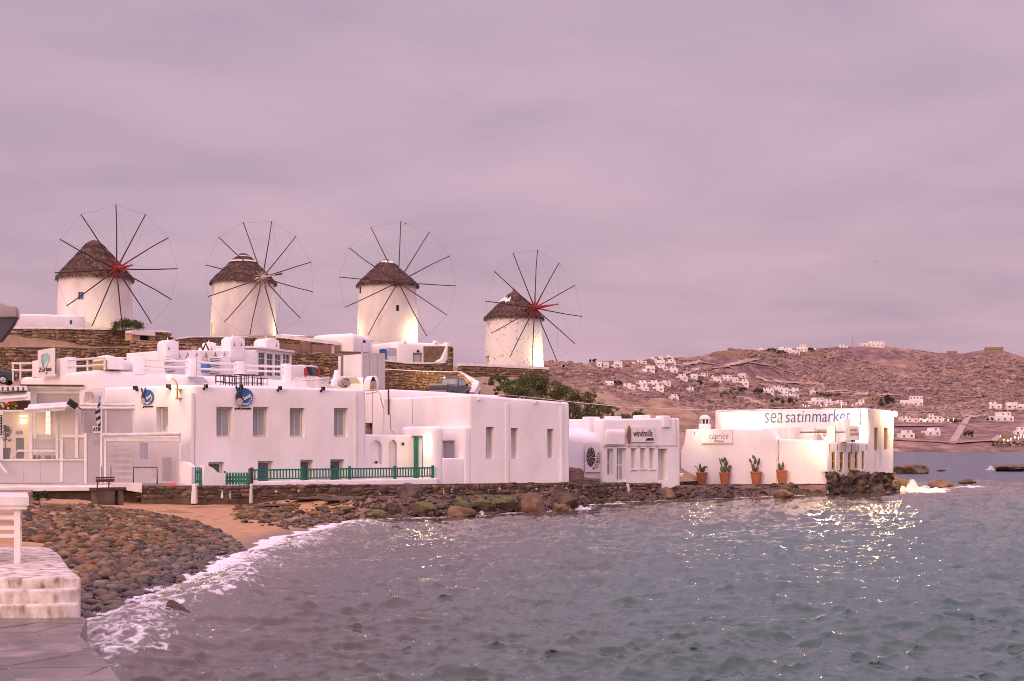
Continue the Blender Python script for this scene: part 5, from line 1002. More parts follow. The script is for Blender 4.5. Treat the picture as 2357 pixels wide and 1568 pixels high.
for x in (430, 680): s, z = k2.px(*C(3, x, 332)); MB().fbox(k2, s - .12, s + .12, -.02, .5, z - .1, z + .16).build('roof_spout', 'white', K2)
a = k2.w(k2.L * .97, -.6, 0); stone_wall('tall rough stone gable end at the right of the low white house', [(*k2.w(k2.L * .93, -1.5, 0).xy, P(1024, 862, 126).z, P(1024, 794, 126).z), (*k2.w(k2.L * 1.22, .6, 0).xy, P(1058, 862, 128).z, P(1058, 797, 128).z)], size=(.3, .6, .2, .36), thick=2.5)
o = MB(); q = [k2.px(*C(3, x, y), -1.2) for x, y in ((700, 510), (735, 500), (770, 460), (782, 400), (782, 345), (760, 330), (740, 400), (720, 460), (690, 480))]; o.fpoly(k2, q, -1.3, -.6); tag(soft('curved_parapet', o, 'white', None, .05, .02), 'curved white plaster edge sweeping up beside the rough stone gable', 'wall')
T = thing('vent_unit', 'white slatted ventilation unit left of the low white house', 'vent', tuple(k2.w(-1.3, .5, 10))); r = k2.cr(3, 292, 378, 370, 435); MB().fbox(k2, r[0], r[1], .1, 1, r[2] - .5, r[3]).build('casing', 'white_paint', T)
for k in range(6): z = r[2] + (r[3] - r[2]) * (k + .2) / 6; MB().fbox(k2, r[0] + .1, r[1] - .1, .06, .098, z, z + .12).build('slat', 'grey_panel', T)
r = k2.cr(3, 258, 392, 288, 415); tag(MB().fbox(k2, r[0], r[1], 0, .6, r[2] - .6, r[3]).lathe(k2.w((r[0] + r[1]) / 2, .3, r[3]), [(.3, 0), (.3, .08), (.1, .12)], 12).build('water_barrel', 'sign_blue'), 'dark blue water container under the third windmill', 'container')
# ramp with white edge
fr = FP(1052, 117.5, 1104, 112); q = [(C(3, x, y)) for x, y in ((850, 562), (965, 640), (935, 722), (975, 722), (1015, 642), (870, 560))]
pts = [P(*a, 117 - i * 0) for i, a in enumerate(q)]; Ys = [117.5, 114, 111.5, 111.3, 113.8, 117.6]; pts = [P(*a, Y) for a, Y in zip(q, Ys)]
o = MB(); o.add(list(pts) + [p + Vector((.1, .5, -.5)) for p in pts], [(0, 1, 4, 5), (1, 2, 3, 4), (6, 11, 10, 7), (7, 10, 9, 8), (0, 6, 7, 1), (1, 7, 8, 2), (2, 8, 9, 3), (3, 9, 10, 4), (4, 10, 11, 5), (5, 11, 6, 0)]); tag(o.build('ramp_kerb', 'coping'), 'white painted ramp edge bending down behind the pickup truck', 'kerb')
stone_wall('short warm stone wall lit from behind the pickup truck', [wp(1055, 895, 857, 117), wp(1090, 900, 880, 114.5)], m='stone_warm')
# ---- little white annexe of the leftmost windmill and the round shrub handled later
fr = FP(30, 112.8, 196, 116); cuts = MB(); r = fr.cr(1, 547, 160, 568, 192); cuts.fbox(fr, r[0], r[1], -.2, .15, r[2], r[3]); _, z0 = fr.px(*C(1, 150, 110)); _, z1 = fr.px(*C(1, 600, 118))
T = thing('mill_annexe', 'long low white annexe left of the leftmost windmill with a tiny blue window', 'annexe', tuple(fr.w(3, 1, 11.5))); block('wall', quad(fr, -.2, fr.L, 0, 4), 11.4, [z0, z1, z1, z0], 'white', T, .2, cuts, .04, 3); window(T, fr, r, .14, 1, 1, 'blue_paint', 'blue_paint', .06)
o = MB(); q = [fr.px(*C(1, x, y), -1) for x, y in ((60, 235), (135, 112), (160, 112), (110, 235))]; o.fpoly(fr, q, -1.2, -.8); tag(o.build('plaster_ramp', 'coping'), 'sloping white plaster edge at the far left of the upper wall', 'ramp')
# ============================================================ LEFT: GLAZED VERANDAS
vf = FP(-40, 63.4, 416, 65.0)                   # common front line of the verandas
v2 = FP(-40, 65.6, 300, 66.8)                   # back row (upper level)
def bar(fr, n, x0, y0, x1, y1, d0, d1): r = fr.cr(n, x0, y0, x1, y1, d0); return MB().fbox(fr, r[0], r[1], d0, d1, r[2], r[3])
V = thing('veranda', 'white glazed veranda with lit interior and grey lower panels at far left', 'veranda', tuple(vf.w(3, 0, 1.4)))
mat('warm_wall', (.62, .55, .45), (.52, .45, .36), .8, .8)
tag(block('pavement', quad(FP(-60, 60.6, 330, 62.9), 0, FP(-60, 60.6, 330, 62.9).L, 0, 5), 1.22, 1.42, 'coping', None, .05, wob=.02), kind='structure')
_pv = FP(-60, 60.9, 330, 63.2); tag(block('pavement_foundation', quad(_pv, 0, _pv.L, 0, 4.5), .4, 1.23, 'mortar_sea', None, .1, wob=.14, step=.4), kind='structure')
for i, (x0, x1) in enumerate(((-60, 60), (62, 345), (350, 598), (603, 905), (940, 1252))): bar(vf, 'a', x0, 1140 - 10 * (i > 2), x1, 1462, 0, .05).build('lower_panel', 'grey_panel', V)
for a in ((-60, 1108, 1255, 1130, -.08, .12), (20, 375, 440, 400, 0, .1)): bar(vf, 'a', *a).build('sill', 'white_paint', V)
for x0, y0, x1, y1 in ((0, 375, 42, 1125), (438, 385, 482, 1110), (502, 385, 540, 800), (830, 340, 868, 1100), (892, 780, 938, 1455), (1118, 370, 1165, 1090), (1255, 740, 1288, 1460)): bar(vf, 'a', x0, y0, x1, y1, -.03, .10).build('post', 'white_paint', V)
for x0, y0, x1, y1 in ((830, 338, 1140, 375), (890, 745, 1285, 785), (255, 968, 835, 998), (845, 805, 900, 828)): bar(vf, 'a', x0, y0, x1, y1, -.06, .13).build('beam', 'white_paint', V)
for x0, y0, x1, y1 in ((42, 400, 438, 1110), (545, 385, 830, 1100), (940, 790, 1115, 1085)): bar(vf, 'a', x0, y0, x1, y1, .03, .05).build('glass_pane', 'clear_pane', V)
for x0, y0, x1, y1 in ((870, 378, 1115, 1085), (1165, 385, 1255, 1085)): bar(vf, 'a', x0, y0, x1, y1, .06, .08).build('plastic_sheet', 'film', V)
# interior: back wall with a lit tall window, lamp, picket screen
bw = bar(vf, 'a', -200, 300, 1300, 1300, 3.2, 3.4).build('back_wall', 'warm_wall', V)
r = vf.cr('a', 682, 392, 755, 745, 3.15); W = MB()
for i in range(3): W.fbox(vf, r[0] + (r[1] - r[0]) * i / 2 - .03, r[0] + (r[1] - r[0]) * i / 2 + .03, 3.1, 3.19, r[2], r[3])
for j in range(5): W.fbox(vf, r[0], r[1], 3.105, 3.185, r[2] + (r[3] - r[2]) * j / 4 - .025, r[2] + (r[3] - r[2]) * j / 4 + .025)
wn = W.build('lit_window', 'white_paint', V); MB().fbox(vf, r[0], r[1], 3.15, 3.18, r[2], r[3]).build('pane', 'lamp_glow_soft', wn)
for n_, (x0, y0, x1, y1) in enumerate(((285, 455, 405, 475), (298, 512, 388, 575))): bar(vf, 'a', x0, y0, x1, y1, 2.95, 3.05).build('light_fitting', 'lamp_glow_soft', V)
lamp(vf.w(vf.px(*C('a', 345, 540))[0], 2.2, 4.0), 7, (1, .72, .38), .2, V); lamp(vf.w(vf.px(*C('a', 720, 560))[0], 2.2, 3.9), 6, (1, .72, .38), .2, V)
S = bar(vf, 'a', 480, 800, 830, 835, 1.0, 1.06).build('picket_screen', 'white_wood', V); bar(vf, 'a', 480, 915, 830, 950, 1.0, 1.06).build('screen_rail', 'white_wood', V)
for i in range(10): x = 483 + i * 35; bar(vf, 'a', x, 735 + (i % 2) * 6, x + 27, 1010, 1.07, 1.1).build('picket', 'white_wood', S)
o = bar(vf, 'a', 485, 1035, 835, 1112, .5, .9).build('counter_front', 'white', V)
for x, w in ((515, 12), (580, 26), (718, 48), (815, 14)): s, z = vf.px(*C('a', x, 1080), .5); MB().fpoly(vf, [(s + w / 6.488 * .0199 * math.cos(t), z + .09 * math.sin(t)) for t in np.linspace(0, 2 * math.pi, 14)[:-1]], .47, .497).build('pebble_inlay', 'plaster_brown', o)
bar(vf, 'a', 232, 685, 345, 740, 1.5, 1.6).build('menu_screen', 'grey_metal', V); bar(vf, 'a', 235, 790, 330, 1100, 1.3, 1.9).build('service_stand', 'green_cloth', V)
r = vf.cr('a', 250, 985, 262, 1120, .2); MB().tube([vf.w(r[0] - .25, .2, r[2]), vf.w(r[1], .2, r[3])], .03, 6).build('prop', 'white_paint', V)
# menu board at the frame edge and sloping handrail
T = thing('menu_board', 'tall black menu board with white frame at the left picture edge', 'menu board', tuple(vf.w(vf.px(0, 1000)[0], -.2, 1.5))); bar(vf, 'a', -60, 390, 40, 770, -.25, -.2).build('board_frame', 'white_paint', T); bar(vf, 'a', -50, 452, 30, 748, -.28, -.255).build('board_face', 'ink', T)
for k in range(12): y = 470 + k * 23; bar(vf, 'a', -40, y, 22 - (k * 7) % 15, y + 8, -.29, -.282).build('menu_line', 'paper', T)
a = vf.px(*C('a', 0, 1140), -.4); b = vf.px(*C('a', 98, 1310), -.4); tag(MB().tube([vf.w(a[0] - 1, -.4, a[1] + 1.2), vf.w(b[0], -.4, b[1])], .05, 8).build('handrail', 'white_paint', None, True), 'sloping white handrail tube at the left picture edge', 'handrail')
# potted bush inside
p = vf.w(vf.px(*C('a', 85, 1110), .8)[0], .8, vf.px(*C('a', 85, 1110), .8)[1]); POTP = p
# ---- upper level box, awnings, pergola
U = thing('upper_veranda', 'upper white veranda box with grey screen under the roof terrace', 'veranda', tuple(v2.w(4, 0, 3.5)))
for x0, y0, x1, y1 in ((455, 60, 545, 330), (1185, 75, 1222, 330)): bar(v2, 'a', x0, y0, x1, y1, -.05, .15).build('post', 'white_paint', U)
bar(v2, 'a', 545, 70, 1185, 128, -.04, .14).build('beam', 'white_paint', U); bar(v2, 'a', 552, 130, 1183, 330, .03, .06).build('screen_panel', 'film_grey', U); bar(v2, 'a', 380, 20, 1245, 55, -.3, .5).build('roof_beam', 'white_wood', U); bar(v2, 'a', 300, -5, 1245, 12, -.4, .6).build('roof_sheet', 'brown_wood', U)
bar(v2, 'a', 545, 60, 1190, 345, 1.5, 1.6).build('back_wall', 'warm_wall', U)
PG = thing('pergola', 'white pergola beams with folded awning at far left above the veranda', 'pergola', tuple(v2.w(1, 0, 4)))
for i in range(7): x = -100 + i * 77; bar(v2, 'a', x, 30 - i * .8, x + 42, 82, -.7, 1.5).build('rafter_end', 'white_wood', PG)
bar(v2, 'a', -150, 12, 400, 34, -.5, .2).build('cross_beam', 'white_wood', PG)
def awning(fr, q, dep, label):
    """q: back-left, back-right, front-right, front-left in crop a"""
    T = thing('awning', label, 'awning', tuple(fr.w(fr.px(*C('a', *q[3]))[0], 0, 4)), 'white retractable awnings'); pb = [fr.px(*C('a', *q[0]), 0), fr.px(*C('a', *q[1]), 0)]; pf_ = [fr.px(*C('a', *q[2]), -dep), fr.px(*C('a', *q[3]), -dep)]
    m = MB(); n = 12; B0, B1, F1, F0 = fr.w(pb[0][0], 0, pb[0][1]), fr.w(pb[1][0], 0, pb[1][1]), fr.w(pf_[0][0], -dep, pf_[0][1]), fr.w(pf_[1][0], -dep, pf_[1][1])
    v = []
    for i in range(n + 1):
        u = i / n
        for k in (0, .33, .66, 1): v.append(B0.lerp(B1, u).lerp(F0.lerp(F1, u), k) + Vector((0, 0, -.05 * math.sin(math.pi * k))))
    m.add(v, [(i * 4 + k, i * 4 + k + 1, (i + 1) * 4 + k + 1, (i + 1) * 4 + k) for i in range(n) for k in range(3)])
    m.build('canvas', 'white_wood', T, True); MB().tube([F0 + Vector((-.05, 0, 0)), F1 + Vector((.05, 0, 0))], .06, 8).build('front_bar', 'white_paint', T, True)
    m = MB(); m.hexa([F0 + Vector((0, -.02, -.16)), F1 + Vector((0, -.02, -.16)), F1 + Vector((0, 0, -.16)), F0 + Vector((0, 0, -.16)), F0 + Vector((0, -.02, 0)), F1 + Vector((0, -.02, 0)), F1, F0]); m.build('valance', 'white_wood', T)
awning(v2, ((-60, 110), (400, 85), (395, 175), (-60, 215)), 1.2, 'white awning at the left picture edge under the pergola')
awning(vf, ((430, 290), (1140, 245), (975, 325), (385, 370)), .0 + 1.1, 'white awning in the middle of the glazed veranda')
a = vf.px(*C('a', 1085, 285), -.6); T = thing('flood_lamp', 'tilted black floodlight frame beside the middle awning', 'floodlight', tuple(vf.w(a[0], -.6, a[1]))); MB().box(vf.w(a[0], -.6, a[1]), (.45, .12, .28), .2, .3, .6).build('lamp_head', 'black_metal', T); MB().tube([vf.w(a[0], -.55, a[1]), vf.w(a[0] + .3, -.2, a[1] - .2)], .025, 6).build('arm', 'black_metal', T)
# dark recess with hanging decorations
T = thing('bar_recess', 'dark recess with colourful hanging decorations under the left awning', 'recess', tuple(v2.w(1, .5, 3.6))); bar(v2, 'a', -60, 230, 455, 370, .6, .7).build('back_board', 'brown_wood', T)
mat('red_bit', (.5, .03, .04)); mat('yellow_bit', (.55, .45, .06)); mat('leaf_bit', (.08, .14, .03), rnd=.4)
for i in range(26):
    x = random.uniform(30, 250); y = random.uniform(245, 350); s, z = v2.px(*C('a', x, y), .4); MB().ball(v2.w(s, .4, z), random.uniform(.05, .11), 8, 5).build('decoration', random.choice(['red_bit', 'yellow_bit', 'leaf_bit', 'dark', 'coping', 'leaf_bit']), T)
# ---- plastic screened rooms
Rm = thing('screened_room', 'upper terrace room closed with translucent plastic left of the souvenir sign', 'screened room', tuple(vf.w(5, .5, 3)))
rf3 = Fr(vf.w(vf.px(183, 1000)[0], 1.0, 0).xy, vf.w(vf.px(312, 1000)[0], 1.0, 0).xy)
r = rf3.cr(1, 625, 850, 1050, 1045); MB().fbox(rf3, r[0], r[1], 0, .03, r[2], r[3]).build('plastic_sheet', 'film_grey', Rm)
for x in (628, 830, 1047): q = rf3.cr(1, x - 8, 840, x + 8, 1050); MB().fbox(rf3, q[0], q[1], -.03, .05, q[2], q[3]).build('post', 'white_paint', Rm)
for y0, y1 in ((815, 832), (842, 856)): q = rf3.cr(1, 600, y0, 1058, y1); MB().tube([rf3.w(q[0], -.08, (q[2] + q[3]) / 2), rf3.w(q[1], -.08, (q[2] + q[3]) / 2)], .06, 8).build('rolled_blind', 'white_wood' if y0 < 840 else 'white_paint', Rm, True)
Rl = thing('screened_porch', 'ground floor porch closed with translucent plastic behind the bench', 'screened room', tuple(vf.w(7, 0, 1.4)))
bar(vf, 1, 828, 1100, 1410, 1438, -.06, -.04).build('plastic_sheet', 'film', Rl); bar(vf, 1, 672, 1045, 800, 1435, -.05, -.03).build('side_sheet', 'film_grey', Rl)
for x0, x1 in ((660, 680), (785, 802), (815, 832), (1403, 1417)): bar(vf, 1, x0, 1045, x1, 1438, -.1, .0).build('post', 'white_paint', Rl)
q = vf.cr(1, 805, 1045, 1412, 1065); MB().tube([vf.w(q[0], -.14, (q[2] + q[3]) / 2 - .03), vf.w(q[1], -.14, (q[2] + q[3]) / 2 + .02)], .085, 10).build('rolled_blind', 'white_wood', Rl, True)
bar(vf, 1, 830, 1075, 1412, 1108, -.12, -.10).build('valance', 'white_paint', Rl)
bar(vf, 1, 670, 1043, 1412, 1437, 1.4, 1.5).build('back_wall', 'white', Rl)
for k in range(6): y = 1140 + k * 48; bar(vf, 1, 850, y, 1035, y + 16, .5, 1.2).build('shelf', 'white_paint', Rl)
bar(vf, 1, 1272, 1235, 1345, 1420, .9, 1.0).build('inner_door', 'glass', Rl); bar(vf, 1, 1095, 1120, 1160, 1250, .8, .85).build('poster', 'sign_blue', Rl); bar(vf, 1, 1195, 1220, 1225, 1400, .7, .8).build('rack', 'curtain', Rl)
q = vf.cr(1, 727, 990, 792, 1042, -.15); T = thing('cash_sign', 'small white ATM sign above the porch', 'sign', tuple(vf.w(q[0], -.15, q[2]))); MB().fbox(vf, q[0], q[1], -.2, -.15, q[2], q[3]).build('sign_plate', 'sign_white', T); text('ATM', (q[3] - q[2]) * .85, T, wallM(vf, (q[0] + q[1]) / 2, (q[2] + q[3]) / 2, -.207), 'ink', sx=.62, off=.008)
q = vf.cr(1, 725, 1097, 785, 1142, -.08); T = thing('cash_sign', 'faded ATM sign seen through the plastic sheet', 'sign', tuple(vf.w(q[0], -.0, q[2]))); MB().fbox(vf, q[0], q[1], .02, .05, q[2], q[3]).build('sign_plate', 'sign_white', T); text('ATM', (q[3] - q[2]) * .8, T, wallM(vf, (q[0] + q[1]) / 2, (q[2] + q[3]) / 2, .012), 'ink', sx=.62)
# flag
a = vf.px(*C(1, 795, 725), -.5); b = vf.px(*C(1, 798, 1045), -.5); T = thing('flag', 'furled blue and white striped flag hanging on a white pole', 'flag', tuple(vf.w(b[0], -.5, b[1]))); MB().tube([vf.w(b[0], -.5, b[1] - 1), vf.w(a[0], -.5, a[1])], .03, 8).build('pole', 'white_paint', T)
n = 14; H0 = vf.px(*C(1, 790, 745), -.5)[1]; H1 = vf.px(*C(1, 790, 985), -.5)[1]
for k in range(9):
    m = MB(); v = []
    for j in range(4):
        z = H0 + (H1 - H0) * (k + j / 3) / 9; w = .05 + .16 * math.sin(math.pi * min((k + j / 3) / 9, .97) ** 1.3) * (1 + .3 * math.sin(k * 2.1))
        for i in range(5): u = i / 4; v.append(vf.w(a[0] - .04 - w * u, -.5 + .05 * math.sin(u * 9 + k), z - .12 * u))
    m.add(v, [(j * 5 + i, j * 5 + i + 1, (j + 1) * 5 + i + 1, (j + 1) * 5 + i) for j in range(3) for i in range(4)]); m.build('cloth_stripe', 'flag_blue' if k % 2 == 0 else 'coping', T, True)
# meter boxes and cables on the wall
T = thing('meter_box', 'pale electric meter boxes with looping cables left of the flag', 'meter box', tuple(lw.w(0, -.2, 4))); fm = Fr(vf.w(vf.px(185, 900)[0], 1.8, 0).xy, vf.w(vf.px(240, 900)[0], 1.8, 0).xy)
for x0, y0, x1, y1 in ((1275, 105, 1330, 250), (1332, 100, 1385, 215)): q = fm.cr('a', x0, y0, x1, y1); MB().fbox(fm, q[0], q[1], -.15, 0, q[2], q[3]).build('box', 'pale_wood', T)
for pts in ([(1240, 280), (1250, 160), (1300, 70), (1400, 40), (1500, 50)], [(1260, 280), (1270, 170), (1330, 85), (1420, 60), (1560, 60)], [(1390, 280), (1395, 150), (1420, 80), (1480, 50)]): q = [fm.px(*C('a', *p)) for p in pts]; MB().tube([fm.w(s, -.08, z) for s, z in q], .022, 5).build('cable', 'coping', T, True)
q = fm.cr('a', 1200, -10, 1560, 340, .3); MB().fbox(fm, q[0], q[1], .3, .5, q[2], q[3]).build('wall_panel', 'white', T)
# black rail, red mat, bench
br = FP(306, 62.9, 364, 63.2); T = thing('bike_rail', 'black steel hoop rail in front of the plastic screened porch', 'rail', tuple(br.w(.5, 0, 1.4))); a = br.px(*C(1, 1046, 1312)); b = br.px(*C(1, 1232, 1312)); c = br.px(*C(1, 1046, 1445))
MB().tube([br.w(a[0], 0, c[1]), br.w(a[0], 0, a[1]), br.w(b[0], 0, b[1]), br.w(b[0], 0, c[1])], .03, 6).build('hoop', 'black_metal', T)
for x in (798, 870): fr = FP(230, 63, 260, 63); a = fr.px(*C(1, x, 1303)); b = fr.px(*C(1, x, 1420)); tag(MB().tube([fr.w(a[0], 0, a[1]), fr.w(b[0], 0, b[1])], .018, 5).build('thin_post', 'black_metal'), ('left' if x == 798 else 'right') + ' thin black post behind the wooden bench', 'post')
q = FP(380, 62.9, 409, 63.1).cr(1, 1297, 1437, 1390, 1455); fr = FP(380, 62.9, 409, 63.1); tag(MB().hexa([fr.w(q[0], -.1, q[2]), fr.w(q[1], -.1, q[2]), fr.w(q[1], .02, q[2]), fr.w(q[0], .02, q[2]), fr.w(q[0] + .1, .1, q[3]), fr.w(q[1] - .05, .1, q[3]), fr.w(q[1] - .05, .18, q[3]), fr.w(q[0] + .1, .18, q[3])]).build('folded_mat', 'mat_red'), 'folded red mat lying on the low sea wall', 'mat')
bf_ = FP(220, 59.3, 292, 60.4); _w = FP(255, 61.9, 326, 62.2); o = MB(); o.fpoly(_w, [_w.px(*C(1, x, y)) for x, y in ((870, 1438), (1112, 1438), (1112, 1512), (1000, 1494), (880, 1470))], 0, 1.); tag(o.build('white_ramp', 'coping'), 'small white ramp wall between bench and low sea wall', 'ramp')
_sl = [tuple(PZ(x, y, 1.28).xy) for x, y in ((-80, 1141), (60, 1141), (76, 1127), (58, 1109), (-80, 1106))]; tag(block('paved_slab', _sl, .5, 1.28, 'earth_rock', None, .05, None, .05, 2), kind='structure')
B = thing('bench', 'dark wooden slatted bench on the sand in front of the porch', 'bench', tuple(bf_.w(.6, .4, .75)))
for y0, y1 in ((1387, 1400), (1405, 1427)): q = bf_.cr(1, 750, y0, 893, y1); MB().fbox(bf_, q[0], q[1], -.05, 0, q[2], q[3]).build('back_slat', 'brown_wood', B)
q = bf_.cr(1, 756, 1472, 993, 1495)
for k in range(3): MB().fbox(bf_, q[0], q[1], .02 + k * .19, .18 + k * .19, q[2], q[3]).build('seat_plank', 'brown_wood', B)
for x in (765, 855): a = bf_.px(*C(1, x, 1430)); b = bf_.px(*C(1, x, 1472)); MB().tube([bf_.w(a[0], -.02, a[1] + .1), bf_.w(b[0], .03, b[1])], .03, 6).build('back_post', 'rust', B)
for x0, x1 in ((768, 905), (935, 972)): r = bf_.cr(1, x0, 1497, x1, 1558); block('leg_block', quad(bf_, r[0], r[1], .02, .55), r[2] - .3, r[3], 'mortar_sea', B, .03, wob=.01)
# ============================================================ VEHICLES
def vehicle(name, label, cat, p, head, prof, glass, width, wheels, paint, tails=(), glass_m='glass_dark', group='cars parked on the hill road', rear=None, extra=None):
    """prof: side outline (x forward, z up), extruded over the width with tumblehome; glass: list of side window polygons"""
    T = thing(name, label, cat, tuple(p), group); c, s = math.cos(head), math.sin(head); p = Vector(p)
    def w(x, y, z): return p + Vector((x * c - y * s, x * s + y * c, z))
    def half(z): return width / 2 * (1 - max(z - .85, 0) * .16)
    m = MB(); ys = (-1, -.93, -.6, 0, .6, .93, 1); v = []
    for k in ys:
        for x, z in prof: inset = .05 if abs(k) == 1 else 0; v.append(w(x * (1 - inset * .4), k * half(z), z - (inset if z > .5 else -inset * .5)))
    n = len(prof); m.add(v, [(i * n + j, i * n + (j + 1) % n, (i + 1) * n + (j + 1) % n, (i + 1) * n + j) for i in range(len(ys) - 1) for j in range(n)] + [tuple(range(n)), tuple((len(ys) - 1) * n + j for j in range(n - 1, -1, -1))])
    m.build('body', paint, T, True, 30)
    for g in glass:
        for sd in (-1, 1):
            m = MB(); nn = len(g); m.add([w(x, sd * (half(z) + .006), z) for x, z in g] + [w(x, sd * (half(z) - .02), z) for x, z in g], [tuple(range(nn)), tuple(range(2 * nn - 1, nn - 1, -1))] + [(i, (i + 1) % nn, nn + (i + 1) % nn, nn + i) for i in range(nn)]); m.build('side_window', glass_m, T)
    if rear:
        for (x0, z0, x1, z1, nm) in rear:
            m = MB(); hw0, hw1 = half(z0) * .82, half(z1) * .82; d = .012 if x0 < 0 else -.012
            m.hexa([w(x0 - d, -hw0, z0), w(x0 - d, hw0, z0), w(x0 + d * 2, hw0, z0), w(x0 + d * 2, -hw0, z0), w(x1 - d, -hw1, z1), w(x1 - d, hw1, z1), w(x1 + d * 2, hw1, z1), w(x1 + d * 2, -hw1, z1)]); m.build(nm, glass_m, T)
    for (x, z, dx, dz, m_, nm) in tails:
        for sd in (-1, 1):
            m = MB(); y0, y1 = sd * (half(z) * .78), sd * (half(z) + .012); m.hexa([w(x - .02, y0, z - dz), w(x - .02, y1, z - dz), w(x + dx, y1, z - dz), w(x + dx, y0, z - dz), w(x - .02 + .06, y0, z + dz), w(x - .02 + .06, y1, z + dz), w(x + dx, y1, z + dz), w(x + dx, y0, z + dz)]); m.build(nm, m_, T)
    for x in wheels:
        for sd in (-1, 1):
            a, b = w(x, sd * (width / 2 - .20), .31), w(x, sd * (width / 2 + .012), .31); k = MB().tube([a, b], .31, 18).build('wheel', 'rubber', T); e = w(x, sd * (width / 2 + .022), .31); MB().tube([b, e], [.20, .17], 10).build('rim', 'chrome', k)
            for q in range(6): t = q * math.pi / 3; d = Vector((c * math.cos(t), s * math.cos(t), math.sin(t))); MB().tube([e + d * .03, e + d * .19], .02, 4).build('wheel_spoke', 'chrome', k)
    if extra: extra(T, w)
    return T
sedan = [(-2.1, .28), (-2.15, .6), (-2.08, .88), (-1.5, .95), (-.85, 1.40), (-.1, 1.46), (.5, 1.40), (1.15, .98), (1.95, .84), (2.12, .6), (2.1, .28)]
sed_g = [[(-1.25, .98), (-.25, .98), (-.25, 1.38), (-.78, 1.34)], [(-.18, .98), (.95, .98), (.45, 1.34), (-.18, 1.39)]]
hatch = [(-1.9, .28), (-1.95, .6), (-1.92, .95), (-1.62, 1.42), (-.9, 1.50), (-.1, 1.50), (.5, 1.42), (1.2, .98), (1.85, .84), (2.0, .6), (1.98, .28)]
hat_g = [[(-1.45, 1.0), (-.35, 1.0), (-.35, 1.42), (-1.15, 1.40)], [(-.28, 1.0), (1.0, 1.0), (.48, 1.37), (-.28, 1.43)]]
vanp = [(-2.0, .3), (-2.05, .7), (-2.02, 1.2), (-1.92, 1.78), (-1.6, 1.84), (.5, 1.84), (.95, 1.68), (1.5, 1.12), (2.05, .95), (2.15, .6), (2.12, .3)]
p = P(-31, 886, 97); vehicle('parked_car', 'dark blue parked car cut off by the left picture edge', 'car', p, R(8), sedan, sed_g, 1.74, (-1.3, 1.28), 'car_dark', ((2.06, .62, .1, .08, 'chrome', 'headlight'),))
p = P(666, 903, 99); vehicle('parked_van', 'white parked van with a dark rear window behind the roof terrace', 'van', p, R(150), vanp, [[(.2, 1.15), (1.25, 1.15), (.85, 1.6), (.2, 1.62)]], 1.78, (-1.3, 1.3), 'car_white', ((-2.04, 1.28, .10, .30, 'tail_red', 'tail_light'),), rear=[(-2.035, 1.10, -1.94, 1.70, 'rear_window')])
p = P(738, 914, 100); vehicle('parked_car', 'black parked car seen behind the reed screen', 'car', p, R(160), sedan, sed_g, 1.74, (-1.3, 1.28), 'car_dark', ((-2.06, .72, .1, .09, 'tail_red', 'tail_light'),), rear=[(-1.5, .97, -.88, 1.36, 'rear_window')], glass_m='glass')
p = P(793, 918, 96.5); vehicle('parked_car', 'silver hatchback with a red tail light left of the roof oven', 'car', p, R(166), hatch, hat_g, 1.72, (-1.25, 1.25), 'car_silver', ((-1.86, 1.08, .22, .18, 'tail_red', 'tail_light'),), rear=[(-1.88, 1.02, -1.66, 1.38, 'rear_window')])
p = P(290, 874, 98); vehicle('parked_car', 'white parked car mostly hidden behind the sloping terrace parapet', 'car', p, R(8), hatch, hat_g, 1.72, (-1.25, 1.25), 'car_white')
p = P(1040, 919, 111)
pick = [(-2.35, .42), (-2.38, .6), (-2.36, .98), (-.62, .98), (-.55, 1.02), (-.42, 1.60), (-.2, 1.66), (.55, 1.66), (.8, 1.60), (1.28, 1.08), (2.2, .98), (2.35, .75), (2.33, .42)]
def pk(T, w):
    m = MB(); hw = .70; z = .984
    for y0, y1, x0, x1 in ((-.78, -.70, -2.34, -.6), (.70, .78, -2.34, -.6), (-.78, .78, -2.36, -2.28)): m.hexa([w(x0, y0, z), w(x1, y0, z), w(x1, y1, z), w(x0, y1, z), w(x0, y0, z + .14), w(x1, y0, z + .14), w(x1, y1, z + .14), w(x0, y1, z + .14)])
    m.build('bed_side', 'car_silver', T); m = MB(); m.hexa([w(-2.27, -.69, z), w(-.62, -.69, z), w(-.62, .69, z), w(-2.27, .69, z), w(-2.27, -.69, z + .02), w(-.62, -.69, z + .02), w(-.62, .69, z + .02), w(-2.27, .69, z + .02)]); m.build('load_bed', 'dark', T)
    MB().tube([w(-.75, -.66, 1.1), w(-.72, -.64, 1.68), w(-.72, .64, 1.68), w(-.75, .66, 1.1)], .03, 6).build('roll_bar', 'chrome', T)
    m = MB(); m.hexa([w(-2.46, -.75, .46), w(-2.40, -.75, .46), w(-2.40, .75, .46), w(-2.46, .75, .46), w(-2.46, -.75, .60), w(-2.40, -.75, .60), w(-2.40, .75, .60), w(-2.46, .75, .60)]); m.build('rear_bumper', 'chrome', T)
    for sd in (-1, 1): MB().box(w(.75, sd * .95, 1.12), (.10, .2, .16), R(66)).build('mirror', 'black_metal', T)
vehicle('pickup_truck', 'grey pickup truck with open load bed facing away, in front of a stone wall', 'pickup', p, R(66), pick, [[(-.35, 1.06), (.2, 1.06), (.2, 1.55), (-.28, 1.55)], [(.26, 1.06), (1.05, 1.06), (.68, 1.54), (.26, 1.55)]], 1.64, (-1.45, 1.45), 'car_grey', ((-2.375, .82, .05, .08, 'rust', 'tail_light'),), rear=[(-.545, 1.10, -.43, 1.56, 'rear_window')], glass_m='glass_pale', extra=pk)
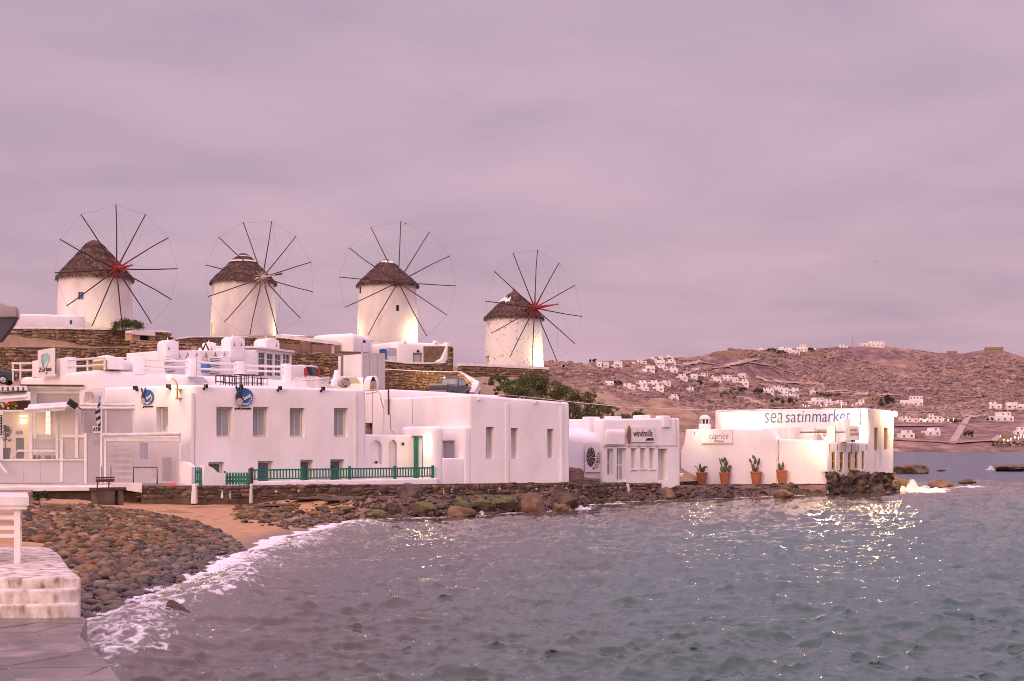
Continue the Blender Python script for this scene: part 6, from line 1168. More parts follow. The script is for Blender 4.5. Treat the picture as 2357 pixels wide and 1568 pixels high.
p = P(*C(3, 738, 625), 113.5); T = thing('ground_lamp', 'bright warm lamp hidden beside the cab of the pickup truck', 'lamp', (p.x, p.y, p.z - .5)); MB().ball(p, .16).build('globe', 'lamp_glow', T, True); MB().tube([(p.x, p.y, p.z - 1.2), (p.x, p.y, p.z - .1)], .04, 6).build('stem', 'black_metal', T); lamp(p + Vector((.2, .8, .3)), 55, r=.2, parent=T)
# ============================================================ RIGHT: RESTAURANTS ON THE POINT
mf = FP(1309, 81.8, 1566, 86.2)
def px_s(fr, n, x, y=1000, d=0.): return fr.px(*C(n, x, y), d)[0]
M = thing('low_restaurant', 'low white restaurant with vaulted roof, tall doors and slit windows', 'restaurant', tuple(mf.w(3, 2, .7)))
cuts = MB(); dr = {}
for k, a in {'a': (702, 762, 800, 1200), 'b': (850, 755, 1000, 1285), 'w1': (1070, 757, 1160, 1082), 'w2': (1218, 755, 1310, 1075), 'w3': (1360, 757, 1450, 1078), 'c': (1497, 763, 1652, 1262)}.items():
    r = mf.cr('e', *a); dr[k] = r; cuts.fbox(mf, r[0], r[1], -.4, .34 if k != 'c' else .6, r[2], r[3])
_, zt = mf.px(*C('e', 1200, 290)); s0, s1 = px_s(mf, 'e', 632), px_s(mf, 'e', 1846)
block('wall', quad(mf, s0, s1, 0, 6), .5, [zt - .05, zt + .05, zt, zt], 'white', M, .13, cuts, .03, 3)
window(M, mf, dr['a'], .33, 1, 2, 'white_paint', 'glass_pale', .12, 'door'); window(M, mf, dr['b'], .33, 2, 2, 'white_paint', 'glass_pale', .13, 'door')
for k in ('w1', 'w2', 'w3'): r = dr[k]; window(M, mf, (r[0], r[0] + (r[1] - r[0]) * .6, r[2], r[3]), .33, 1, 2, 'white_paint', 'glass_pale', .09)
r = dr['c']; window(M, mf, (r[0], r[0] + (r[1] - r[0]) * .45, r[2], r[3]), .59, 1, 2, 'white_paint', 'glass_pale', .10, 'door')
for k in ('w1', 'w2', 'w3'): r = dr[k]; MB().fbox(mf, r[0] - .03, r[1] + .05, -.07, 0, r[2] - .07, r[2] - .003).build('sill', 'white', M)
v0 = mf.cr('e', 640, 440, 1005, 700); block('vault', quad(mf, v0[0], v0[1], -.12, 4), v0[2], v0[3], 'white', M, .32, None, .04, 5)
lz = mf.cr('e', 60, 655, 640, 1300, .4); block('left_wing', quad(mf, px_s(mf, 'e', 60, d=.4), px_s(mf, 'e', 640, d=.4), .4, 5), .5, mf.px(*C('e', 300, 640), .4)[1], 'white', M, .12, None, .04, 3)
o = MB(); s_a, s_b = px_s(mf, 'e', 60, d=.4), px_s(mf, 'e', 640, d=.4); z_e = mf.px(*C('e', 300, 645), .4)[1]; z_r = mf.px(*C('e', 300, 425), 2.2)[1]
prof = [(.4 + 1.8 * (1 - math.cos(t)), z_e - .05 + (z_r - z_e) * math.sin(t)) for t in np.linspace(0, math.pi / 2, 8)] + [(5, z_r), (5, z_e - .05)]
n = len(prof); o.add([mf.w(s_a, d, z) for d, z in prof] + [mf.w(s_b, d, z) for d, z in prof], [tuple(range(n)), tuple(range(2 * n - 1, n - 1, -1))] + [(i, (i + 1) % n, n + (i + 1) % n, n + i) for i in range(n)]); soft('vaulted_roof', o, 'white', M, .0, .03)
for a, d in (((425, 262, 600, 505), .9), ((770, 255, 935, 330), .3), ((1225, 238, 1390, 300), .6), ((1582, 246, 1700, 430), -.12)): r = mf.cr('e', *a, d); block('roof_pier', quad(mf, r[0], r[1], d, d + .8), r[2], r[3], 'white', M, .08, None, .02, 3)
fr = Fr(mf.w(0, 5.2, 0).xy, mf.w(mf.L, 5.2, 0).xy)
for k in range(5): r = fr.cr('e', 95, 322 + k * 18, 415, 334 + k * 18); MB().fbox(fr, r[0], r[1], 0, .05, r[2], r[3]).build('roof_slat', 'white_wood', M)
q = [mf.px(*C('e', x, y), -.03) for x, y in ((630, 728), (1000, 724), (1300, 722), (1800, 718))]; MB().tube([mf.w(s, -.03, z) for s, z in q], .014, 5).build('cable', 'panel_brown', M)
for x in (672, 828, 1040, 1190, 1335, 1472): s, z = mf.px(*C('e', x, 715)); MB().fbox(mf, s - .03, s + .03, -.09, 0, z - .12, z + .06).build('cable_clip', 'pale_wood', M)
q = [mf.px(*C('e', x, y), -.06) for x, y in ((1700, 255), (1745, 262), (1775, 300), (1795, 740))]; MB().tube([mf.w(s, -.06, z) for s, z in q], .016, 5).build('cable', 'pale_wood', M)
# name board with lettering
r = mf.cr('e', 1072, 432, 1440, 658, -.1); T = thing('name_board', 'wide white windmills name board with a brown leaf emblem', 'sign', tuple(mf.w(r[0], -.1, r[2]))); MB().fbox(mf, r[0], r[1], -.13, -.07, r[2], r[3]).build('board', 'sign_white', T)
w_, h_ = r[1] - r[0], r[3] - r[2]; text('windmills', h_ * .66, T, wallM(mf, r[0] + w_ * .50, r[2] + h_ * .58, -.14), 'ink_brown', sx=w_ * .90 / (h_ * .66 * 4.1)); text('by PRINCIPOTE', h_ * .24, T, wallM(mf, r[0] + w_ * .79, r[2] + h_ * .17, -.14), 'ink', sx=.40, off=.006)
q = mf.cr('e', 1016, 397, 1070, 695, -.16); mat('leaf_wood', (.16, .06, .03), (.34, .14, .05), 2., .6, streak=(1, 1, .8)); cx_ = (q[0] + q[1]) / 2
MB().fpoly(mf, [(cx_ + (q[1] - q[0]) / 2 * math.sin(math.pi * u) ** .6 * sg * (1 + .12 * math.sin(u * 40)), q[2] + (q[3] - q[2]) * u) for sg, us in ((1, np.linspace(0, 1, 16)), (-1, np.linspace(1, 0, 16)[1:-1])) for u in us], -.20, -.14).build('leaf_emblem', 'leaf_wood', T)
# hanging panel with sail wheel emblem
r = mf.cr('e', 356, 680, 634, 1130, .3); T = thing('emblem_panel', 'tall white panel with a dark sail wheel emblem and upright lettering', 'sign', tuple(mf.w(r[0], .3, r[2]))); MB().fbox(mf, r[0], r[1], .27, .33, r[2], r[3]).build('board', 'sign_white', T)
c = mf.px(*C('e', 445, 895), .26); ex = (px_s(mf, 'e', 520, 895, .26) - px_s(mf, 'e', 372, 895, .26)) / 2; ez = (mf.px(*C('e', 445, 735), .26)[1] - mf.px(*C('e', 445, 1055), .26)[1]) / 2
for k in range(11):
    t0 = 2 * math.pi * k / 11; t1 = t0 + 2 * math.pi / 11 * .80; tm = (t0 + t1) / 2
    MB().fpoly(mf, [(c[0] + .06 * ex * math.cos(tm), c[1] + .06 * ez * math.sin(tm)), (c[0] + ex * .5 * math.cos(t0 - .05), c[1] + ez * .5 * math.sin(t0 - .05)), (c[0] + ex * math.cos(t0), c[1] + ez * math.sin(t0)), (c[0] + ex * .86 * math.cos(tm), c[1] + ez * .86 * math.sin(tm)), (c[0] + ex * math.cos(t1), c[1] + ez * math.sin(t1)), (c[0] + ex * .5 * math.cos(t1 - .1), c[1] + ez * .5 * math.sin(t1 - .1))], .25, .265).build('sail_emblem', 'ink_brown', T)
def curve_text(body, T, fr, pts, size, d, m, sx=.8):
    for i, ch in enumerate(body):
        u = i / (len(body) - 1) * (len(pts) - 1); k = min(int(u), len(pts) - 2); f = u - k; a = fr.px(*C('e', *pts[k]), d); b = fr.px(*C('e', *pts[k + 1]), d); text(ch, size, T, wallM(fr, a[0] + (b[0] - a[0]) * f, a[1] + (b[1] - a[1]) * f, d, math.atan2(b[1] - a[1], b[0] - a[0])), m, sx=sx, off=.003)
curve_text('windmills', T, mf, [(490, 1070), (525, 1010), (545, 940), (556, 890), (560, 835)], .26, .262, 'ink_brown'); curve_text('PRINCIPOTE', T, mf, [(540, 1070), (570, 1000), (588, 930), (597, 880), (600, 830)], .15, .262, 'ink_brown')
# ruin lump left of the panel
q = mf.px(*C('e', 225, 1150), .1); o = MB(); o.fpoly(mf, [mf.px(*C('e', x, y), .1) for x, y in ((118, 1290), (585, 1290), (585, 1222), (480, 1225), (345, 1205), (330, 1110), (285, 1062), (125, 1052))], .0, .42); tag(soft('broken_plaster_wall', o, 'earth_rock', None, .06, .10, .3), 'broken bare earth wall stub below the emblem panel', 'ruin')
# ---- Caprice house
kf = FP(1567, 95, 1901, 92)
KP = thing('caprice_house', 'long white bar house with four cactus pots along its wall', 'house', tuple(kf.w(4, 1, .5)))
out = [kf.px(*C(5, x, y)) for x, y in ((40, 1330), (1205, 1330), (1186, 912), (1000, 900), (800, 893), (786, 880), (752, 812), (690, 810), (672, 822), (450, 814), (82, 822), (78, 880), (66, 940), (46, 985))]
o = MB(); o.fpoly(kf, out, 0, 6); soft('wall', o, 'white', KP, .10, .03, .9)
r = kf.cr(5, 755, 803, 1090, 905, 2.5); block('roof_step', quad(kf, r[0], r[1], 2.5, 4.5), r[2] - .3, r[3], 'white_aged', KP, .1, None, .03, 3)
r = kf.cr(5, 1190, 793, 1258, 910, 1.2); block('roof_post', quad(kf, r[0], r[1], 1.2, 1.7), r[2] - .3, r[3], 'white_aged', KP, .06, None, .02, 3)
r = kf.cr(5, 980, 836, 1330, 846, 1.3); MB().fbox(kf, r[0], r[1], 1.28, 1.36, r[2], r[3]).build('rusty_beam', 'rust', KP)
for pts in ([(860, 800), (875, 850), (868, 885)], [(870, 880), (960, 880), (1060, 860), (1150, 850), (1160, 890)], [(795, 895), (797, 1050), (795, 1230)], [(812, 900), (815, 960), (812, 1070)]): q = [kf.px(*C(5, *p), -.05) for p in pts]; MB().tube([kf.w(s, -.05, z) for s, z in q], .03 if pts[0][0] == 795 else .02, 5).build('cable', 'coping' if pts[0][0] != 812 else 'panel_brown', KP)
# dome-capped chimney
r = kf.cr(5, 185, 775, 268, 830, .8); T = thing('domed_chimney', 'small white chimney with a domed cap on the bar house roof', 'chimney', tuple(kf.w(r[0], 1, r[2]))); block('stack', quad(kf, r[0], r[1], .8, .8 + (r[1] - r[0])), r[2] - .4, r[3], 'white', T, .05, None, .01); c = kf.w((r[0] + r[1]) / 2, .8 + (r[1] - r[0]) / 2, r[3]); k = (r[1] - r[0]) / 2
MB().lathe(c, [(k * .8, 0), (k * .8, .3)], 12).build('smoke_slots', 'dark', T); MB().lathe(c + Vector((0, 0, .30)), [(k * 1.12, 0), (k * 1.1, .06), (k * .9, .18), (k * .5, .28), (.01, .32)], 18).build('cap', 'coping', T, True)
for k_ in range(8): t = k_ * math.pi / 4; MB().tube([c + Vector((k * .86 * math.cos(t), k * .86 * math.sin(t), 0)), c + Vector((k * .86 * math.cos(t), k * .86 * math.sin(t), .30))], .05, 6).build('cap_support', 'coping', T)
# low bench step at its left end
r = kf.cr(5, -10, 1165, 60, 1255, -1.0); tag(block('white_step', quad(kf, r[0], r[1], -1.0, .3), r[2] - .3, r[3], 'white', None, .06, None, .02), 'low white plaster step at the left end of the bar house', 'step')
# sign with lettering, lit by a small floodlight
r = kf.cr(5, 205, 822, 450, 930, -.1); T = thing('caprice_sign', 'white caprice sign lit by a warm floodlight on the bar house', 'sign', tuple(kf.w(r[0], -.1, r[2]))); MB().fbox(kf, r[0], r[1], -.13, -.06, r[2], r[3]).build('board', 'sign_white', T)
w_, h_ = r[1] - r[0], r[3] - r[2]; text('caprice', h_ * .66, T, wallM(kf, r[0] + w_ * .56, r[2] + h_ * .55, -.138), 'ink_blue', sx=w_ * .68 / (h_ * .66 * 3.15), shear=.25, off=-.01); text('of Mykonos', h_ * .24, T, wallM(kf, r[0] + w_ * .58, r[2] + h_ * .17, -.138), 'ochre', sx=.62)
a = kf.px(*C(5, 200, 848), -.6); p = kf.w(a[0] - .25, -.75, a[1]); T = thing('floodlight', 'small floodlight beside the left edge of the caprice sign', 'floodlight', tuple(p), 'warm floodlights on the point'); MB().box(p, (.2, .14, .16), .4).build('lamp_head', 'black_metal', T); MB().box(p + Vector((.03, -.02, 0)), (.17, .16, .10), .4).build('lens', 'lamp_glow', T); MB().tube([p, kf.w(a[0] - .1, .02, a[1])], .025, 6).build('arm', 'white_paint', T)
lamp(p + Vector((.16, -.12, -.02)), 9, (1, .78, .46), .08, T)
# ---- Sea restaurant: sign wall, tower, row of slit windows
rf = FP(1901, 92, 2058, 98.5); SS = thing('sea_restaurant', 'whitewashed restaurant on the rock point with a big blue lettered sign wall', 'restaurant', tuple(rf.w(4, 2, 1.5)))
s_t = px_s(rf, 'd', 1783); cuts = MB(); lo = []; hi = []
for a in ((1245, 790, 1302, 1066), (1368, 790, 1422, 1068), (1493, 795, 1542, 1060), (1598, 785, 1648, 1052), (1697, 780, 1740, 1052)): r = rf.cr('d', *a); lo.append(r); cuts.fbox(rf, r[0], r[1], -.4, .3, r[2], r[3])
block('lower_wall', quad(rf, -.02, s_t + .1, 0, 4.5), 1.2, [rf.px(*C('d', 1160, 648))[1], rf.px(*C('d', 1780, 640))[1], 3.5, 3.5], 'white_aged', SS, .14, cuts, .07, 3, .5)
for x in (1205, 1330, 1447, 1545, 1645, 1768): s, z = rf.px(*C('d', x, 650)); s2, z2 = rf.px(*C('d', x, 760)); MB().fbox(rf, s - .03, s + .03, -.012, .02, z2 - random.random() * .3, z - .12).build('dark_groove', 'mortar_sea', SS)  # thin dark strips of uneven length between the slit windows
for r in lo: window(SS, rf, r, .13, 1, 2, 'ochre', 'glass_dark', .13)
cuts = MB()
for a in ((1888, 422, 1945, 768), (2037, 420, 2092, 762)): r = rf.cr('d', *a); hi.append(r); cuts.fbox(rf, r[0], r[1], -.4, .35, r[2], r[3])
z0 = rf.px(*C('d', 1785, 118))[1]; z1 = rf.px(*C('d', 2190, 172))[1]; sE = px_s(rf, 'd', 2192); sf = FP(1644, 104, 1994, 95.4)
A0 = tuple(rf.w(s_t, 0, 0).xy); A1 = tuple(rf.w(sE, 0, 0).xy); A2 = tuple(rf.w(sE, 6, 0).xy); BL = tuple(sf.w(0, 0, 0).xy); BR = tuple(sf.w(2, 6, 0).xy)
block('upper_wall', [A0, A1, A2, BR, BL], 1.3, [z0, z1, z1, z0, z0 + .05], 'white_aged', SS, .16, cuts, .06, 4, .7)
for r in hi: window(SS, rf, r, .15, 1, 2, 'ochre', 'ochre', .18)
MB().fbox(sf, .3, sf.L - .5, -.045, -.02, z0 - 1.45, z0 - .12).build('sign_field', 'sign_white', SS)
T = thing('painted_lettering', 'blue painted sea satin market lettering on the restaurant wall', 'sign', tuple(sf.w(8, -.1, z0 - .8)))
def fit_text(body, fr, n, x0, x1, y0, y1, T, m, d, shear=0., off=0.):
    a, b = fr.px(*C(n, x0, y1), d), fr.px(*C(n, x1, y0), d); h = b[1] - a[1]; k = text(body, 1., T, Matrix(), m, ext=.0, shear=shear, off=off); me = k.data; loc = wloc(T); me.transform(Matrix.Translation(loc)); co = np.array([v.co for v in me.vertices]); lo_, hi_ = co.min(0), co.max(0)
    sx, sz = (b[0] - a[0]) / (hi_[0] - lo_[0]), h / (hi_[1] - lo_[1])
    for v in me.vertices: v.co = fr.w(a[0] + (v.co.x - lo_[0]) * sx, d - .004 * (v.index % 1), a[1] + (v.co.y - lo_[1]) * sz) - loc
fit_text('sea', sf, 'd', 220, 497, 195, 352, T, 'ink_blue', -.06, .1, -.012); fit_text('satin', sf, 'd', 538, 920, 165, 346, T, 'ink_blue', -.06, .1, -.006); fit_text('market', sf, 'd', 945, 1528, 142, 338, T, 'ink_blue', -.06, .1, .0)
# terrace parapet sign and posts
pfm = FP(1940, 94.0, 2000, 95.0); r = pfm.cr('d', 1442, 395, 1655, 612, -.8); T = thing('small_sign', 'small floodlit white sign with faint market lettering under the sign wall', 'sign', tuple(pfm.w(r[0], -.8, r[2]))); MB().fbox(pfm, r[0], r[1], -.85, -.75, r[2], r[3]).build('board', 'sign_white', T); text('sea satin', .3, T, wallM(pfm, (r[0] + r[1]) / 2 + .1, r[2] + (r[3] - r[2]) * .72, -.857), 'ochre', sx=.55); text('market', .42, T, wallM(pfm, (r[0] + r[1]) / 2 + .15, r[2] + (r[3] - r[2]) * .45, -.857), 'ochre', sx=.62)
r = pfm.cr('d', 1405, 290, 1600, 640, -.4); block('parapet_post', quad(pfm, r[0], r[0] + (r[1] - r[0]) * .6, -.5, .1), r[2], r[3], 'white', SS, .05, None, .02)
def floodlight(p, aim, watts, label, spot=100, col=(1, .76, .42), bracket=None, r=.1):
    T = thing('floodlight', label, 'floodlight', tuple(p), 'warm floodlights on the point'); d = (Vector(aim) - Vector(p)).normalized(); rz = math.atan2(d.y, d.x) - math.pi / 2; MB().box(p, (.26, .12, .20), rz).build('lamp_head', 'black_metal', T); MB().box(Vector(p) + d * .065, (.20, .02, .15), rz).build('lens', 'lamp_glow', T)
    if bracket is not None: MB().tube([p, bracket], .025, 6).build('arm', 'white_paint', T)
    lamp(Vector(p) + d * .12, watts, col, r, T, spot=spot, aim=aim); return T
p = sf.w(px_s(sf, 'd', -230), -1.6, z0 - 1.9); floodlight(p, sf.w(px_s(sf, 'd', -60), 0, z0 - .8), 480, 'floodlight on the bar roof lighting the left of the sea satin sign', 140, bracket=p + Vector((0, .3, -.8)))
p = sf.w(px_s(sf, 'd', 1150), -2.3, z0 - 2.3); floodlight(p, sf.w(px_s(sf, 'd', 1250), 0, z0 - .6), 190, 'floodlight between roof posts lighting the right of the sea satin sign', 130, bracket=p + Vector((0, .3, -.5)))
p = sf.w(px_s(sf, 'd', 1720), -1.3, z0 - 2.2); floodlight(p, sf.w(px_s(sf, 'd', 1740), 0, z0 - .8), 700, 'floodlight behind the small sign washing the tower side', 130, bracket=p + Vector((0, .3, -.5)))
a = rf.px(*C('d', 1165, 605), -.2); p = rf.w(a[0], -.25, a[1]); floodlight(p, p + Vector((-2.5, -9, -2.6)), 160, 'bright floodlight at the corner of the bar house facing the water', 150, bracket=rf.w(a[0] + .1, .2, a[1] - .1), r=.14); MB().ball(p + Vector((-.03, -.14, 0)), .17).build('glare_bulb', 'flood_bulb', bpy.data.objects[[o.name for o in COL.objects if o.name.startswith('floodlight')][-1]], True)
a = rf.px(*C('d', 2175, 215), -.2); p = rf.w(a[0] + .05, -.25, a[1]); floodlight(p, p + Vector((3.2, 9., -5.4)), 1900, 'bright floodlight at the outer corner of the sea restaurant', 150, (1, .58, .20), bracket=rf.w(a[0] - .2, .2, a[1] + .2), r=.14); MB().ball(p + Vector((.03, -.12, 0)), .2).build('glare_bulb', 'flood_bulb', bpy.data.objects[[o.name for o in COL.objects if o.name.startswith('floodlight')][-1]], True)
# rock plinth under the point
def rock_face(label, line, z0, zt, amp, m, seed, out=.4, name='rock_plinth', group=None):
    g = []; pts = []
    for (a, b) in zip(line[:-1], line[1:]):
        L = math.hypot(b[0] - a[0], b[1] - a[1]); n = max(2, int(L / .10)); pts += [(a[0] + (b[0] - a[0]) * i / n, a[1] + (b[1] - a[1]) * i / n) for i in range(n)]
    pts.append(line[-1]); nz = 26; m_ = MB(); cx = sum(p[0] for p in pts) / len(pts); v = []
    for i, p in enumerate(pts):
        q = pts[min(i + 1, len(pts) - 1)]; o_ = pts[max(i - 1, 0)]; t = Vector((q[0] - o_[0], q[1] - o_[1])).normalized(); nn = Vector((t.y, -t.x))
        for j in range(nz + 1):
            f = j / nz; z = z0 + (zt(i / (len(pts) - 1)) - z0) * f; P_ = Vector((p[0], p[1], z)); d = fbm(P_ * .8 + Vector((seed, 0, 0)), 4) * amp + fbm(P_ * 3 + Vector((0, seed, 0)), 4) * amp * .5 - abs(fbm(P_ * 1.7 + Vector((9, 0, seed)), 3)) * amp * .8 + out * (1 - f ** 1.6)
            v.append((p[0] + nn.x * d, p[1] + nn.y * d, z + fbm(P_ * 2, 2) * .05))
        v.append((p[0] - nn.x * 1.5, p[1] - nn.y * 1.5, zt(i / (len(pts) - 1))))
    k = nz + 2; m_.add(v, [(i * k + j, (i + 1) * k + j, (i + 1) * k + j + 1, i * k + j + 1) for i in range(len(pts) - 1) for j in range(k - 1)]); return tag(m_.build(name, m, None, True, 60), label, 'rock', group)
mat('rock_dark', (.13, .082, .052), (.024, .017, .014), 2.2, .8, .16, 5., lo=.36, hi=.62, detail=9.); mat('rock_brown', (.21, .135, .09), (.07, .046, .035), 1.3, .85, .08, 4.)
L0 = tuple(rf.w(-.15, -.1, 0).xy); L1 = tuple(rf.w(s_t, -.15, 0).xy); L2 = tuple(rf.w(sE + .15, -.1, 0).xy); L3 = tuple(rf.w(sE + .35, 5, 0).xy)
rock_face('dark weed-covered rock plinth under the sea restaurant', [L0, L1, L2, L3], -.6, lambda f: 1.5 + .12 * math.sin(f * 9), .42, 'rock_dark', 3, .25)
kb = [tuple(kf.w(s, -.9 - .9 * (1 - s / kf.L) , 0).xy) for s in np.linspace(0, kf.L + .1, 8)]
rock_face('layered rock ledge under the cactus pots', kb, -.4, lambda f: .60 + .12 * f, .22, 'rock_dark', 8, .35, 'rock_ledge')
tag(block('ledge_top', [tuple(kf.w(-1, -3.2, 0).xy)] + kb[1:] + [tuple(kf.w(kf.L, .3, 0).xy), tuple(kf.w(-1, .3, 0).xy)], .2, [.55] + [.56 + .012 * i for i in range(7)] + [.70, .56], 'earth_rock', None, .04, None, .05, 2), kind='structure')
# ---- cactus pots
def pad(mb, base, d, ln, w, th=.05):
    d = d.normalized(); side = d.cross(Vector((0, 1, 0))); side = side.normalized() if side.length > .1 else Vector((1, 0, 0)); nn = d.cross(side); n = 9; v = []
    for i in range(n + 1):
        f = i / n; r = math.sin(math.pi * min(max(f * .94 + .06, 0), 1)) ** .7
        for k in range(8): t = k * math.pi / 4; v.append(base + d * ln * f + side * w * r * math.cos(t) + nn * th * r * math.sin(t))
    mb.add(v, [(i * 8 + k, i * 8 + (k + 1) % 8, (i + 1) * 8 + (k + 1) % 8, (i + 1) * 8 + k) for i in range(n) for k in range(8)] + [tuple(range(7, -1, -1)), tuple(n * 8 + k for k in range(8))])
def cactus_pot(x, ytop, ybot, w, label, pads, plabel):
    s, zb = kf.px(*C(5, x, ybot), -.45); zt = kf.px(*C(5, x, ytop), -.45)[1]; c = kf.w(s, -.45, zb); h = zt - zb; rt = (px_s(kf, 5, x + w / 2, 1200, -.45) - px_s(kf, 5, x - w / 2, 1200, -.45)) / 2
    T = thing('plant_pot', label, 'pot', tuple(c), 'terracotta pots along the bar house'); rb = rt * .62
    prof = [(rb, 0), (rb * 1.02, .02)] + [(rb + (rt * .93 - rb) * f + (.012 if i % 3 == 0 else 0), h * .88 * f) for i, f in enumerate(np.linspace(.05, 1, 13))] + [(rt, h * .89), (rt * 1.02, h * .95), (rt, h), (rt * .88, h), (rt * .86, h * .9)]
    MB().lathe(c, prof, 24, False).build('pot_body', 'terracotta', T, True, 30); MB().lathe(c + Vector((0, 0, h * .88)), [(rt * .87, 0), (.01, .02)], 20).build('soil', 'soil', T)
    K = thing('cactus', plabel, 'cactus', tuple(c + Vector((0, 0, h * .88))), 'prickly pear cacti in pots')
    for (bx, bz, tx, tz, pw, m_) in pads:
        k = rt * 2 / w; b = c + Vector(((bx - x) * k, random.uniform(-.08, .08), h + (ytop - bz) * k)); e = c + Vector(((tx - x) * k, random.uniform(-.12, .12), h + (ytop - tz) * k)); m = MB(); pad(m, b, e - b, (e - b).length, pw * k, .055); m.build('pad' if pw > 7 else 'stem', m_, K, True, 60)
cactus_pot(210, 1156, 1250, 92, 'leftmost terracotta pot on the ledge, with a drooping small cactus', [(200, 1156, 196, 1085, 11, 'cactus'), (218, 1158, 232, 1105, 12, 'cactus'), (230, 1120, 258, 1112, 7, 'cactus'), (185, 1158, 178, 1115, 5, 'cactus_green'), (178, 1118, 150, 1105, 4, 'cactus_green'), (212, 1156, 214, 1120, 9, 'cactus')], 'small drooping cactus in the leftmost pot')
cactus_pot(390, 1158, 1252, 90, 'second terracotta pot from the left, with the broad green cactus', [(372, 1158, 366, 1105, 16, 'cactus_green'), (366, 1110, 348, 1040, 6, 'cactus'), (392, 1158, 396, 1100, 15, 'cactus'), (398, 1110, 402, 1062, 14, 'cactus'), (398, 1070, 385, 1036, 13, 'cactus_green'), (412, 1140, 442, 1100, 15, 'cactus'), (384, 1080, 362, 1046, 11, 'cactus_green'), (420, 1158, 424, 1120, 12, 'cactus')], 'broad prickly pear cactus with green pads in the second pot')
cactus_pot(636, 1150, 1250, 94, 'third terracotta pot from the left, with the tallest cactus', [(622, 1152, 615, 1090, 12, 'cactus'), (612, 1150, 600, 1075, 7, 'cactus'), (602, 1085, 582, 1045, 9, 'cactus'), (628, 1095, 632, 1050, 12, 'cactus'), (630, 1055, 606, 1020, 12, 'cactus_green'), (642, 1152, 650, 1100, 11, 'cactus'), (650, 1105, 664, 1042, 10, 'cactus'), (635, 1150, 634, 1120, 12, 'cactus')], 'tallest branching brown cactus in the third pot')
cactus_pot(838, 1140, 1240, 92, 'rightmost terracotta pot on the ledge, near the corner', [(820, 1142, 815, 1078, 14, 'cactus'), (828, 1142, 832, 1095, 15, 'cactus_green'), (848, 1142, 848, 1065, 8, 'cactus'), (815, 1142, 792, 1135, 6, 'cactus_green'), (836, 1142, 838, 1120, 12, 'cactus_green')], 'small cactus with one green pad in the rightmost pot')
ORD_ = ['one', 'two', 'three', 'four', 'five', 'six', 'seven', 'eight', 'nine']
# ============================================================ QUAY, ROCKS, COBBLES, PLANTS
c7 = lambda x, y: C(7, x, y)
mat('quay_white', (.66, .60, .55), (.10, .07, .05), 5., .8, .03, 9., lo=.40, hi=.70, streak=(1, 1, .5), c3=(.46, .39, .33), detail=9.); mat('flag_grey', (.145, .112, .108), (.045, .037, .038), 1.3, .30, .03, 4., rnd=.15, detail=9.); mat('joint', (.24, .195, .18), (.09, .072, .068), 2., .45, .03, 5.)
def plan(pts, z): return [tuple(PZ(x, y, z).xy) for x, y in pts]
Q = thing('stepped_quay', 'white painted stepped quay at lower left with peeling paint', 'quay', tuple(PZ(60, 1400, .6)))
top = plan([(-140, 1326), (150, 1326), (172, 1331), (175, 1336), (160, 1302), (140, 1278), (124, 1264), (104, 1258.5), (-140, 1258.5)], 1.13)
y0 = 22.2
top = [(-11, y0), (PZ(150, 1327, 1.13).x, y0), (PZ(174, 1332, 1.13).x, y0 + .15)] + plan([(158, 1302), (140, 1278), (122, 1264), (104, 1258.5)], 1.13) + [(-11, 29.1)]
block('top_step', top, .2, 1.13, 'quay_white', Q, .05, None, .025, 3, .5)
for z, dy, ex in ((.97, .22, .05), (.76, .42, .11)): block('lower_step', [(-11, y0 - dy), (top[1][0] + ex, y0 - dy), (top[2][0] + ex, y0 - dy + .2), (top[3][0] + ex, top[3][1] - .3), (-11, 25)], .1, z, 'quay_white', Q, .05, None, .025, 3, .5)
pl = [(-12, y0 - .3), (PZ(183, 1425, .58).x, y0 - .3)] + plan([(188, 1456), (222, 1490), (257, 1526), (284, 1568), (330, 1640)], .58) + [(-12, 13.2)]
tag(block('quay_platform', pl, -.8, .5485, 'joint', None, .05, None, .03, 2, .6), kind='structure'); PLAT = bpy.data.objects['quay_platform']
g = random.Random(5); plp = pl
def clip(poly, n, d):
    r = []
    for i in range(len(poly)):
        p, q = poly[i], poly[(i + 1) % len(poly)]; a_, b_ = n[0] * p[0] + n[1] * p[1] - d, n[0] * q[0] + n[1] * q[1] - d
        if a_ <= 0: r.append(p)
        if a_ * b_ < 0: t = a_ / (a_ - b_); r.append((p[0] + (q[0] - p[0]) * t, p[1] + (q[1] - p[1]) * t))
    return r
seeds = [(-12 + i * .85 + g.uniform(-.35, .35), 13.2 + j * 1.05 + g.uniform(-.42, .42)) for i in range(12) for j in range(9)]
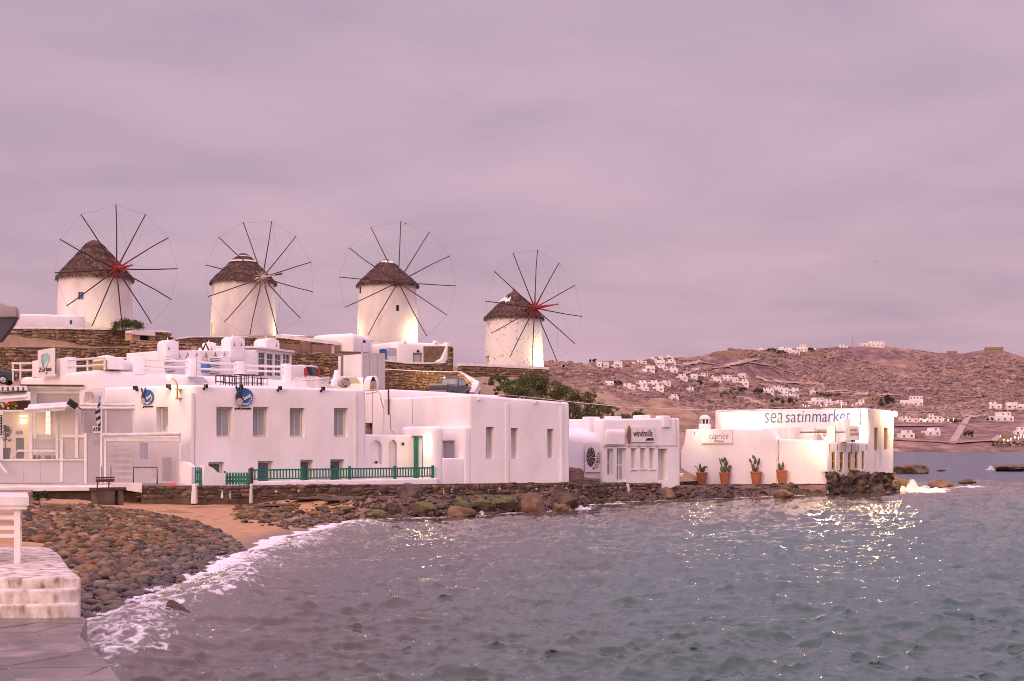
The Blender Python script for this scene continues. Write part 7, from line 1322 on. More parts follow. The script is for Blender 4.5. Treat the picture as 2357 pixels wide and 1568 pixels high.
for p in seeds:
    if not inside(np.array([p[0]]), np.array([p[1]]), np.array(pl))[0]: continue
    cell = [(p[0] - 2, p[1] - 2), (p[0] + 2, p[1] - 2), (p[0] + 2, p[1] + 2), (p[0] - 2, p[1] + 2)]
    for q in seeds:
        if q is p or math.hypot(q[0] - p[0], q[1] - p[1]) > 3.5: continue
        n = (q[0] - p[0], q[1] - p[1]); L_ = math.hypot(*n); n = (n[0] / L_, n[1] / L_); cell = clip(cell, n, n[0] * (p[0] + q[0]) / 2 + n[1] * (p[1] + q[1]) / 2 - .016)
        if len(cell) < 3: break
    for (u, v) in zip(pl, pl[1:] + pl[:1]):
        sv = np.array(v) - np.array(u); tq = min(max(float(np.dot(np.array(p) - np.array(u), sv) / (sv @ sv)), 0), 1)
        if math.hypot(u[0] + sv[0] * tq - p[0], u[1] + sv[1] * tq - p[1]) > 1.1: continue       # keep inside the platform edge (outline runs clockwise or not: use the centroid side)
        n = (v[1] - u[1], u[0] - v[0]); L_ = math.hypot(*n); n = (n[0] / L_, n[1] / L_)
        if n[0] * (-9) + n[1] * 18 > n[0] * u[0] + n[1] * u[1]: n = (-n[0], -n[1])
        cell = clip(cell, n, n[0] * u[0] + n[1] * u[1] - .05)
        if len(cell) < 3: break
    if len(cell) >= 3: MB().prism(cell, .5, .551 + g.uniform(0, .004)).build('flagstone', 'flag_grey', PLAT)
# ---- white high table on the quay
T = thing('bar_table', 'white wooden high table cut off by the left picture edge', 'table', (-9.2, 25.8, 1.13)); f0 = FP(-70, 24.8, 66.6, 24.8); rd = Vector((-.352, 1, 0)).normalized()
def tb(s0, s1, d0, d1, z0, z1): return MB().hexa([f0.w(s_, 0, z_) + rd * d_ for z_ in (z0, z1) for s_, d_ in ((s0, d0), (s1, d0), (s1, d1), (s0, d1))])
for k in range(5): tb(0, f0.L, k * .62 + .005, k * .62 + .60, 2.15, 2.30 - k * .004).build('top_plank', 'white_wood', T)
tb(.02, f0.L - .03, .04, .09, 2.08, 2.147).build('apron', 'white_wood', T)
xl = f0.px(39.5, 1200)[0]
for s_, d_ in ((xl, .12), (xl + .05, 2.9), (xl - .85, .12), (xl - .85, 2.9)): tb(s_ - .055, s_ + .055, d_, d_ + .1, 1.12, 2.147).build('leg', 'white_wood', T)
for z in (1.58, 1.72, 1.90): tb(xl - .8, xl - .057, .14, .18, z, z + .07).build('rail', 'white_wood', T)
for z in (1.60, 1.78): tb(xl - .02, xl + .02, .23, 2.9, z, z + .07).build('side_rail', 'white_wood', T)
# ---- near canopy corner at the top left
f = FP(-60, 14, 40, 14.1); T = thing('canopy_corner', 'blurred grey canopy corner with a rusty white edge at the left picture edge', 'canopy', tuple(f.w(.2, 0, 4.2)))
o = MB(); o.fpoly(f, [f.px(*C(1, x, y)) for x, y in ((-200, 140), (122, 140), (108, 175), (62, 240), (0, 320), (-200, 330))], .02, .25); o.build('canopy_body', 'dark_awning', T); o = MB(); o.fpoly(f, [f.px(*C(1, x, y)) for x, y in ((-200, 30), (20, 25), (70, 45), (125, 50), (133, 135), (-200, 140))], 0, .3); soft('rusty_edge', o, 'rusty_white', T, .01, 0)
# ---- boulders
def moss_mat():
    m = bpy.data.materials.new('rock_mossy'); MATS['rock_mossy'] = m; m.use_nodes = True; nt = m.node_tree; N = nt.nodes; L = nt.links; b = N['Principled BSDF']; b.inputs['Roughness'].default_value = .8
    geo = N.new('ShaderNodeNewGeometry'); n = N.new('ShaderNodeTexNoise'); n.inputs['Scale'].default_value = 2.6; n.inputs['Detail'].default_value = 7; L.new(geo.outputs['Position'], n.inputs['Vector'])
    sp = N.new('ShaderNodeSeparateXYZ'); L.new(geo.outputs['Normal'], sp.inputs[0]); ad = N.new('ShaderNodeMath'); ad.operation = 'MULTIPLY_ADD'; L.new(sp.outputs[2], ad.inputs[0]); ad.inputs[1].default_value = .30; L.new(n.outputs[0], ad.inputs[2])
    r = N.new('ShaderNodeValToRGB'); L.new(ad.outputs[0], r.inputs[0]); e = r.color_ramp.elements; e[0].position = .5; e[0].color = (.09, .055, .038, 1); e[1].position = .76; e[1].color = (.10, .115, .018, 1); x = e.new(.60); x.color = (.05, .048, .018, 1); L.new(r.outputs[0], b.inputs['Base Color'])
    bp = N.new('ShaderNodeBump'); bp.inputs['Distance'].default_value = .05; n2 = N.new('ShaderNodeTexNoise'); n2.inputs['Scale'].default_value = 9; n2.inputs['Detail'].default_value = 7; L.new(geo.outputs['Position'], n2.inputs['Vector']); L.new(n2.outputs[0], bp.inputs['Height']); L.new(bp.outputs[0], b.inputs['Normal'])
moss_mat(); mat('rock_rnd', (.125, .075, .047), (.032, .022, .018), 1.8, .85, .04, 7., rnd=.3); mat('rock_tan', (.21, .128, .078), (.10, .06, .04), 1.5, .85, .04, 6.)
def rock_mesh(seed, sub=3, sharp=.5, sq=(1, 1, .75)):
    g = random.Random(seed); bm = bmesh.new(); bmesh.ops.create_icosphere(bm, subdivisions=sub, radius=1); pl_ = [(Vector((g.gauss(0, 1), g.gauss(0, 1), g.gauss(0, .8))).normalized(), g.uniform(.55, .85)) for _ in range(9)]
    for v in bm.verts:
        for n, d in pl_:
            k = v.co.dot(n)
            if k > d: v.co -= n * (k - d) * sharp
        v.co *= 1 + fbm(v.co * 1.4 + Vector((seed * 3.1, 0, 0)), 3) * .22; v.co = Vector((v.co.x * sq[0], v.co.y * sq[1], v.co.z * sq[2]))
    me = bpy.data.meshes.new('boulder'); bm.to_mesh(me); bm.free(); me.shade_smooth(); me.set_sharp_from_angle(angle=R(32)); return me
def boulder(x, y, Y, w, h, label, m='rock_rnd', seed=1, sharp=.8, group=None, name='boulder', dep=None):
    """x, y: foot of the rock; w, h in metres"""
    p = P(x, y, Y); me = rock_mesh(seed, 4, min(sharp + .15, 1.), (1, 1, 1)); a = np.array([v.co for v in me.vertices]); lo, hi = a.min(0), a.max(0); s = (w / (hi[0] - lo[0]), (dep or w * .8) / (hi[1] - lo[1]), h * 1.35 / (hi[2] - lo[2])); me.transform(Matrix.Diagonal((*s, 1))); me.transform(Matrix.Translation((0, 0, -lo[2] * s[2] - h * .35)))
    return tag(link(name, me, m, None, p), label, 'rock', group)
def wpx(n, Y): return n / F * Y
def ray_shore(x, y):
    Y = np.linspace(18, 130, 1400); X = (x - CX) / F * Y; z = H + (V0 - y) / F * Y; k = np.nonzero(z <= np.maximum(shore_z(X, Y), 0.))[0]; return float(Y[k[0]]) if len(k) else H * F / (y - V0)
for i, (x, y, wp_, hp_, m, sh, lab) in enumerate((
    (1230, 1180, 66, 44, 'rock_tan', .95, 'largest pointed tan boulder on the shore below the slit windows'), (1196, 1178, 40, 24, 'rock_rnd', .8, 'dark rock left of the largest pointed boulder'), (1293, 1180, 38, 21, 'rock_tan', .95, 'tilted tan slab rock right of the largest pointed boulder'),
    (1262, 1168, 26, 16, 'rock_rnd', .8, 'small round rock behind the tilted slab'), (1300, 1163, 60, 30, 'rock_rnd', .8, 'broad brown rock under the right end of the sea wall'), (1345, 1170, 20, 10, 'rock_rnd', .8, 'small rock washed by foam right of the tilted slab'), (1375, 1160, 34, 13, 'rock_rnd', .8, 'flat rock at the waterline below the emblem panel'),
    (945, 1148, 60, 36, 'rock_rnd', .6, 'big lumpy rock leaning against the sea wall below the green door'), (975, 1182, 64, 28, 'rock_mossy', .7, 'moss-green boulder at the waterline, left of the three mossy ones'), (1058, 1180, 60, 36, 'rock_mossy', .7, 'tall moss-covered boulder in the middle of the mossy ones'), (1110, 1176, 62, 30, 'rock_mossy', .7, 'mossy boulder at the right of the mossy ones'), (1062, 1190, 70, 26, 'rock_tan', .6, 'smooth tan rock lapped by foam below the mossy boulders'),
    (870, 1190, 50, 18, 'rock_mossy', .7, 'low mossy rock at the end of the sand pocket'), (905, 1182, 44, 26, 'rock_rnd', .6, 'smooth grey rock beside the low mossy rock'), (1160, 1168, 70, 24, 'rock_mossy', .7, 'broad flat mossy rock left of the pointed boulder'),
    (1803, 1147, 50, 21, 'rock_tan', .8, 'tan boulder below the rightmost cactus pot'), (1637, 1142, 26, 14, 'rock_rnd', .7, 'round rock on the ledge between the first two pots'), (1588, 1139, 24, 16, 'rock_rnd', .9, 'sharp dark rock below the leftmost cactus pot'), (1535, 1141, 44, 20, 'rock_tan', .9, 'reddish leaning slab at the gap left of the bar house'), (1680, 1146, 24, 10, 'rock_rnd', .8, 'small flat rock below the second pot'))):
    Y = ray_shore(x, y); boulder(x, y, Y + .15, wpx(wp_, Y), wpx(hp_, Y), lab, m, 20 + i, sh, 'boulders along the waterfront')
for i, (x, y, wp_, hp_, m, lab) in enumerate(((2100, 1088, 84, 17, 'rock_brown', 'long dark skerry just right of the sea restaurant'), (2325, 1083, 100, 13, 'rock_brown', 'dark skerry cut off by the right picture edge'), (2165, 1123, 60, 17, 'rock_tan', 'rock lit warm behind the splash off the point'), (2222, 1113, 42, 9, 'rock_brown', 'low wet rock right of the warm lit one'), (2052, 1130, 40, 40, 'rock_dark', 'upright crag at the outer corner of the restaurant'), (2165, 1084, 22, 4, 'rock_brown', 'tiny awash rock between the two skerries'), (2070, 1126, 40, 22, 'rock_tan', 'warm lit rock at the foot of the outer crag'),
    (235, 1436, 24, 12, 'rock_dark', 'small dark wet rock in the foam near the quay'), (405, 1420, 62, 22, 'rock_dark', 'large dark wet rock in the shallow foam'), (345, 1430, 34, 18, 'rock_dark', 'dark wet rock left of the large one in the foam'), (368, 1434, 16, 12, 'rock_dark', 'tiny wet rock touching the large dark one'), (228, 1412, 26, 9, 'rock_dark', 'half drowned rock at the cobble edge by the quay'), (335, 1415, 24, 11, 'rock_dark', 'wet rock at the foam edge above the large dark one'))):
    Y = H * F / (y - V0); boulder(x, y, Y, wpx(wp_, Y), wpx(hp_, Y) * (1.8 if y > 1400 else 1.15), lab, m, 60 + i, .9, 'wet rocks in the sea')
# sunken slab rocks on the sand
for i, (x, y, Y, w, h, m, lab) in enumerate(((117, 1176, 45, 1.5, .28, 'rock_tan', 'flat concrete-like slab half buried in the sand near the table'), (720, 1150, 60, 2.6, .12, 'rock_rnd', 'long flat rock shelf on the sand below the balustrade'), (640, 1165, 54, 3.0, .12, 'rock_rnd', 'low stony shelf edge running across the sand'), (800, 1152, 60, 2.6, .18, 'rock_rnd', 'broad flat shelf left of the lumpy rock'))): Y = ray_shore(x, y); boulder(x, y, Y, w, h, lab, m, 90 + i, .6, 'flat rocks on the sand', 'flat_rock', w * .5)
# rubble along the rocky shore: many stones, shared look
RUB = []
g = random.Random(11)
def at_shore(f):
    i = min(int(f), len(SHORE) - 2); a = SHORE[i] + (SHORE[i + 1] - SHORE[i]) * (f - i); t = SHORE[i + 1] - SHORE[i]; t = t / np.hypot(*t); return a, np.array((-t[1], t[0]))
rms = [rock_mesh(200 + i, 2, 1., (1, .8, .66)) for i in range(9)]
for me in rms: me.materials.append(MATS['rock_rnd'])
for i in range(290):
    f = g.uniform(8.6, len(SHORE) - 2.2) if i % 2 else g.uniform(16.5, len(SHORE) - 2.2); a, n = at_shore(f); k = g.uniform(-.35, 1.9) if f < 17 else g.uniform(-.3, 1.9); p = a + n * k; r = g.choice((.08, .10, .12, .15, .19, .25))
    z = float(shore_z(np.array([p[0]]), np.array([p[1]]))[0]); o = bpy.data.objects.new('shore_rock', g.choice(rms)); COL.objects.link(o); o.location = (p[0], p[1], max(z, -.05) + r * .2); o.scale = (r, r * g.uniform(.8, 1.2), r * g.uniform(.7, 1.1)); o.rotation_euler = (g.uniform(-.3, .3), g.uniform(-.3, .3), g.uniform(0, 6.3))
    tag(o, 'loose brown rock in the rubble strip between sea wall and water', 'rock', 'rubble along the waterline')
mat('rock_isl', (.16, .098, .062), (.045, .03, .024), 2.5, .85, .02, 9., rnd=.5, isl=True)
ang = [rock_mesh(400 + i, 1, 1., (1, .85, .7)) for i in range(8)]; aa_ = [np.array([v.co for v in m_.vertices]) for m_ in ang]; af_ = np.array([tuple(q.vertices) for q in ang[0].polygons]); rv = []; rf2 = []; nv = 0; gg = np.random.default_rng(77)
for i in range(2600):
    f = gg.uniform(8.8, len(SHORE) - 1.6); a, n = at_shore(f); k = gg.uniform(-.2, 2.6 if f < 17 else 1.7); p = a + n * k; r = gg.lognormal(math.log(.085), .45); z = float(shore_z(np.array([p[0]]), np.array([p[1]]))[0]); t_ = gg.uniform(0, 6.28); c_, s_ = math.cos(t_), math.sin(t_); Rm = np.array(((c_, -s_, 0), (s_, c_, 0), (0, 0, 1)))
    rv.append((aa_[i % 8] * r * np.array((1.2, 1, gg.uniform(.6, 1.1)))) @ Rm.T + np.array((p[0], p[1], z + r * .25))); rf2.append(af_ + nv); nv += len(aa_[0])
me = bpy.data.meshes.new('shore_rubble'); me.from_pydata(np.concatenate(rv).tolist(), [], np.concatenate(rf2).tolist()); tag(link('shore_rubble', me, 'rock_isl'), 'small broken rocks filling the strip along the waterline', 'rubble', kind='stuff')
# ---- cobble beach
poly = np.array([tuple(PZ(x, y, .35).xy) for x, y in ((40, 1198), (200, 1190), (330, 1192), (450, 1204), (530, 1222), (572, 1245), (560, 1278), (440, 1325), (372, 1352), (285, 1388), (210, 1425), (165, 1440), (150, 1330), (100, 1262), (40, 1262))])
def pebble(seed, sub=2):
    g = random.Random(seed); bm = bmesh.new(); bmesh.ops.create_icosphere(bm, subdivisions=sub, radius=1); s = Vector((1.15, g.uniform(.62, 1.), g.uniform(.45, .75)))
    pl_ = [(Vector((g.gauss(0, 1), g.gauss(0, 1), g.gauss(0, 1))).normalized(), g.uniform(.5, .8)) for _ in range(7)]
    for v in bm.verts:
        for n, d in pl_:
            k = v.co.dot(n)
            if k > d: v.co -= n * (k - d) * .75
        v.co *= 1 + noise.noise(v.co * 1.3 + Vector((seed * 5.7, 1, 2))) * .3; v.co = Vector((v.co.x * s.x, v.co.y * s.y, v.co.z * s.z))
    me = bpy.data.meshes.new('cobble'); bm.to_mesh(me); bm.free(); me.shade_smooth(); return me
def pebble_mat(name, isl):
    m = bpy.data.materials.new(name); MATS[name] = m; m.use_nodes = True; nt = m.node_tree; N = nt.nodes; L = nt.links; b = N['Principled BSDF']; geo = N.new('ShaderNodeNewGeometry'); src = geo.outputs['Random Per Island'] if isl else N.new('ShaderNodeObjectInfo').outputs['Random']
    r = N.new('ShaderNodeValToRGB'); L.new(src, r.inputs[0]); r.color_ramp.interpolation = 'CONSTANT'; e = r.color_ramp.elements; e[0].position = 0; e[0].color = (0.042, 0.025, 0.014, 1); e[1].position = .97; e[1].color = (0.323, 0.209, 0.106, 1)
    for p, c in ((.14, (0.102, 0.058, 0.026)), (.30, (0.186, 0.104, 0.042)), (.42, (0.072, 0.046, 0.026)), (.56, (0.209, 0.119, 0.050)), (.66, (0.120, 0.085, 0.032)), (.76, (0.167, 0.122, 0.074)), (.86, (0.179, 0.074, 0.026)), (.94, (0.239, 0.165, 0.088))): x = e.new(p); x.color = (*c, 1)
    n = N.new('ShaderNodeTexNoise'); n.inputs['Scale'].default_value = 9; n.inputs['Detail'].default_value = 5; L.new(geo.outputs['Position'], n.inputs['Vector']); mr = N.new('ShaderNodeMapRange'); mr.inputs[3].default_value = .45; mr.inputs[4].default_value = 1.6; L.new(n.outputs[0], mr.inputs[0])
    x = N.new('ShaderNodeMix'); x.data_type = 'RGBA'; x.blend_type = 'MULTIPLY'; x.inputs[0].default_value = 1; L.new(r.outputs[0], x.inputs[6]); L.new(mr.outputs[0], x.inputs[7])
    # stones reached by the waves are wet: darker and glossy below a line of height
    sp = N.new('ShaderNodeSeparateXYZ'); L.new(geo.outputs['Position'], sp.inputs[0]); w = N.new('ShaderNodeMapRange'); w.inputs[1].default_value = .12; w.inputs[2].default_value = .42; w.inputs[3].default_value = .45; w.inputs[4].default_value = 1.; L.new(sp.outputs[2], w.inputs[0])
    y = N.new('ShaderNodeMix'); y.data_type = 'RGBA'; y.blend_type = 'MULTIPLY'; y.inputs[0].default_value = 1; L.new(x.outputs[2], y.inputs[6]); L.new(w.outputs[0], y.inputs[7]); L.new(y.outputs[2], b.inputs['Base Color'])
    q = N.new('ShaderNodeMapRange'); q.inputs[1].default_value = .45; q.inputs[2].default_value = 1.; q.inputs[3].default_value = .32; q.inputs[4].default_value = .85; L.new(w.outputs[0], q.inputs[0]); L.new(q.outputs[0], b.inputs['Roughness'])
pebble_mat('cobble', False); pebble_mat('cobble_isl', True); pbs = [pebble(i) for i in range(12)]
for me in pbs: me.materials.append(MATS['cobble'])
lo, hi = poly.min(0), poly.max(0); cand = RNG.uniform(lo, hi, (110000, 2)); cand = cand[inside(cand[:, 0], cand[:, 1], poly)]
d_ = sdist(cand[:, 0], cand[:, 1]); keep = d_ > -.25; cand = cand[keep]; d_ = d_[keep]
rad = np.clip(RNG.lognormal(math.log(.058), .50, len(cand)), .026, .21) * np.where(cand[:, 1] > 38, .92, 1.05); order = np.argsort(-rad); grid = {}; acc = []
for i in order:                                            # dart throwing, large stones first
    x, y = cand[i]; r = rad[i] * .66; k0 = (int(x / .35), int(y / .35)); ok = True
    for a in range(-1, 2):
        for b in range(-1, 2):
            for (X_, Y_, R_) in grid.get((k0[0] + a, k0[1] + b), ()):
                if (X_ - x) ** 2 + (Y_ - y) ** 2 < (R_ + r) ** 2 * .72: ok = False; break
            if not ok: break
        if not ok: break
    if ok: grid.setdefault(k0, []).append((x, y, r)); acc.append((x, y, rad[i]))
    if len(acc) > 19000: break
zc = shore_z(np.array([a[0] for a in acc]), np.array([a[1] for a in acc])); vis = sorted(range(len(acc)), key=lambda i: -acc[i][2] / acc[i][1]); pick_ = set([i for i in vis if acc[i][0] / acc[i][1] * F + CX > 0][:300]); rest_v = []; rest_f = []; nv = 0; arrs = [np.array([v.co for v in me.vertices]) for me in pbs]; fcs = [np.array([tuple(p.vertices) for p in me.polygons]) for me in pbs]; lowp = [pebble(40 + i, 1) for i in range(12)]; arl = [np.array([v.co for v in me.vertices]) for me in lowp]; fcl = [np.array([tuple(p.vertices) for p in me.polygons]) for me in lowp]
for i, (x, y, r) in enumerate(acc):
    k = int(RNG.integers(0, 12)); M_ = Matrix.Translation((x, y, zc[i] + r * .16)) @ Matrix.Rotation(RNG.uniform(0, 6.28), 4, 'Z') @ Matrix.Rotation(RNG.uniform(-.35, .35), 4, 'X') @ Matrix.Diagonal((r, r, r, 1))
    if i in pick_: o = bpy.data.objects.new('cobble', pbs[k]); COL.objects.link(o); o.matrix_basis = M_; tag(o, 'rounded sea-worn cobble on the stony beach beside the quay', 'stone', 'cobbles on the beach')
    else: A_ = np.array(M_); big = r / y > .0022; rest_v.append((arrs if big else arl)[k] @ A_[:3, :3].T + A_[:3, 3]); rest_f.append((fcs if big else fcl)[k] + nv); nv += len((arrs if big else arl)[k])
me = bpy.data.meshes.new('cobbles'); V_ = np.concatenate(rest_v); F_ = np.concatenate(rest_f); me.from_pydata(V_.tolist(), [], F_.tolist()); me.shade_smooth(); o = link('cobble_beach', me, 'cobble_isl'); tag(o, 'smaller sea-worn cobbles covering the beach', 'cobbles', kind='stuff')
# gravel and pebbles scattered over the sand
gv = []; gf = []; nv = 0; px_ = []
for _k in range(3200):
    x = RNG.uniform(60, 860); y = RNG.uniform(1140, 1215)
    if _k > 1300: x = RNG.uniform(540, 900); y = 1166 + (x - 540) * .035 + RNG.normal() * 6; p = PZ(x, y, .6); d = float(sdist(np.array([p.x]), np.array([p.y]))[0])
    if d < .6: continue
    r = RNG.uniform(.02, .06) * (1 if RNG.random() < .95 else 2.2) * (1 if _k <= 1300 else RNG.uniform(.8, 2.8)); z = float(shore_z(np.array([p.x]), np.array([p.y]))[0]); k = int(RNG.integers(0, 12)); gv.append(arrs[k] * r + np.array((p.x, p.y, z + r * .2))); gf.append(fcs[k] + nv); nv += len(arrs[k])
me = bpy.data.meshes.new('gravel'); me.from_pydata(np.concatenate(gv).tolist(), [], np.concatenate(gf).tolist()); tag(link('gravel', me, 'cobble_isl'), 'loose gravel scattered over the sand', 'gravel', kind='stuff')
# ---- plants
def leaf_mat(name, a, b, c): return mat(name, a, b, 1.2, .75, rnd=.45, isl=True, c3=c, spec=.2)
leaf_mat('leaf_tamarisk', (.055, .06, .018), (.16, .155, .05), (.10, .10, .033)); leaf_mat('leaf_shrub', (.05, .075, .018), (.10, .12, .035), (.075, .095, .025)); leaf_mat('leaf_green', (.06, .10, .02), (.13, .17, .04), (.09, .13, .03)); mat('bark', (.10, .07, .05), (.05, .035, .028), 3., .9, .02, 10.)
def plant(name, label, cat, base, lobes, n, leaf, m, seed, trunk=True, group=None, parts=True, flat=.5):
    """lobes: (dx, dy, dz, rx, ry, rz) crown volumes filled with clumps of leaf-sized faces"""
    g = np.random.default_rng(seed); base = Vector(base); T = thing(name, label, cat, tuple(base), group); vol = np.array([l[3] * l[4] * l[5] for l in lobes]); vol = vol / vol.sum(); V_ = []; nf = 0
    for l, f in zip(lobes, vol):
        k = max(8, int(n * f / 70)); u = g.normal(size=(k, 3)); u /= np.linalg.norm(u, axis=1)[:, None]; u[:, 2] = np.where(u[:, 2] < -.35, -u[:, 2], u[:, 2]); r = g.uniform(.55, 1.03, k) ** .5; cc = u * r[:, None] * np.array(l[3:]) + np.array(l[:3])
        m_ = int(n * f); idx = g.integers(0, k, m_); sz = g.uniform(.10, .24, k) * min(l[3], l[5]) ; pos = cc[idx] + g.normal(size=(m_, 3)) * sz[idx][:, None] * np.array((1, 1, .75)); d = g.normal(size=(m_, 3)); d /= np.linalg.norm(d, axis=1)[:, None]; e = np.cross(d, g.normal(size=(m_, 3))); e /= np.linalg.norm(e, axis=1)[:, None]
        s = leaf * g.uniform(.6, 1.4, (m_, 1)); V_.append(np.stack([pos - d * s, pos + e * s * flat, pos + d * s, pos - e * s * flat], 1).reshape(-1, 3))
    A_ = np.concatenate(V_); q = np.arange(len(A_)).reshape(-1, 4); me = bpy.data.meshes.new('crown'); me.from_pydata(A_.tolist(), [], q.tolist()); link('crown' if cat == 'tree' else 'foliage', me, m, T)
    if trunk:
        gr = random.Random(seed)
        for l in lobes: mid = Vector((l[0] * .35, l[1] * .35, l[2] * .45)) + Vector((gr.uniform(-.2, .2), 0, 0)); b0 = Vector((l[0] * .12, l[1] * .12, -.3)); w = .035 * max(l[3], l[5]); MB().tube([base + b0, base + mid, base + Vector(l[:3]), base + Vector((l[0] * 1.1, l[1] * 1.1, l[2] + l[5] * .6))], [w * 2, w * 1.4, w, w * .3], 6).build('trunk' if cat == 'tree' else 'stem', 'bark', T, True)
    return T
b = P(1285, 985, 93)
plant('tamarisk_tree', 'large dark olive tamarisk tree behind the slit windowed house', 'tree', (b.x, b.y, 3.2), [(-1.6, .2, 3.6, 1.0, 1.1, 1.15), (-.5, .1, 3.3, .9, 1.0, 1.0), (-2.5, .3, 2.8, 1.0, 1.1, .95), (-3.4, .4, 2.2, .9, 1., .7), (.5, -.2, 3.0, .95, 1.0, .9), (1.3, .2, 2.5, .85, 1., .8), (2.2, .1, 2.75, .55, .6, .85), (2.7, -.2, 1.9, .8, .9, .8), (3.5, .1, 1.9, .5, .6, .75), (4.2, -.2, 1.1, .8, .8, .85), (1.9, -.6, 1.2, 1.1, 1., .9), (.4, -.6, 1.6, 1.3, 1., 1.1), (-1.2, -.6, 2.0, 1.4, 1., 1.2), (3.1, -.4, .5, 1.1, .9, .8), (.8, -.3, .6, 1.6, 1., .9)], 52000, .06, 'leaf_tamarisk', 5, flat=.34)
p = P(293, 756, 112.8); plant('round_shrub', 'round clipped green shrub at the foot of the leftmost windmill', 'shrub', (p.x, p.y, p.z), [(0, 0, .0, 1.28, 1.1, .66)], 5200, .05, 'leaf_shrub', 6, False)
p = P(1474, 962, 101); plant('hill_bush', 'small bright green bush on the bare slope right of the tamarisk', 'bush', (p.x, p.y, p.z), [(0, 0, .1, .52, .5, .45)], 1500, .045, 'leaf_green', 7)
p = P(95, 1150, 49); plant('beach_bush', 'small green bush by the pavement edge at left', 'bush', (p.x, p.y, p.z), [(0, 0, .05, .27, .25, .24)], 1100, .03, 'leaf_shrub', 8)
p = POTP; plant('potted_bush', 'leafy green potted bush inside the lit veranda', 'plant', tuple(p + Vector((0, 0, .55))), [(0, 0, .45, .27, .25, .5)], 1500, .045, 'leaf_green', 9); tag(MB().lathe(p, [(.17, 0), (.23, .5), (.25, .52), (.22, .52)], 16).build('dark_pot', 'dark', None, True), 'dark round pot holding the leafy bush in the veranda', 'pot')
for i, (x, y, Y, r, lab) in enumerate(((1145, 880, 124, 1.3, 'low green shrub left on the slope below the rightmost windmill'), (1185, 888, 121, 1.5, 'wide low shrub in the middle of the slope below the rightmost windmill'), (1215, 880, 125, 1.3, 'low shrub next to the tamarisk on the slope'), (1165, 900, 117, 1.2, 'straggly shrub behind the roof of the slit windowed house'), (1225, 898, 116, 1.4, 'olive shrub pressed against the left side of the tamarisk'))): p = P(x, y, Y); plant('slope_shrub', lab, 'shrub', (p.x, p.y, p.z - .2), [(0, 0, .1, r, r * .9, r * .42)], 2200, .07, 'leaf_green' if i % 2 else 'leaf_tamarisk', 30 + i, False, 'shrubs on the slope')
# ---- small things
for i, (n, x, y, Y, m, lab) in enumerate(((2, 370, 1555, 63.2, 'sign_white', 'pale glass bottle at the foot of the low sea wall, left of two'), (2, 433, 1557, 63.4, 'glass_pale', 'pale bottle at the foot of the low sea wall, right of two'), (3, 735, 1532, 71.0, 'yellow_door', 'yellow-green bottle standing by the dark sea wall'))):
    p = P(*C(n, x, y), Y); tag(MB().lathe(p, [(.04, 0), (.042, .02), (.042, .2), (.016, .28), (.016, .36)], 10).build('bottle', m, None, True), lab, 'bottle', 'bottles by the sea wall')
for i, (n, x, y, Y) in enumerate(((2, 790, 1502, 65.5), (2, 965, 1500, 67.3), (3, 228, 1520, 70), (3, 628, 1500, 70.8), (3, 793, 1488, 71.5), (3, 997, 1486, 73), (3, 1170, 1478, 74), (3, 1458, 1480, 75.6), (4, 88, 1285, 74.5), (4, 323, 1280, 77.0), (4, 457, 1280, 77.9), (4, 657, 1278, 78.8), (4, 743, 1275, 79.2), (4, 912, 1282, 80.4))):
    Y = float(np.interp(C(n, x, y)[0], [581, 700, 850, 1000, 1150, 1310, 1441, 1448, 1516], [64.9, 66.6, 69.3, 72, 74.7, 77.3, 82.4, 82.7, 84.8])); p = P(*C(n, x, y), Y); f = Fr((p.x - .5 * TX, p.y - .5 * TY), (p.x + .5 * TX, p.y + .5 * TY)); a = f.w(.5, -.05, p.z); b = f.w(.5, .2, p.z + .01); k = MB().tube([a, b], .05, 8); tag(k.build('drain_pipe', 'sign_white'), ORDN[i] + ' white drain pipe stub from the left in the sea wall', 'pipe', 'white drain pipe stubs in the sea wall')
a, b = P(*C(4, -150, 540), 80), P(*C(4, 340, 597), 82); pts = [P(*C(3, 1160, 740), 84), P(*C(4, 0, 563), 86), P(*C(4, 380, 605), 89), P(*C(4, 790, 645), 92), P(*C(4, 1430, 668), 97)]; tag(MB().tube(pts, .014, 5).build('overhead_wire', 'coping'), 'thin pale overhead wire crossing in front of the tamarisk', 'wire')
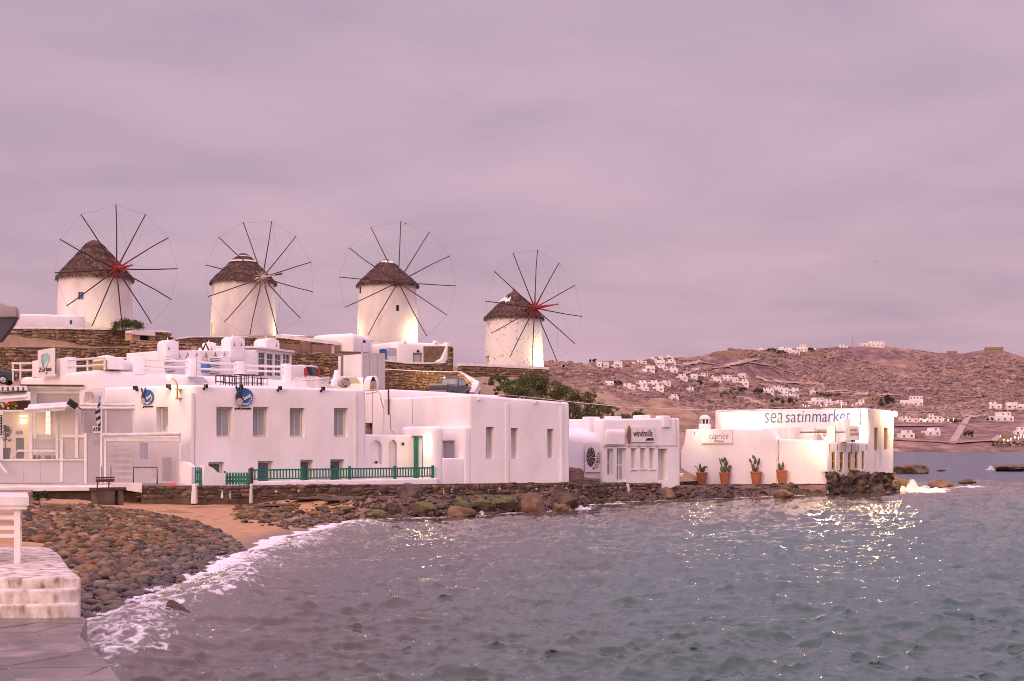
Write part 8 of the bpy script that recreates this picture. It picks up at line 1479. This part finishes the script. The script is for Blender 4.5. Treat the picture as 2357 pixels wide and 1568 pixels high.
def bird(p, s, label, flying):
    T = thing('gull' if flying else 'perched_bird', label, 'bird', tuple(p)); p = Vector(p); m = MB(); pr = [(-.5, .0), (-.38, .06), (-.15, .11), (.1, .12), (.3, .08), (.4, .07), (.48, .03), (.56, .0)]; v = []
    d = Vector((1, 0, .1 if flying else 1)).normalized(); u = Vector((0, 1, 0)); w = d.cross(u)
    for x, r in pr:
        for k in range(8): t = k * math.pi / 4; v.append(p + (d * x + u * r * math.cos(t) + w * r * math.sin(t)) * s)
    m.add(v, [(i * 8 + k, i * 8 + (k + 1) % 8, (i + 1) * 8 + (k + 1) % 8, (i + 1) * 8 + k) for i in range(7) for k in range(8)]); m.build('body', 'grey_panel' if flying else 'dark', T, True)
    for sd in (-1, 1):
        m = MB()
        if flying: q = [Vector((.15, sd * .08, .05)), Vector((.30, sd * .55, .28)), Vector((.1, sd * 1.15, .20)), Vector((-.05, sd * .6, .22)), Vector((-.2, sd * .08, .04))]; q = [Vector((a.y * .9, a.x, a.z)) for a in q]
        else: q = [Vector((.1, sd * .12, .25)), Vector((.05, sd * .15, .0)), Vector((-.12, sd * .1, -.42)), Vector((-.15, sd * .05, -.2)), Vector((-.05, sd * .06, .2))]
        q = [p + a * s for a in q]; m.add(q + [a + Vector((0, 0, -.02 * s)) for a in q], [(0, 1, 2, 3, 4), (9, 8, 7, 6, 5)] + [(i, (i + 1) % 5, 5 + (i + 1) % 5, 5 + i) for i in range(5)]); m.build('wing', 'grey_panel' if flying else 'dark', T)
bird(P(2014, 603, 150), .32, 'small gull flying in the sky at right', True); bird(P(*C('m3', 831, 128), 142.5), .30, 'dark bird perched on the rim rope of the third windmill', False)
# ---- spray where waves break
def spray(label, x, y, w, h, n, seed, lean=0.):
    g = np.random.default_rng(seed); p = PZ(x, y); Y = p.y; W_, H_ = wpx(w, Y), wpx(h, Y); A_ = []; Fv = []; k = 0; tet = np.array([(1, 0, -.5), (-.6, .9, -.5), (-.6, -.9, -.5), (0, 0, 1.)])
    for i in range(n):
        u = g.beta(2, 2) * 2 - 1; top_ = H_ * (1 - abs(u) ** 1.5) * (.6 + .5 * math.sin(u * 7 + seed)); z = g.random() ** 1.7 * max(top_, .05); r = g.uniform(.012, .05) * (1.2 - z / (H_ + .01) * .8); q = np.array((p.x + u * W_ / 2 + lean * z, p.y + g.normal() * W_ * .12, z)); A_.append(tet * r + q); Fv += [(k, k + 1, k + 2), (k, k + 1, k + 3), (k + 1, k + 2, k + 3), (k + 2, k, k + 3)]; k += 4
    me = bpy.data.meshes.new('sea_spray'); me.from_pydata(np.concatenate(A_).tolist(), [], Fv); tag(link('sea_spray', me, 'foam_white'), label, 'spray', kind='stuff')
mat('foam_white', (.82, .80, .80), rough=.6)
spray('splash lit warm at the point of the restaurant rock', 2098, 1128, 66, 24, 5200, 1); spray('small splash against the mossy boulders', 930, 1188, 56, 22, 3000, 2); spray('foam burst at the waterline below the emblem panel', 1340, 1172, 40, 9, 1000, 3); spray('spray by the far skerry at the right edge', 2285, 1082, 30, 13, 1500, 4); spray('splash below the slit windowed house', 1100, 1184, 50, 10, 1200, 5)
for i, (x, y, w, h) in enumerate(((300, 1392, 90, 12), (372, 1362, 80, 12), (440, 1334, 90, 14), (505, 1304, 90, 13), (575, 1280, 80, 13), (640, 1254, 90, 10), (720, 1232, 90, 8), (800, 1214, 80, 6), (240, 1420, 60, 10))): spray('broken surf spray along the cobbles, stretch %s of the wave' % ORD_[i], x, y, w, h, 1500, 40 + i)
# ============================================================ FAR HILL VILLAGE
mat('far_white', (.80, .77, .76), (.70, .67, .65), .2, .85); mat('far_stone', (.33, .22, .17), (.24, .16, .125), .15, .9); mat('far_shadow', (.10, .085, .09)); mat('far_road', (.42, .31, .25), (.33, .24, .19), .06, .95)
leaf_mat('leaf_far', (.05, .045, .03), (.09, .075, .04), (.07, .06, .035)); leaf_mat('leaf_far_green', (.10, .12, .04), (.14, .15, .05), (.12, .13, .045))
def C4(l): return [tuple(C(4, a, b)) + tuple(C(4, c, d)) for a, b, c, d in l]
def C5(l): return [tuple(C(5, a, b)) + tuple(C(5, c, d)) for a, b, c, d in l]
def C6(l): return [tuple(C(6, a, b)) + tuple(C(6, c, d)) for a, b, c, d in l]
ROWS = {
 'on the far ridge line': C5([(640, 180, 690, 206), (795, 172, 930, 212), (905, 195, 985, 232), (950, 155, 1038, 207), (1090, 183, 1130, 196), (1290, 155, 1360, 180)]) + C6([(100, 128, 285, 175)]),
 'in the upper far village': C4([(560, 290, 605, 330), (620, 292, 660, 335), (650, 315, 705, 335), (700, 288, 765, 340), (790, 290, 870, 308), (880, 272, 955, 306), (985, 252, 1035, 282), (1040, 248, 1090, 277), (1110, 240, 1165, 268), (1095, 270, 1185, 315), (1030, 275, 1100, 330), (945, 320, 1020, 372), (890, 345, 955, 376), (1045, 312, 1120, 352), (1110, 328, 1200, 376)]),
 'in the middle row of the far slope': C4([(1183, 388, 1280, 432), (1297, 385, 1355, 425), (1360, 378, 1420, 416), (1425, 380, 1480, 412), (1335, 340, 1365, 356)]) + C5([(285, 405, 370, 458), (375, 395, 505, 448), (510, 382, 560, 424), (497, 428, 578, 480)]),
 'in the lower left far village': C4([(580, 440, 700, 470), (768, 458, 862, 502), (865, 437, 958, 476), (880, 475, 975, 517), (962, 437, 1048, 480), (1000, 470, 1090, 522), (1052, 437, 1150, 476), (1268, 487, 1325, 522), (1140, 545, 1210, 588)]),
 'on the slope above the sea restaurant': C5([(655, 495, 780, 537), (780, 478, 895, 532), (890, 492, 972, 532), (800, 533, 985, 568), (1055, 573, 1180, 627), (1183, 580, 1268, 627), (1270, 590, 1350, 627)]) + C6([(50, 587, 130, 637)]),
 'on the lower slope right of the restaurant': C6([(400, 560, 582, 642), (412, 718, 545, 762), (628, 695, 695, 738), (545, 720, 735, 767), (1102, 605, 1198, 660), (1235, 608, 1322, 670), (1325, 620, 1400, 672), (1110, 715, 1145, 742), (1143, 685, 1300, 757)]),
 'by the far shore at right': C6([(400, 828, 520, 890), (603, 806, 728, 868), (1300, 800, 1400, 862)])}
ORD = ['first', 'second', 'third', 'fourth', 'fifth', 'sixth', 'seventh', 'eighth', 'ninth', 'tenth', 'eleventh', 'twelfth', 'thirteenth', 'fourteenth', 'fifteenth']
g = random.Random(21)
def far_house(rect, label, m='far_white', cat='house', name='far_house', storeys=None, group='white houses on the far hill'):
    x0, y0, x1, y1 = rect; p = ray_far((x0 + x1) / 2, y1); Y = p.y; w, h = (x1 - x0) / F * Y, (y1 - y0) / F * Y; dep = min(max(w * .7, 5), 9); rz = g.uniform(-.35, .35); T = thing(name, label, cat, (p.x, p.y, p.z), group); c, s = math.cos(rz), math.sin(rz)
    t = Vector((c, s, 0)); n = Vector((-s, c, 0)); w2 = w * .96
    def bx(mb, a0, a1, d0, d1, z0, z1): return mb.hexa([p + t * a + n * d + Vector((0, 0, z)) for z in (z0, z1) for a, d in ((a0, d0), (a1, d0), (a1, d1), (a0, d1))])
    mb = MB(); split = w > h * 1.5 and m == 'far_white'; k = g.uniform(.42, .62); bx(mb, -w2 / 2, w2 / 2, 0, dep, -2.5, h * (k + .12 if split else 1)); mb.build('wall', m, T)
    if split: a0 = g.choice((-w2 / 2, -w2 / 2 + w2 * .3, -w2 / 2 + w2 * .42)); a1 = a0 + w2 * .56; bx(MB(), a0, a1, .7, dep * .95, h * (k + .12) + .01, h).build('upper_storey', m, T)
    else: a0, a1 = -w2 / 2, w2 / 2
    nw = max(1, min(5, int(w / 3.2)))
    for i in range(nw):
        u = -w2 / 2 + w2 * (i + .5) / nw + g.uniform(-.3, .3); ww = min(.55, w2 / nw * .3); zz = h * (k + .12 if split else 1) * g.uniform(.34, .46); hh = min(.8, h * .18); bx(MB(), u - ww, u + ww, -.03, .08, zz - hh * .7, zz + hh * .7).build('window', 'far_shadow', T)
    if split and h > 3:
        for i in range(max(1, nw - 1)): u = a0 + (a1 - a0) * (i + .5) / max(1, nw - 1); zz = h * (k + 1.12) / 2; bx(MB(), u - .45, u + .45, .66, .78, zz - .5, zz + .5).build('window', 'far_shadow', T)
    elif w > 6 and m == 'far_white': bx(MB(), -w2 * .45, -w2 * .1, -1.6, -.02, h * .55, h * .62).build('porch_roof', m, T)
    return T
for row, rs in ROWS.items():
    rs = sorted(rs, key=lambda r: r[0] + r[2]); n = len(rs)
    for i, r in enumerate(rs): far_house(r, ('leftmost' if i == 0 else 'rightmost' if i == n - 1 else ORD[i] + ' from the left') + ' white house ' + row)
for r, lab in ((C5([(295, 215, 400, 255)])[0], 'brown stone farm building on the ridge, left block'), (C5([(395, 208, 565, 258)])[0], 'long brown stone building on the ridge with pale openings'), (C6([(1070, 180, 1210, 212)])[0], 'small brown fort on the knoll of the far ridge'), (C6([(775, 205, 850, 226)])[0], 'low brown ruin on the far ridge line'), (C6([(130, 592, 240, 637)])[0], 'grey stone house next to the white one above the restaurant'), (C6([(1190, 850, 1290, 902)])[0], 'stone terrace bar with string lights by the far shore'), (C5([(1010, 213, 1170, 243)])[0], 'ruined stone wall building below the ridge'), (C6([(545, 845, 600, 890)])[0], 'small dark stone hut between two shore houses')): far_house(r, lab, 'far_stone', group='stone buildings on the far hill', name='stone_building')
# chapel
x0, y0, x1, y1 = C5([(1062, 518, 1108, 550)])[0]; p = ray_far((x0 + x1) / 2, y1); k = (x1 - x0) / F * p.y; T = thing('chapel', 'tiny white chapel with a pointed gable on the far hill', 'chapel', tuple(p)); mb = MB(); mb.add([(p.x + a * k, p.y + b * k, p.z + z * k) for b in (0, .9) for a, z in ((-.5, -.2), (.5, -.2), (.5, .55), (0, .95), (-.5, .55))], [(0, 1, 2, 3, 4), (9, 8, 7, 6, 5)] + [(i, (i + 1) % 5, 5 + (i + 1) % 5, 5 + i) for i in range(5)]); mb.build('wall', 'far_white', T); MB().box((p.x, p.y, p.z + k * 1.08), (k * .16, k * .16, k * .35)).build('bell_tower', 'far_white', T)
# tracks draped on the hill
def track(label, n, pts, wid, m='far_road', lift=.35, name='track'):
    ps = []
    for (a, b) in zip(pts[:-1], pts[1:]): k = max(2, int(math.hypot(b[0] - a[0], b[1] - a[1]) / 12)); ps += [(a[0] + (b[0] - a[0]) * i / k, a[1] + (b[1] - a[1]) * i / k) for i in range(k)]
    ps.append(pts[-1]); w = [ray_far(*C(n, *q)) for q in ps]; v = []
    for i, p in enumerate(w):
        t = w[min(i + 1, len(w) - 1)] - w[max(i - 1, 0)]; t.z = 0; t = t.normalized() if t.length > .01 else Vector((1, 0, 0)); nn = Vector((-t.y, t.x, 0)) * wid / 2
        for sgn in (-1, 1): q = p + nn * sgn; v.append((q.x, q.y, max(float(far_h(np.array([q.x]), np.array([q.y]))[0]), p.z - .6) + lift))
    mb = MB(); mb.add(v, [(2 * i, 2 * i + 1, 2 * i + 3, 2 * i + 2) for i in range(len(w) - 1)]); tag(mb.build(name, m), kind='structure')
track('', 6, [(805, 940), (870, 830), (935, 728)], 4); track('', 6, [(715, 690), (745, 655), (795, 628)], 5); track('', 6, [(800, 702), (930, 712), (990, 725), (1100, 705)], 5)
track('', 5, [(390, 325), (520, 298), (660, 265)], 5); track('', 5, [(640, 410), (720, 442), (900, 455), (1150, 470), (1158, 500), (1140, 528), (1250, 522), (1372, 518)], 4); track('', 5, [(400, 510), (480, 560), (600, 602), (760, 640)], 5); track('', 6, [(0, 545), (200, 550), (400, 552)], 4)
track('', 6, [(358, 905), (560, 915), (800, 930), (1000, 920), (1130, 915)], 5, 'far_stone', .8); track('', 6, [(358, 800), (740, 795)], 4, 'far_stone', .8); track('', 6, [(1130, 915), (1165, 890), (1195, 872)], 4); track('', 4, [(1200, 320), (1290, 310), (1380, 292)], 5); track('', 5, [(420, 330), (180, 345), (60, 390)], 4)
for pts in ([(380, 655), (520, 662), (700, 660)], [(360, 690), (560, 695), (690, 690)], [(830, 640), (960, 650), (1090, 645)], [(1000, 760), (1100, 765), (1330, 765)], [(880, 780), (960, 800), (1180, 800)], [(358, 775), (500, 778), (760, 780)], [(1000, 690), (1080, 672), (1372, 680)], [(380, 870), (640, 880)], [(440, 500), (560, 510), (720, 520)], [(760, 560), (900, 575), (1050, 570)]): track('', 6, pts, 1.6, 'far_stone', 1.1, 'terrace_bank')
for pts in ([(880, 560), (1040, 552)], [(640, 650), (800, 662), (960, 655)], [(1000, 660), (1180, 655), (1340, 650)], [(200, 300), (330, 320), (470, 350)], [(560, 300), (760, 330), (900, 380)]): track('', 5, pts, 1.6, 'far_stone', 1.1, 'terrace_bank')
# dark trees and hedges between the houses
def far_bush(n, r, m, label, seed, name='far_tree', cat='tree'):
    x0, y0, x1, y1 = (*C(n, r[0], r[1]), *C(n, r[2], r[3])); p = ray_far((x0 + x1) / 2, y1); w, h = (x1 - x0) / F * p.y / 2, (y1 - y0) / F * p.y; nl = max(1, int(w / max(h * .6, .5))); lobes = [(-w + 2 * w * (i + .5) / nl, 0, h * .42, max(w / nl * 1.2, .6), max(h * .5, .6), h * .56) for i in range(nl)]
    plant(name, label, cat, tuple(p), lobes, 900 + 260 * nl, max(.28, h * .07), m, seed, False, 'dark trees on the far hill')
for i, (n, r, m, lab) in enumerate(((4, (508, 266, 562, 296), 'leaf_far', 'round dark tree left of the upper far village'), (4, (700, 440, 755, 477), 'leaf_far', 'dark tree beside the lower left far village'), (5, (725, 180, 800, 217), 'leaf_far', 'wide dark tree left of the ridge houses'), (5, (800, 205, 870, 237), 'leaf_far', 'dark tree in front of the ridge houses'), (5, (1040, 180, 1082, 207), 'leaf_far', 'dark tree right of the tallest ridge house'), (5, (750, 573, 950, 637), 'leaf_far', 'large dark grove left of the slope houses above the sign'), (5, (175, 440, 208, 472), 'leaf_far', 'small dark tree below the middle row houses'), (5, (420, 490, 560, 522), 'leaf_far', 'long dark hedge below the middle row'), (5, (620, 500, 690, 560), 'leaf_far', 'dark trees left of the slope houses'), (5, (1080, 530, 1300, 572), 'leaf_far', 'wide dark scrub above the slope houses'), (6, (248, 560, 335, 655), 'leaf_far', 'tall dark tree right of the grey stone house'), (6, (910, 830, 980, 888), 'leaf_far', 'dark round tree right of the pale slipway'), (6, (1130, 910, 1372, 955), 'leaf_far_green', 'green grassy bank by the far shore at right'), (6, (790, 742, 880, 772), 'leaf_far_green', 'green bushes beside the string light terrace'), (6, (1085, 730, 1135, 757), 'leaf_far', 'dark palms left of the right hand house'), (5, (370, 520, 500, 575), 'leaf_far_green', 'dark green scrub on the far slope below the middle row'))): far_bush(n, r, m, lab, 100 + i)
# rocks and scrub scattered over the far hill
bv = []; bf = []; nv = 0; ic = [np.array([v.co for v in rock_mesh(300 + i, 1, .7, (1, 1, .8)).vertices]) for i in range(5)]; icf = np.array([tuple(q.vertices) for q in rms[0].polygons]) if False else None
tmp = rock_mesh(300, 1, .7); icf = np.array([tuple(q.vertices) for q in tmp.polygons]); N_ = 15000
aa = RNG.uniform(1260, 2480, N_); tt = RNG.uniform(.28, 1.02, N_) ** .9; yy = 735 + tt * 600; xx = (aa - CX) / F * yy; hh = far_h(xx, yy); clump = fnoise(xx, yy, .012, 3, 91); sel = clump > -.12; xx, yy, hh = xx[sel], yy[sel], hh[sel]
for i in range(len(xx)): r = RNG.lognormal(math.log(.95), .5); k = i % 5; bv.append(ic[k] * np.array((r * 1.2, r, r * .85)) + np.array((xx[i], yy[i], hh[i] + r * .15))); bf.append(icf + nv); nv += len(ic[k])
me = bpy.data.meshes.new('far_rocks'); me.from_pydata(np.concatenate(bv).tolist(), [], np.concatenate(bf).tolist()); mat('far_rock', (.33, .23, .18), (.18, .12, .10), .3, .95, rnd=.3, isl=True); tag(link('far_rocks', me, 'far_rock'), 'boulders and scrub strewn over the far hillside', 'rocks', kind='stuff')
# masts, lamps
for n, x, y0, y1, lab in ((5, 1055, 140, 185, 'thin mast right of the tallest ridge house'), (5, 1218, 145, 178, 'thin red and white mast on the ridge'), (6, 30, 88, 168, 'tall lattice mast left of the big ridge house'), (6, 428, 148, 178, 'utility pole on the ridge right of the big house'), (6, 715, 160, 212, 'utility pole in the middle of the right ridge'), (6, 355, 138, 175, 'thin pole close right of the big ridge house')):
    p = ray_far(*C(n, x, y1)); h = (y1 - y0) / _CR[n][2] / F * p.y; r = .32 if lab.startswith('tall') else .14; T = MB().tube([p, p + Vector((0, 0, h))], [r, r * .5], 5); T.tube([p + Vector((-.9, 0, h * .86)), p + Vector((.9, 0, h * .86))], r * .5, 4); tag(T.build('mast', 'far_stone'), lab, 'mast', 'masts on the far ridge')
def far_lamp(n, x, y, label, grp, r=.32): p = ray_far(*C(n, x, y)); tag(MB().ball(p + Vector((0, -2.2, .9)), r, 8, 5).tube([p + Vector((0, -2.2, -1)), p + Vector((0, -2.2, .6))], .06, 4).build('terrace_lamp', 'far_glow'), label, 'lamp', grp)
for i, x in enumerate((552, 570, 588, 606, 624, 645, 668, 690, 712, 735, 770, 790, 812)): far_lamp(6, x, 748 + (i % 3) * 7, ORDN[i] + ' lamp from the left on the lit far hotel terrace', 'lamps of the far hotel terrace')
for i, (x, y) in enumerate(((1203, 912), (1235, 920), (1258, 905), (1290, 893), (1318, 895), (1336, 883), (1360, 885), (1180, 885))): far_lamp(6, x, y, ORDN[sorted((1203, 1235, 1258, 1290, 1318, 1336, 1360, 1180)).index(x)] + ' lamp from the left on the far shore bar terrace', 'lamps of the shore bar')
for i, (n, x, y) in enumerate(((5, 1000, 640), (5, 1020, 645), (5, 1045, 645), (5, 1140, 640), (5, 1180, 640), (5, 1300, 640), (6, 20, 640), (6, 150, 640))): far_lamp(n, x, y, ORDN[i] + ' lamp from the left on the slope terrace behind the sign wall', 'lamps behind the sign wall', .26)
# ---- floodlights at the windmills
def mill_flood(M_, dx, dy, z, watts, aim_dx, aim_z, label, spot=95):
    T_, X0, Y0, rad_, zb, ze = M_; p = Vector((X0 + dx, Y0 + dy, z)); T = thing('mill_floodlight', label, 'floodlight', tuple(p), 'floodlights at the windmills'); aim = Vector((X0 + aim_dx, Y0, aim_z)); d = (aim - p).normalized(); rz = math.atan2(d.y, d.x) - math.pi / 2
    MB().box(p, (.34, .16, .26), rz, R(25)).build('lamp_head', 'black_metal', T); MB().box(p + d * .10, (.26, .03, .2), rz, R(25)).build('lens', 'lamp_glow_soft', T); MB().tube([p, p + Vector((0, 0, -.5))], .03, 6).build('stake', 'black_metal', T); lamp(p + d * .2, watts, (1, .80, .42), .15, T, spot=spot, aim=aim)
mill_flood(M4, 5.2, -2.8, 11.6, 430, 1.2, 13.2, 'floodlight on the ground right of the rightmost windmill'); mill_flood(M3, 5.0, -2.4, 13.4, 420, .8, 15.0, 'floodlight on the ground right of the third windmill'); mill_flood(M3, -4.6, -2.2, 13.4, 150, -1.5, 15.5, 'floodlight on the ground left of the third windmill'); mill_flood(M2, 5.4, .6, 13.5, 190, 1.5, 16, 'floodlight on the ground right of the second windmill'); mill_flood(M2, -5.0, -1.5, 13.5, 90, -1.5, 15.5, 'floodlight on the ground left of the second windmill'); mill_flood(M1, 1.8, -5.2, 12.4, 45, .8, 15.0, 'floodlight behind the shrub at the leftmost windmill', 110)
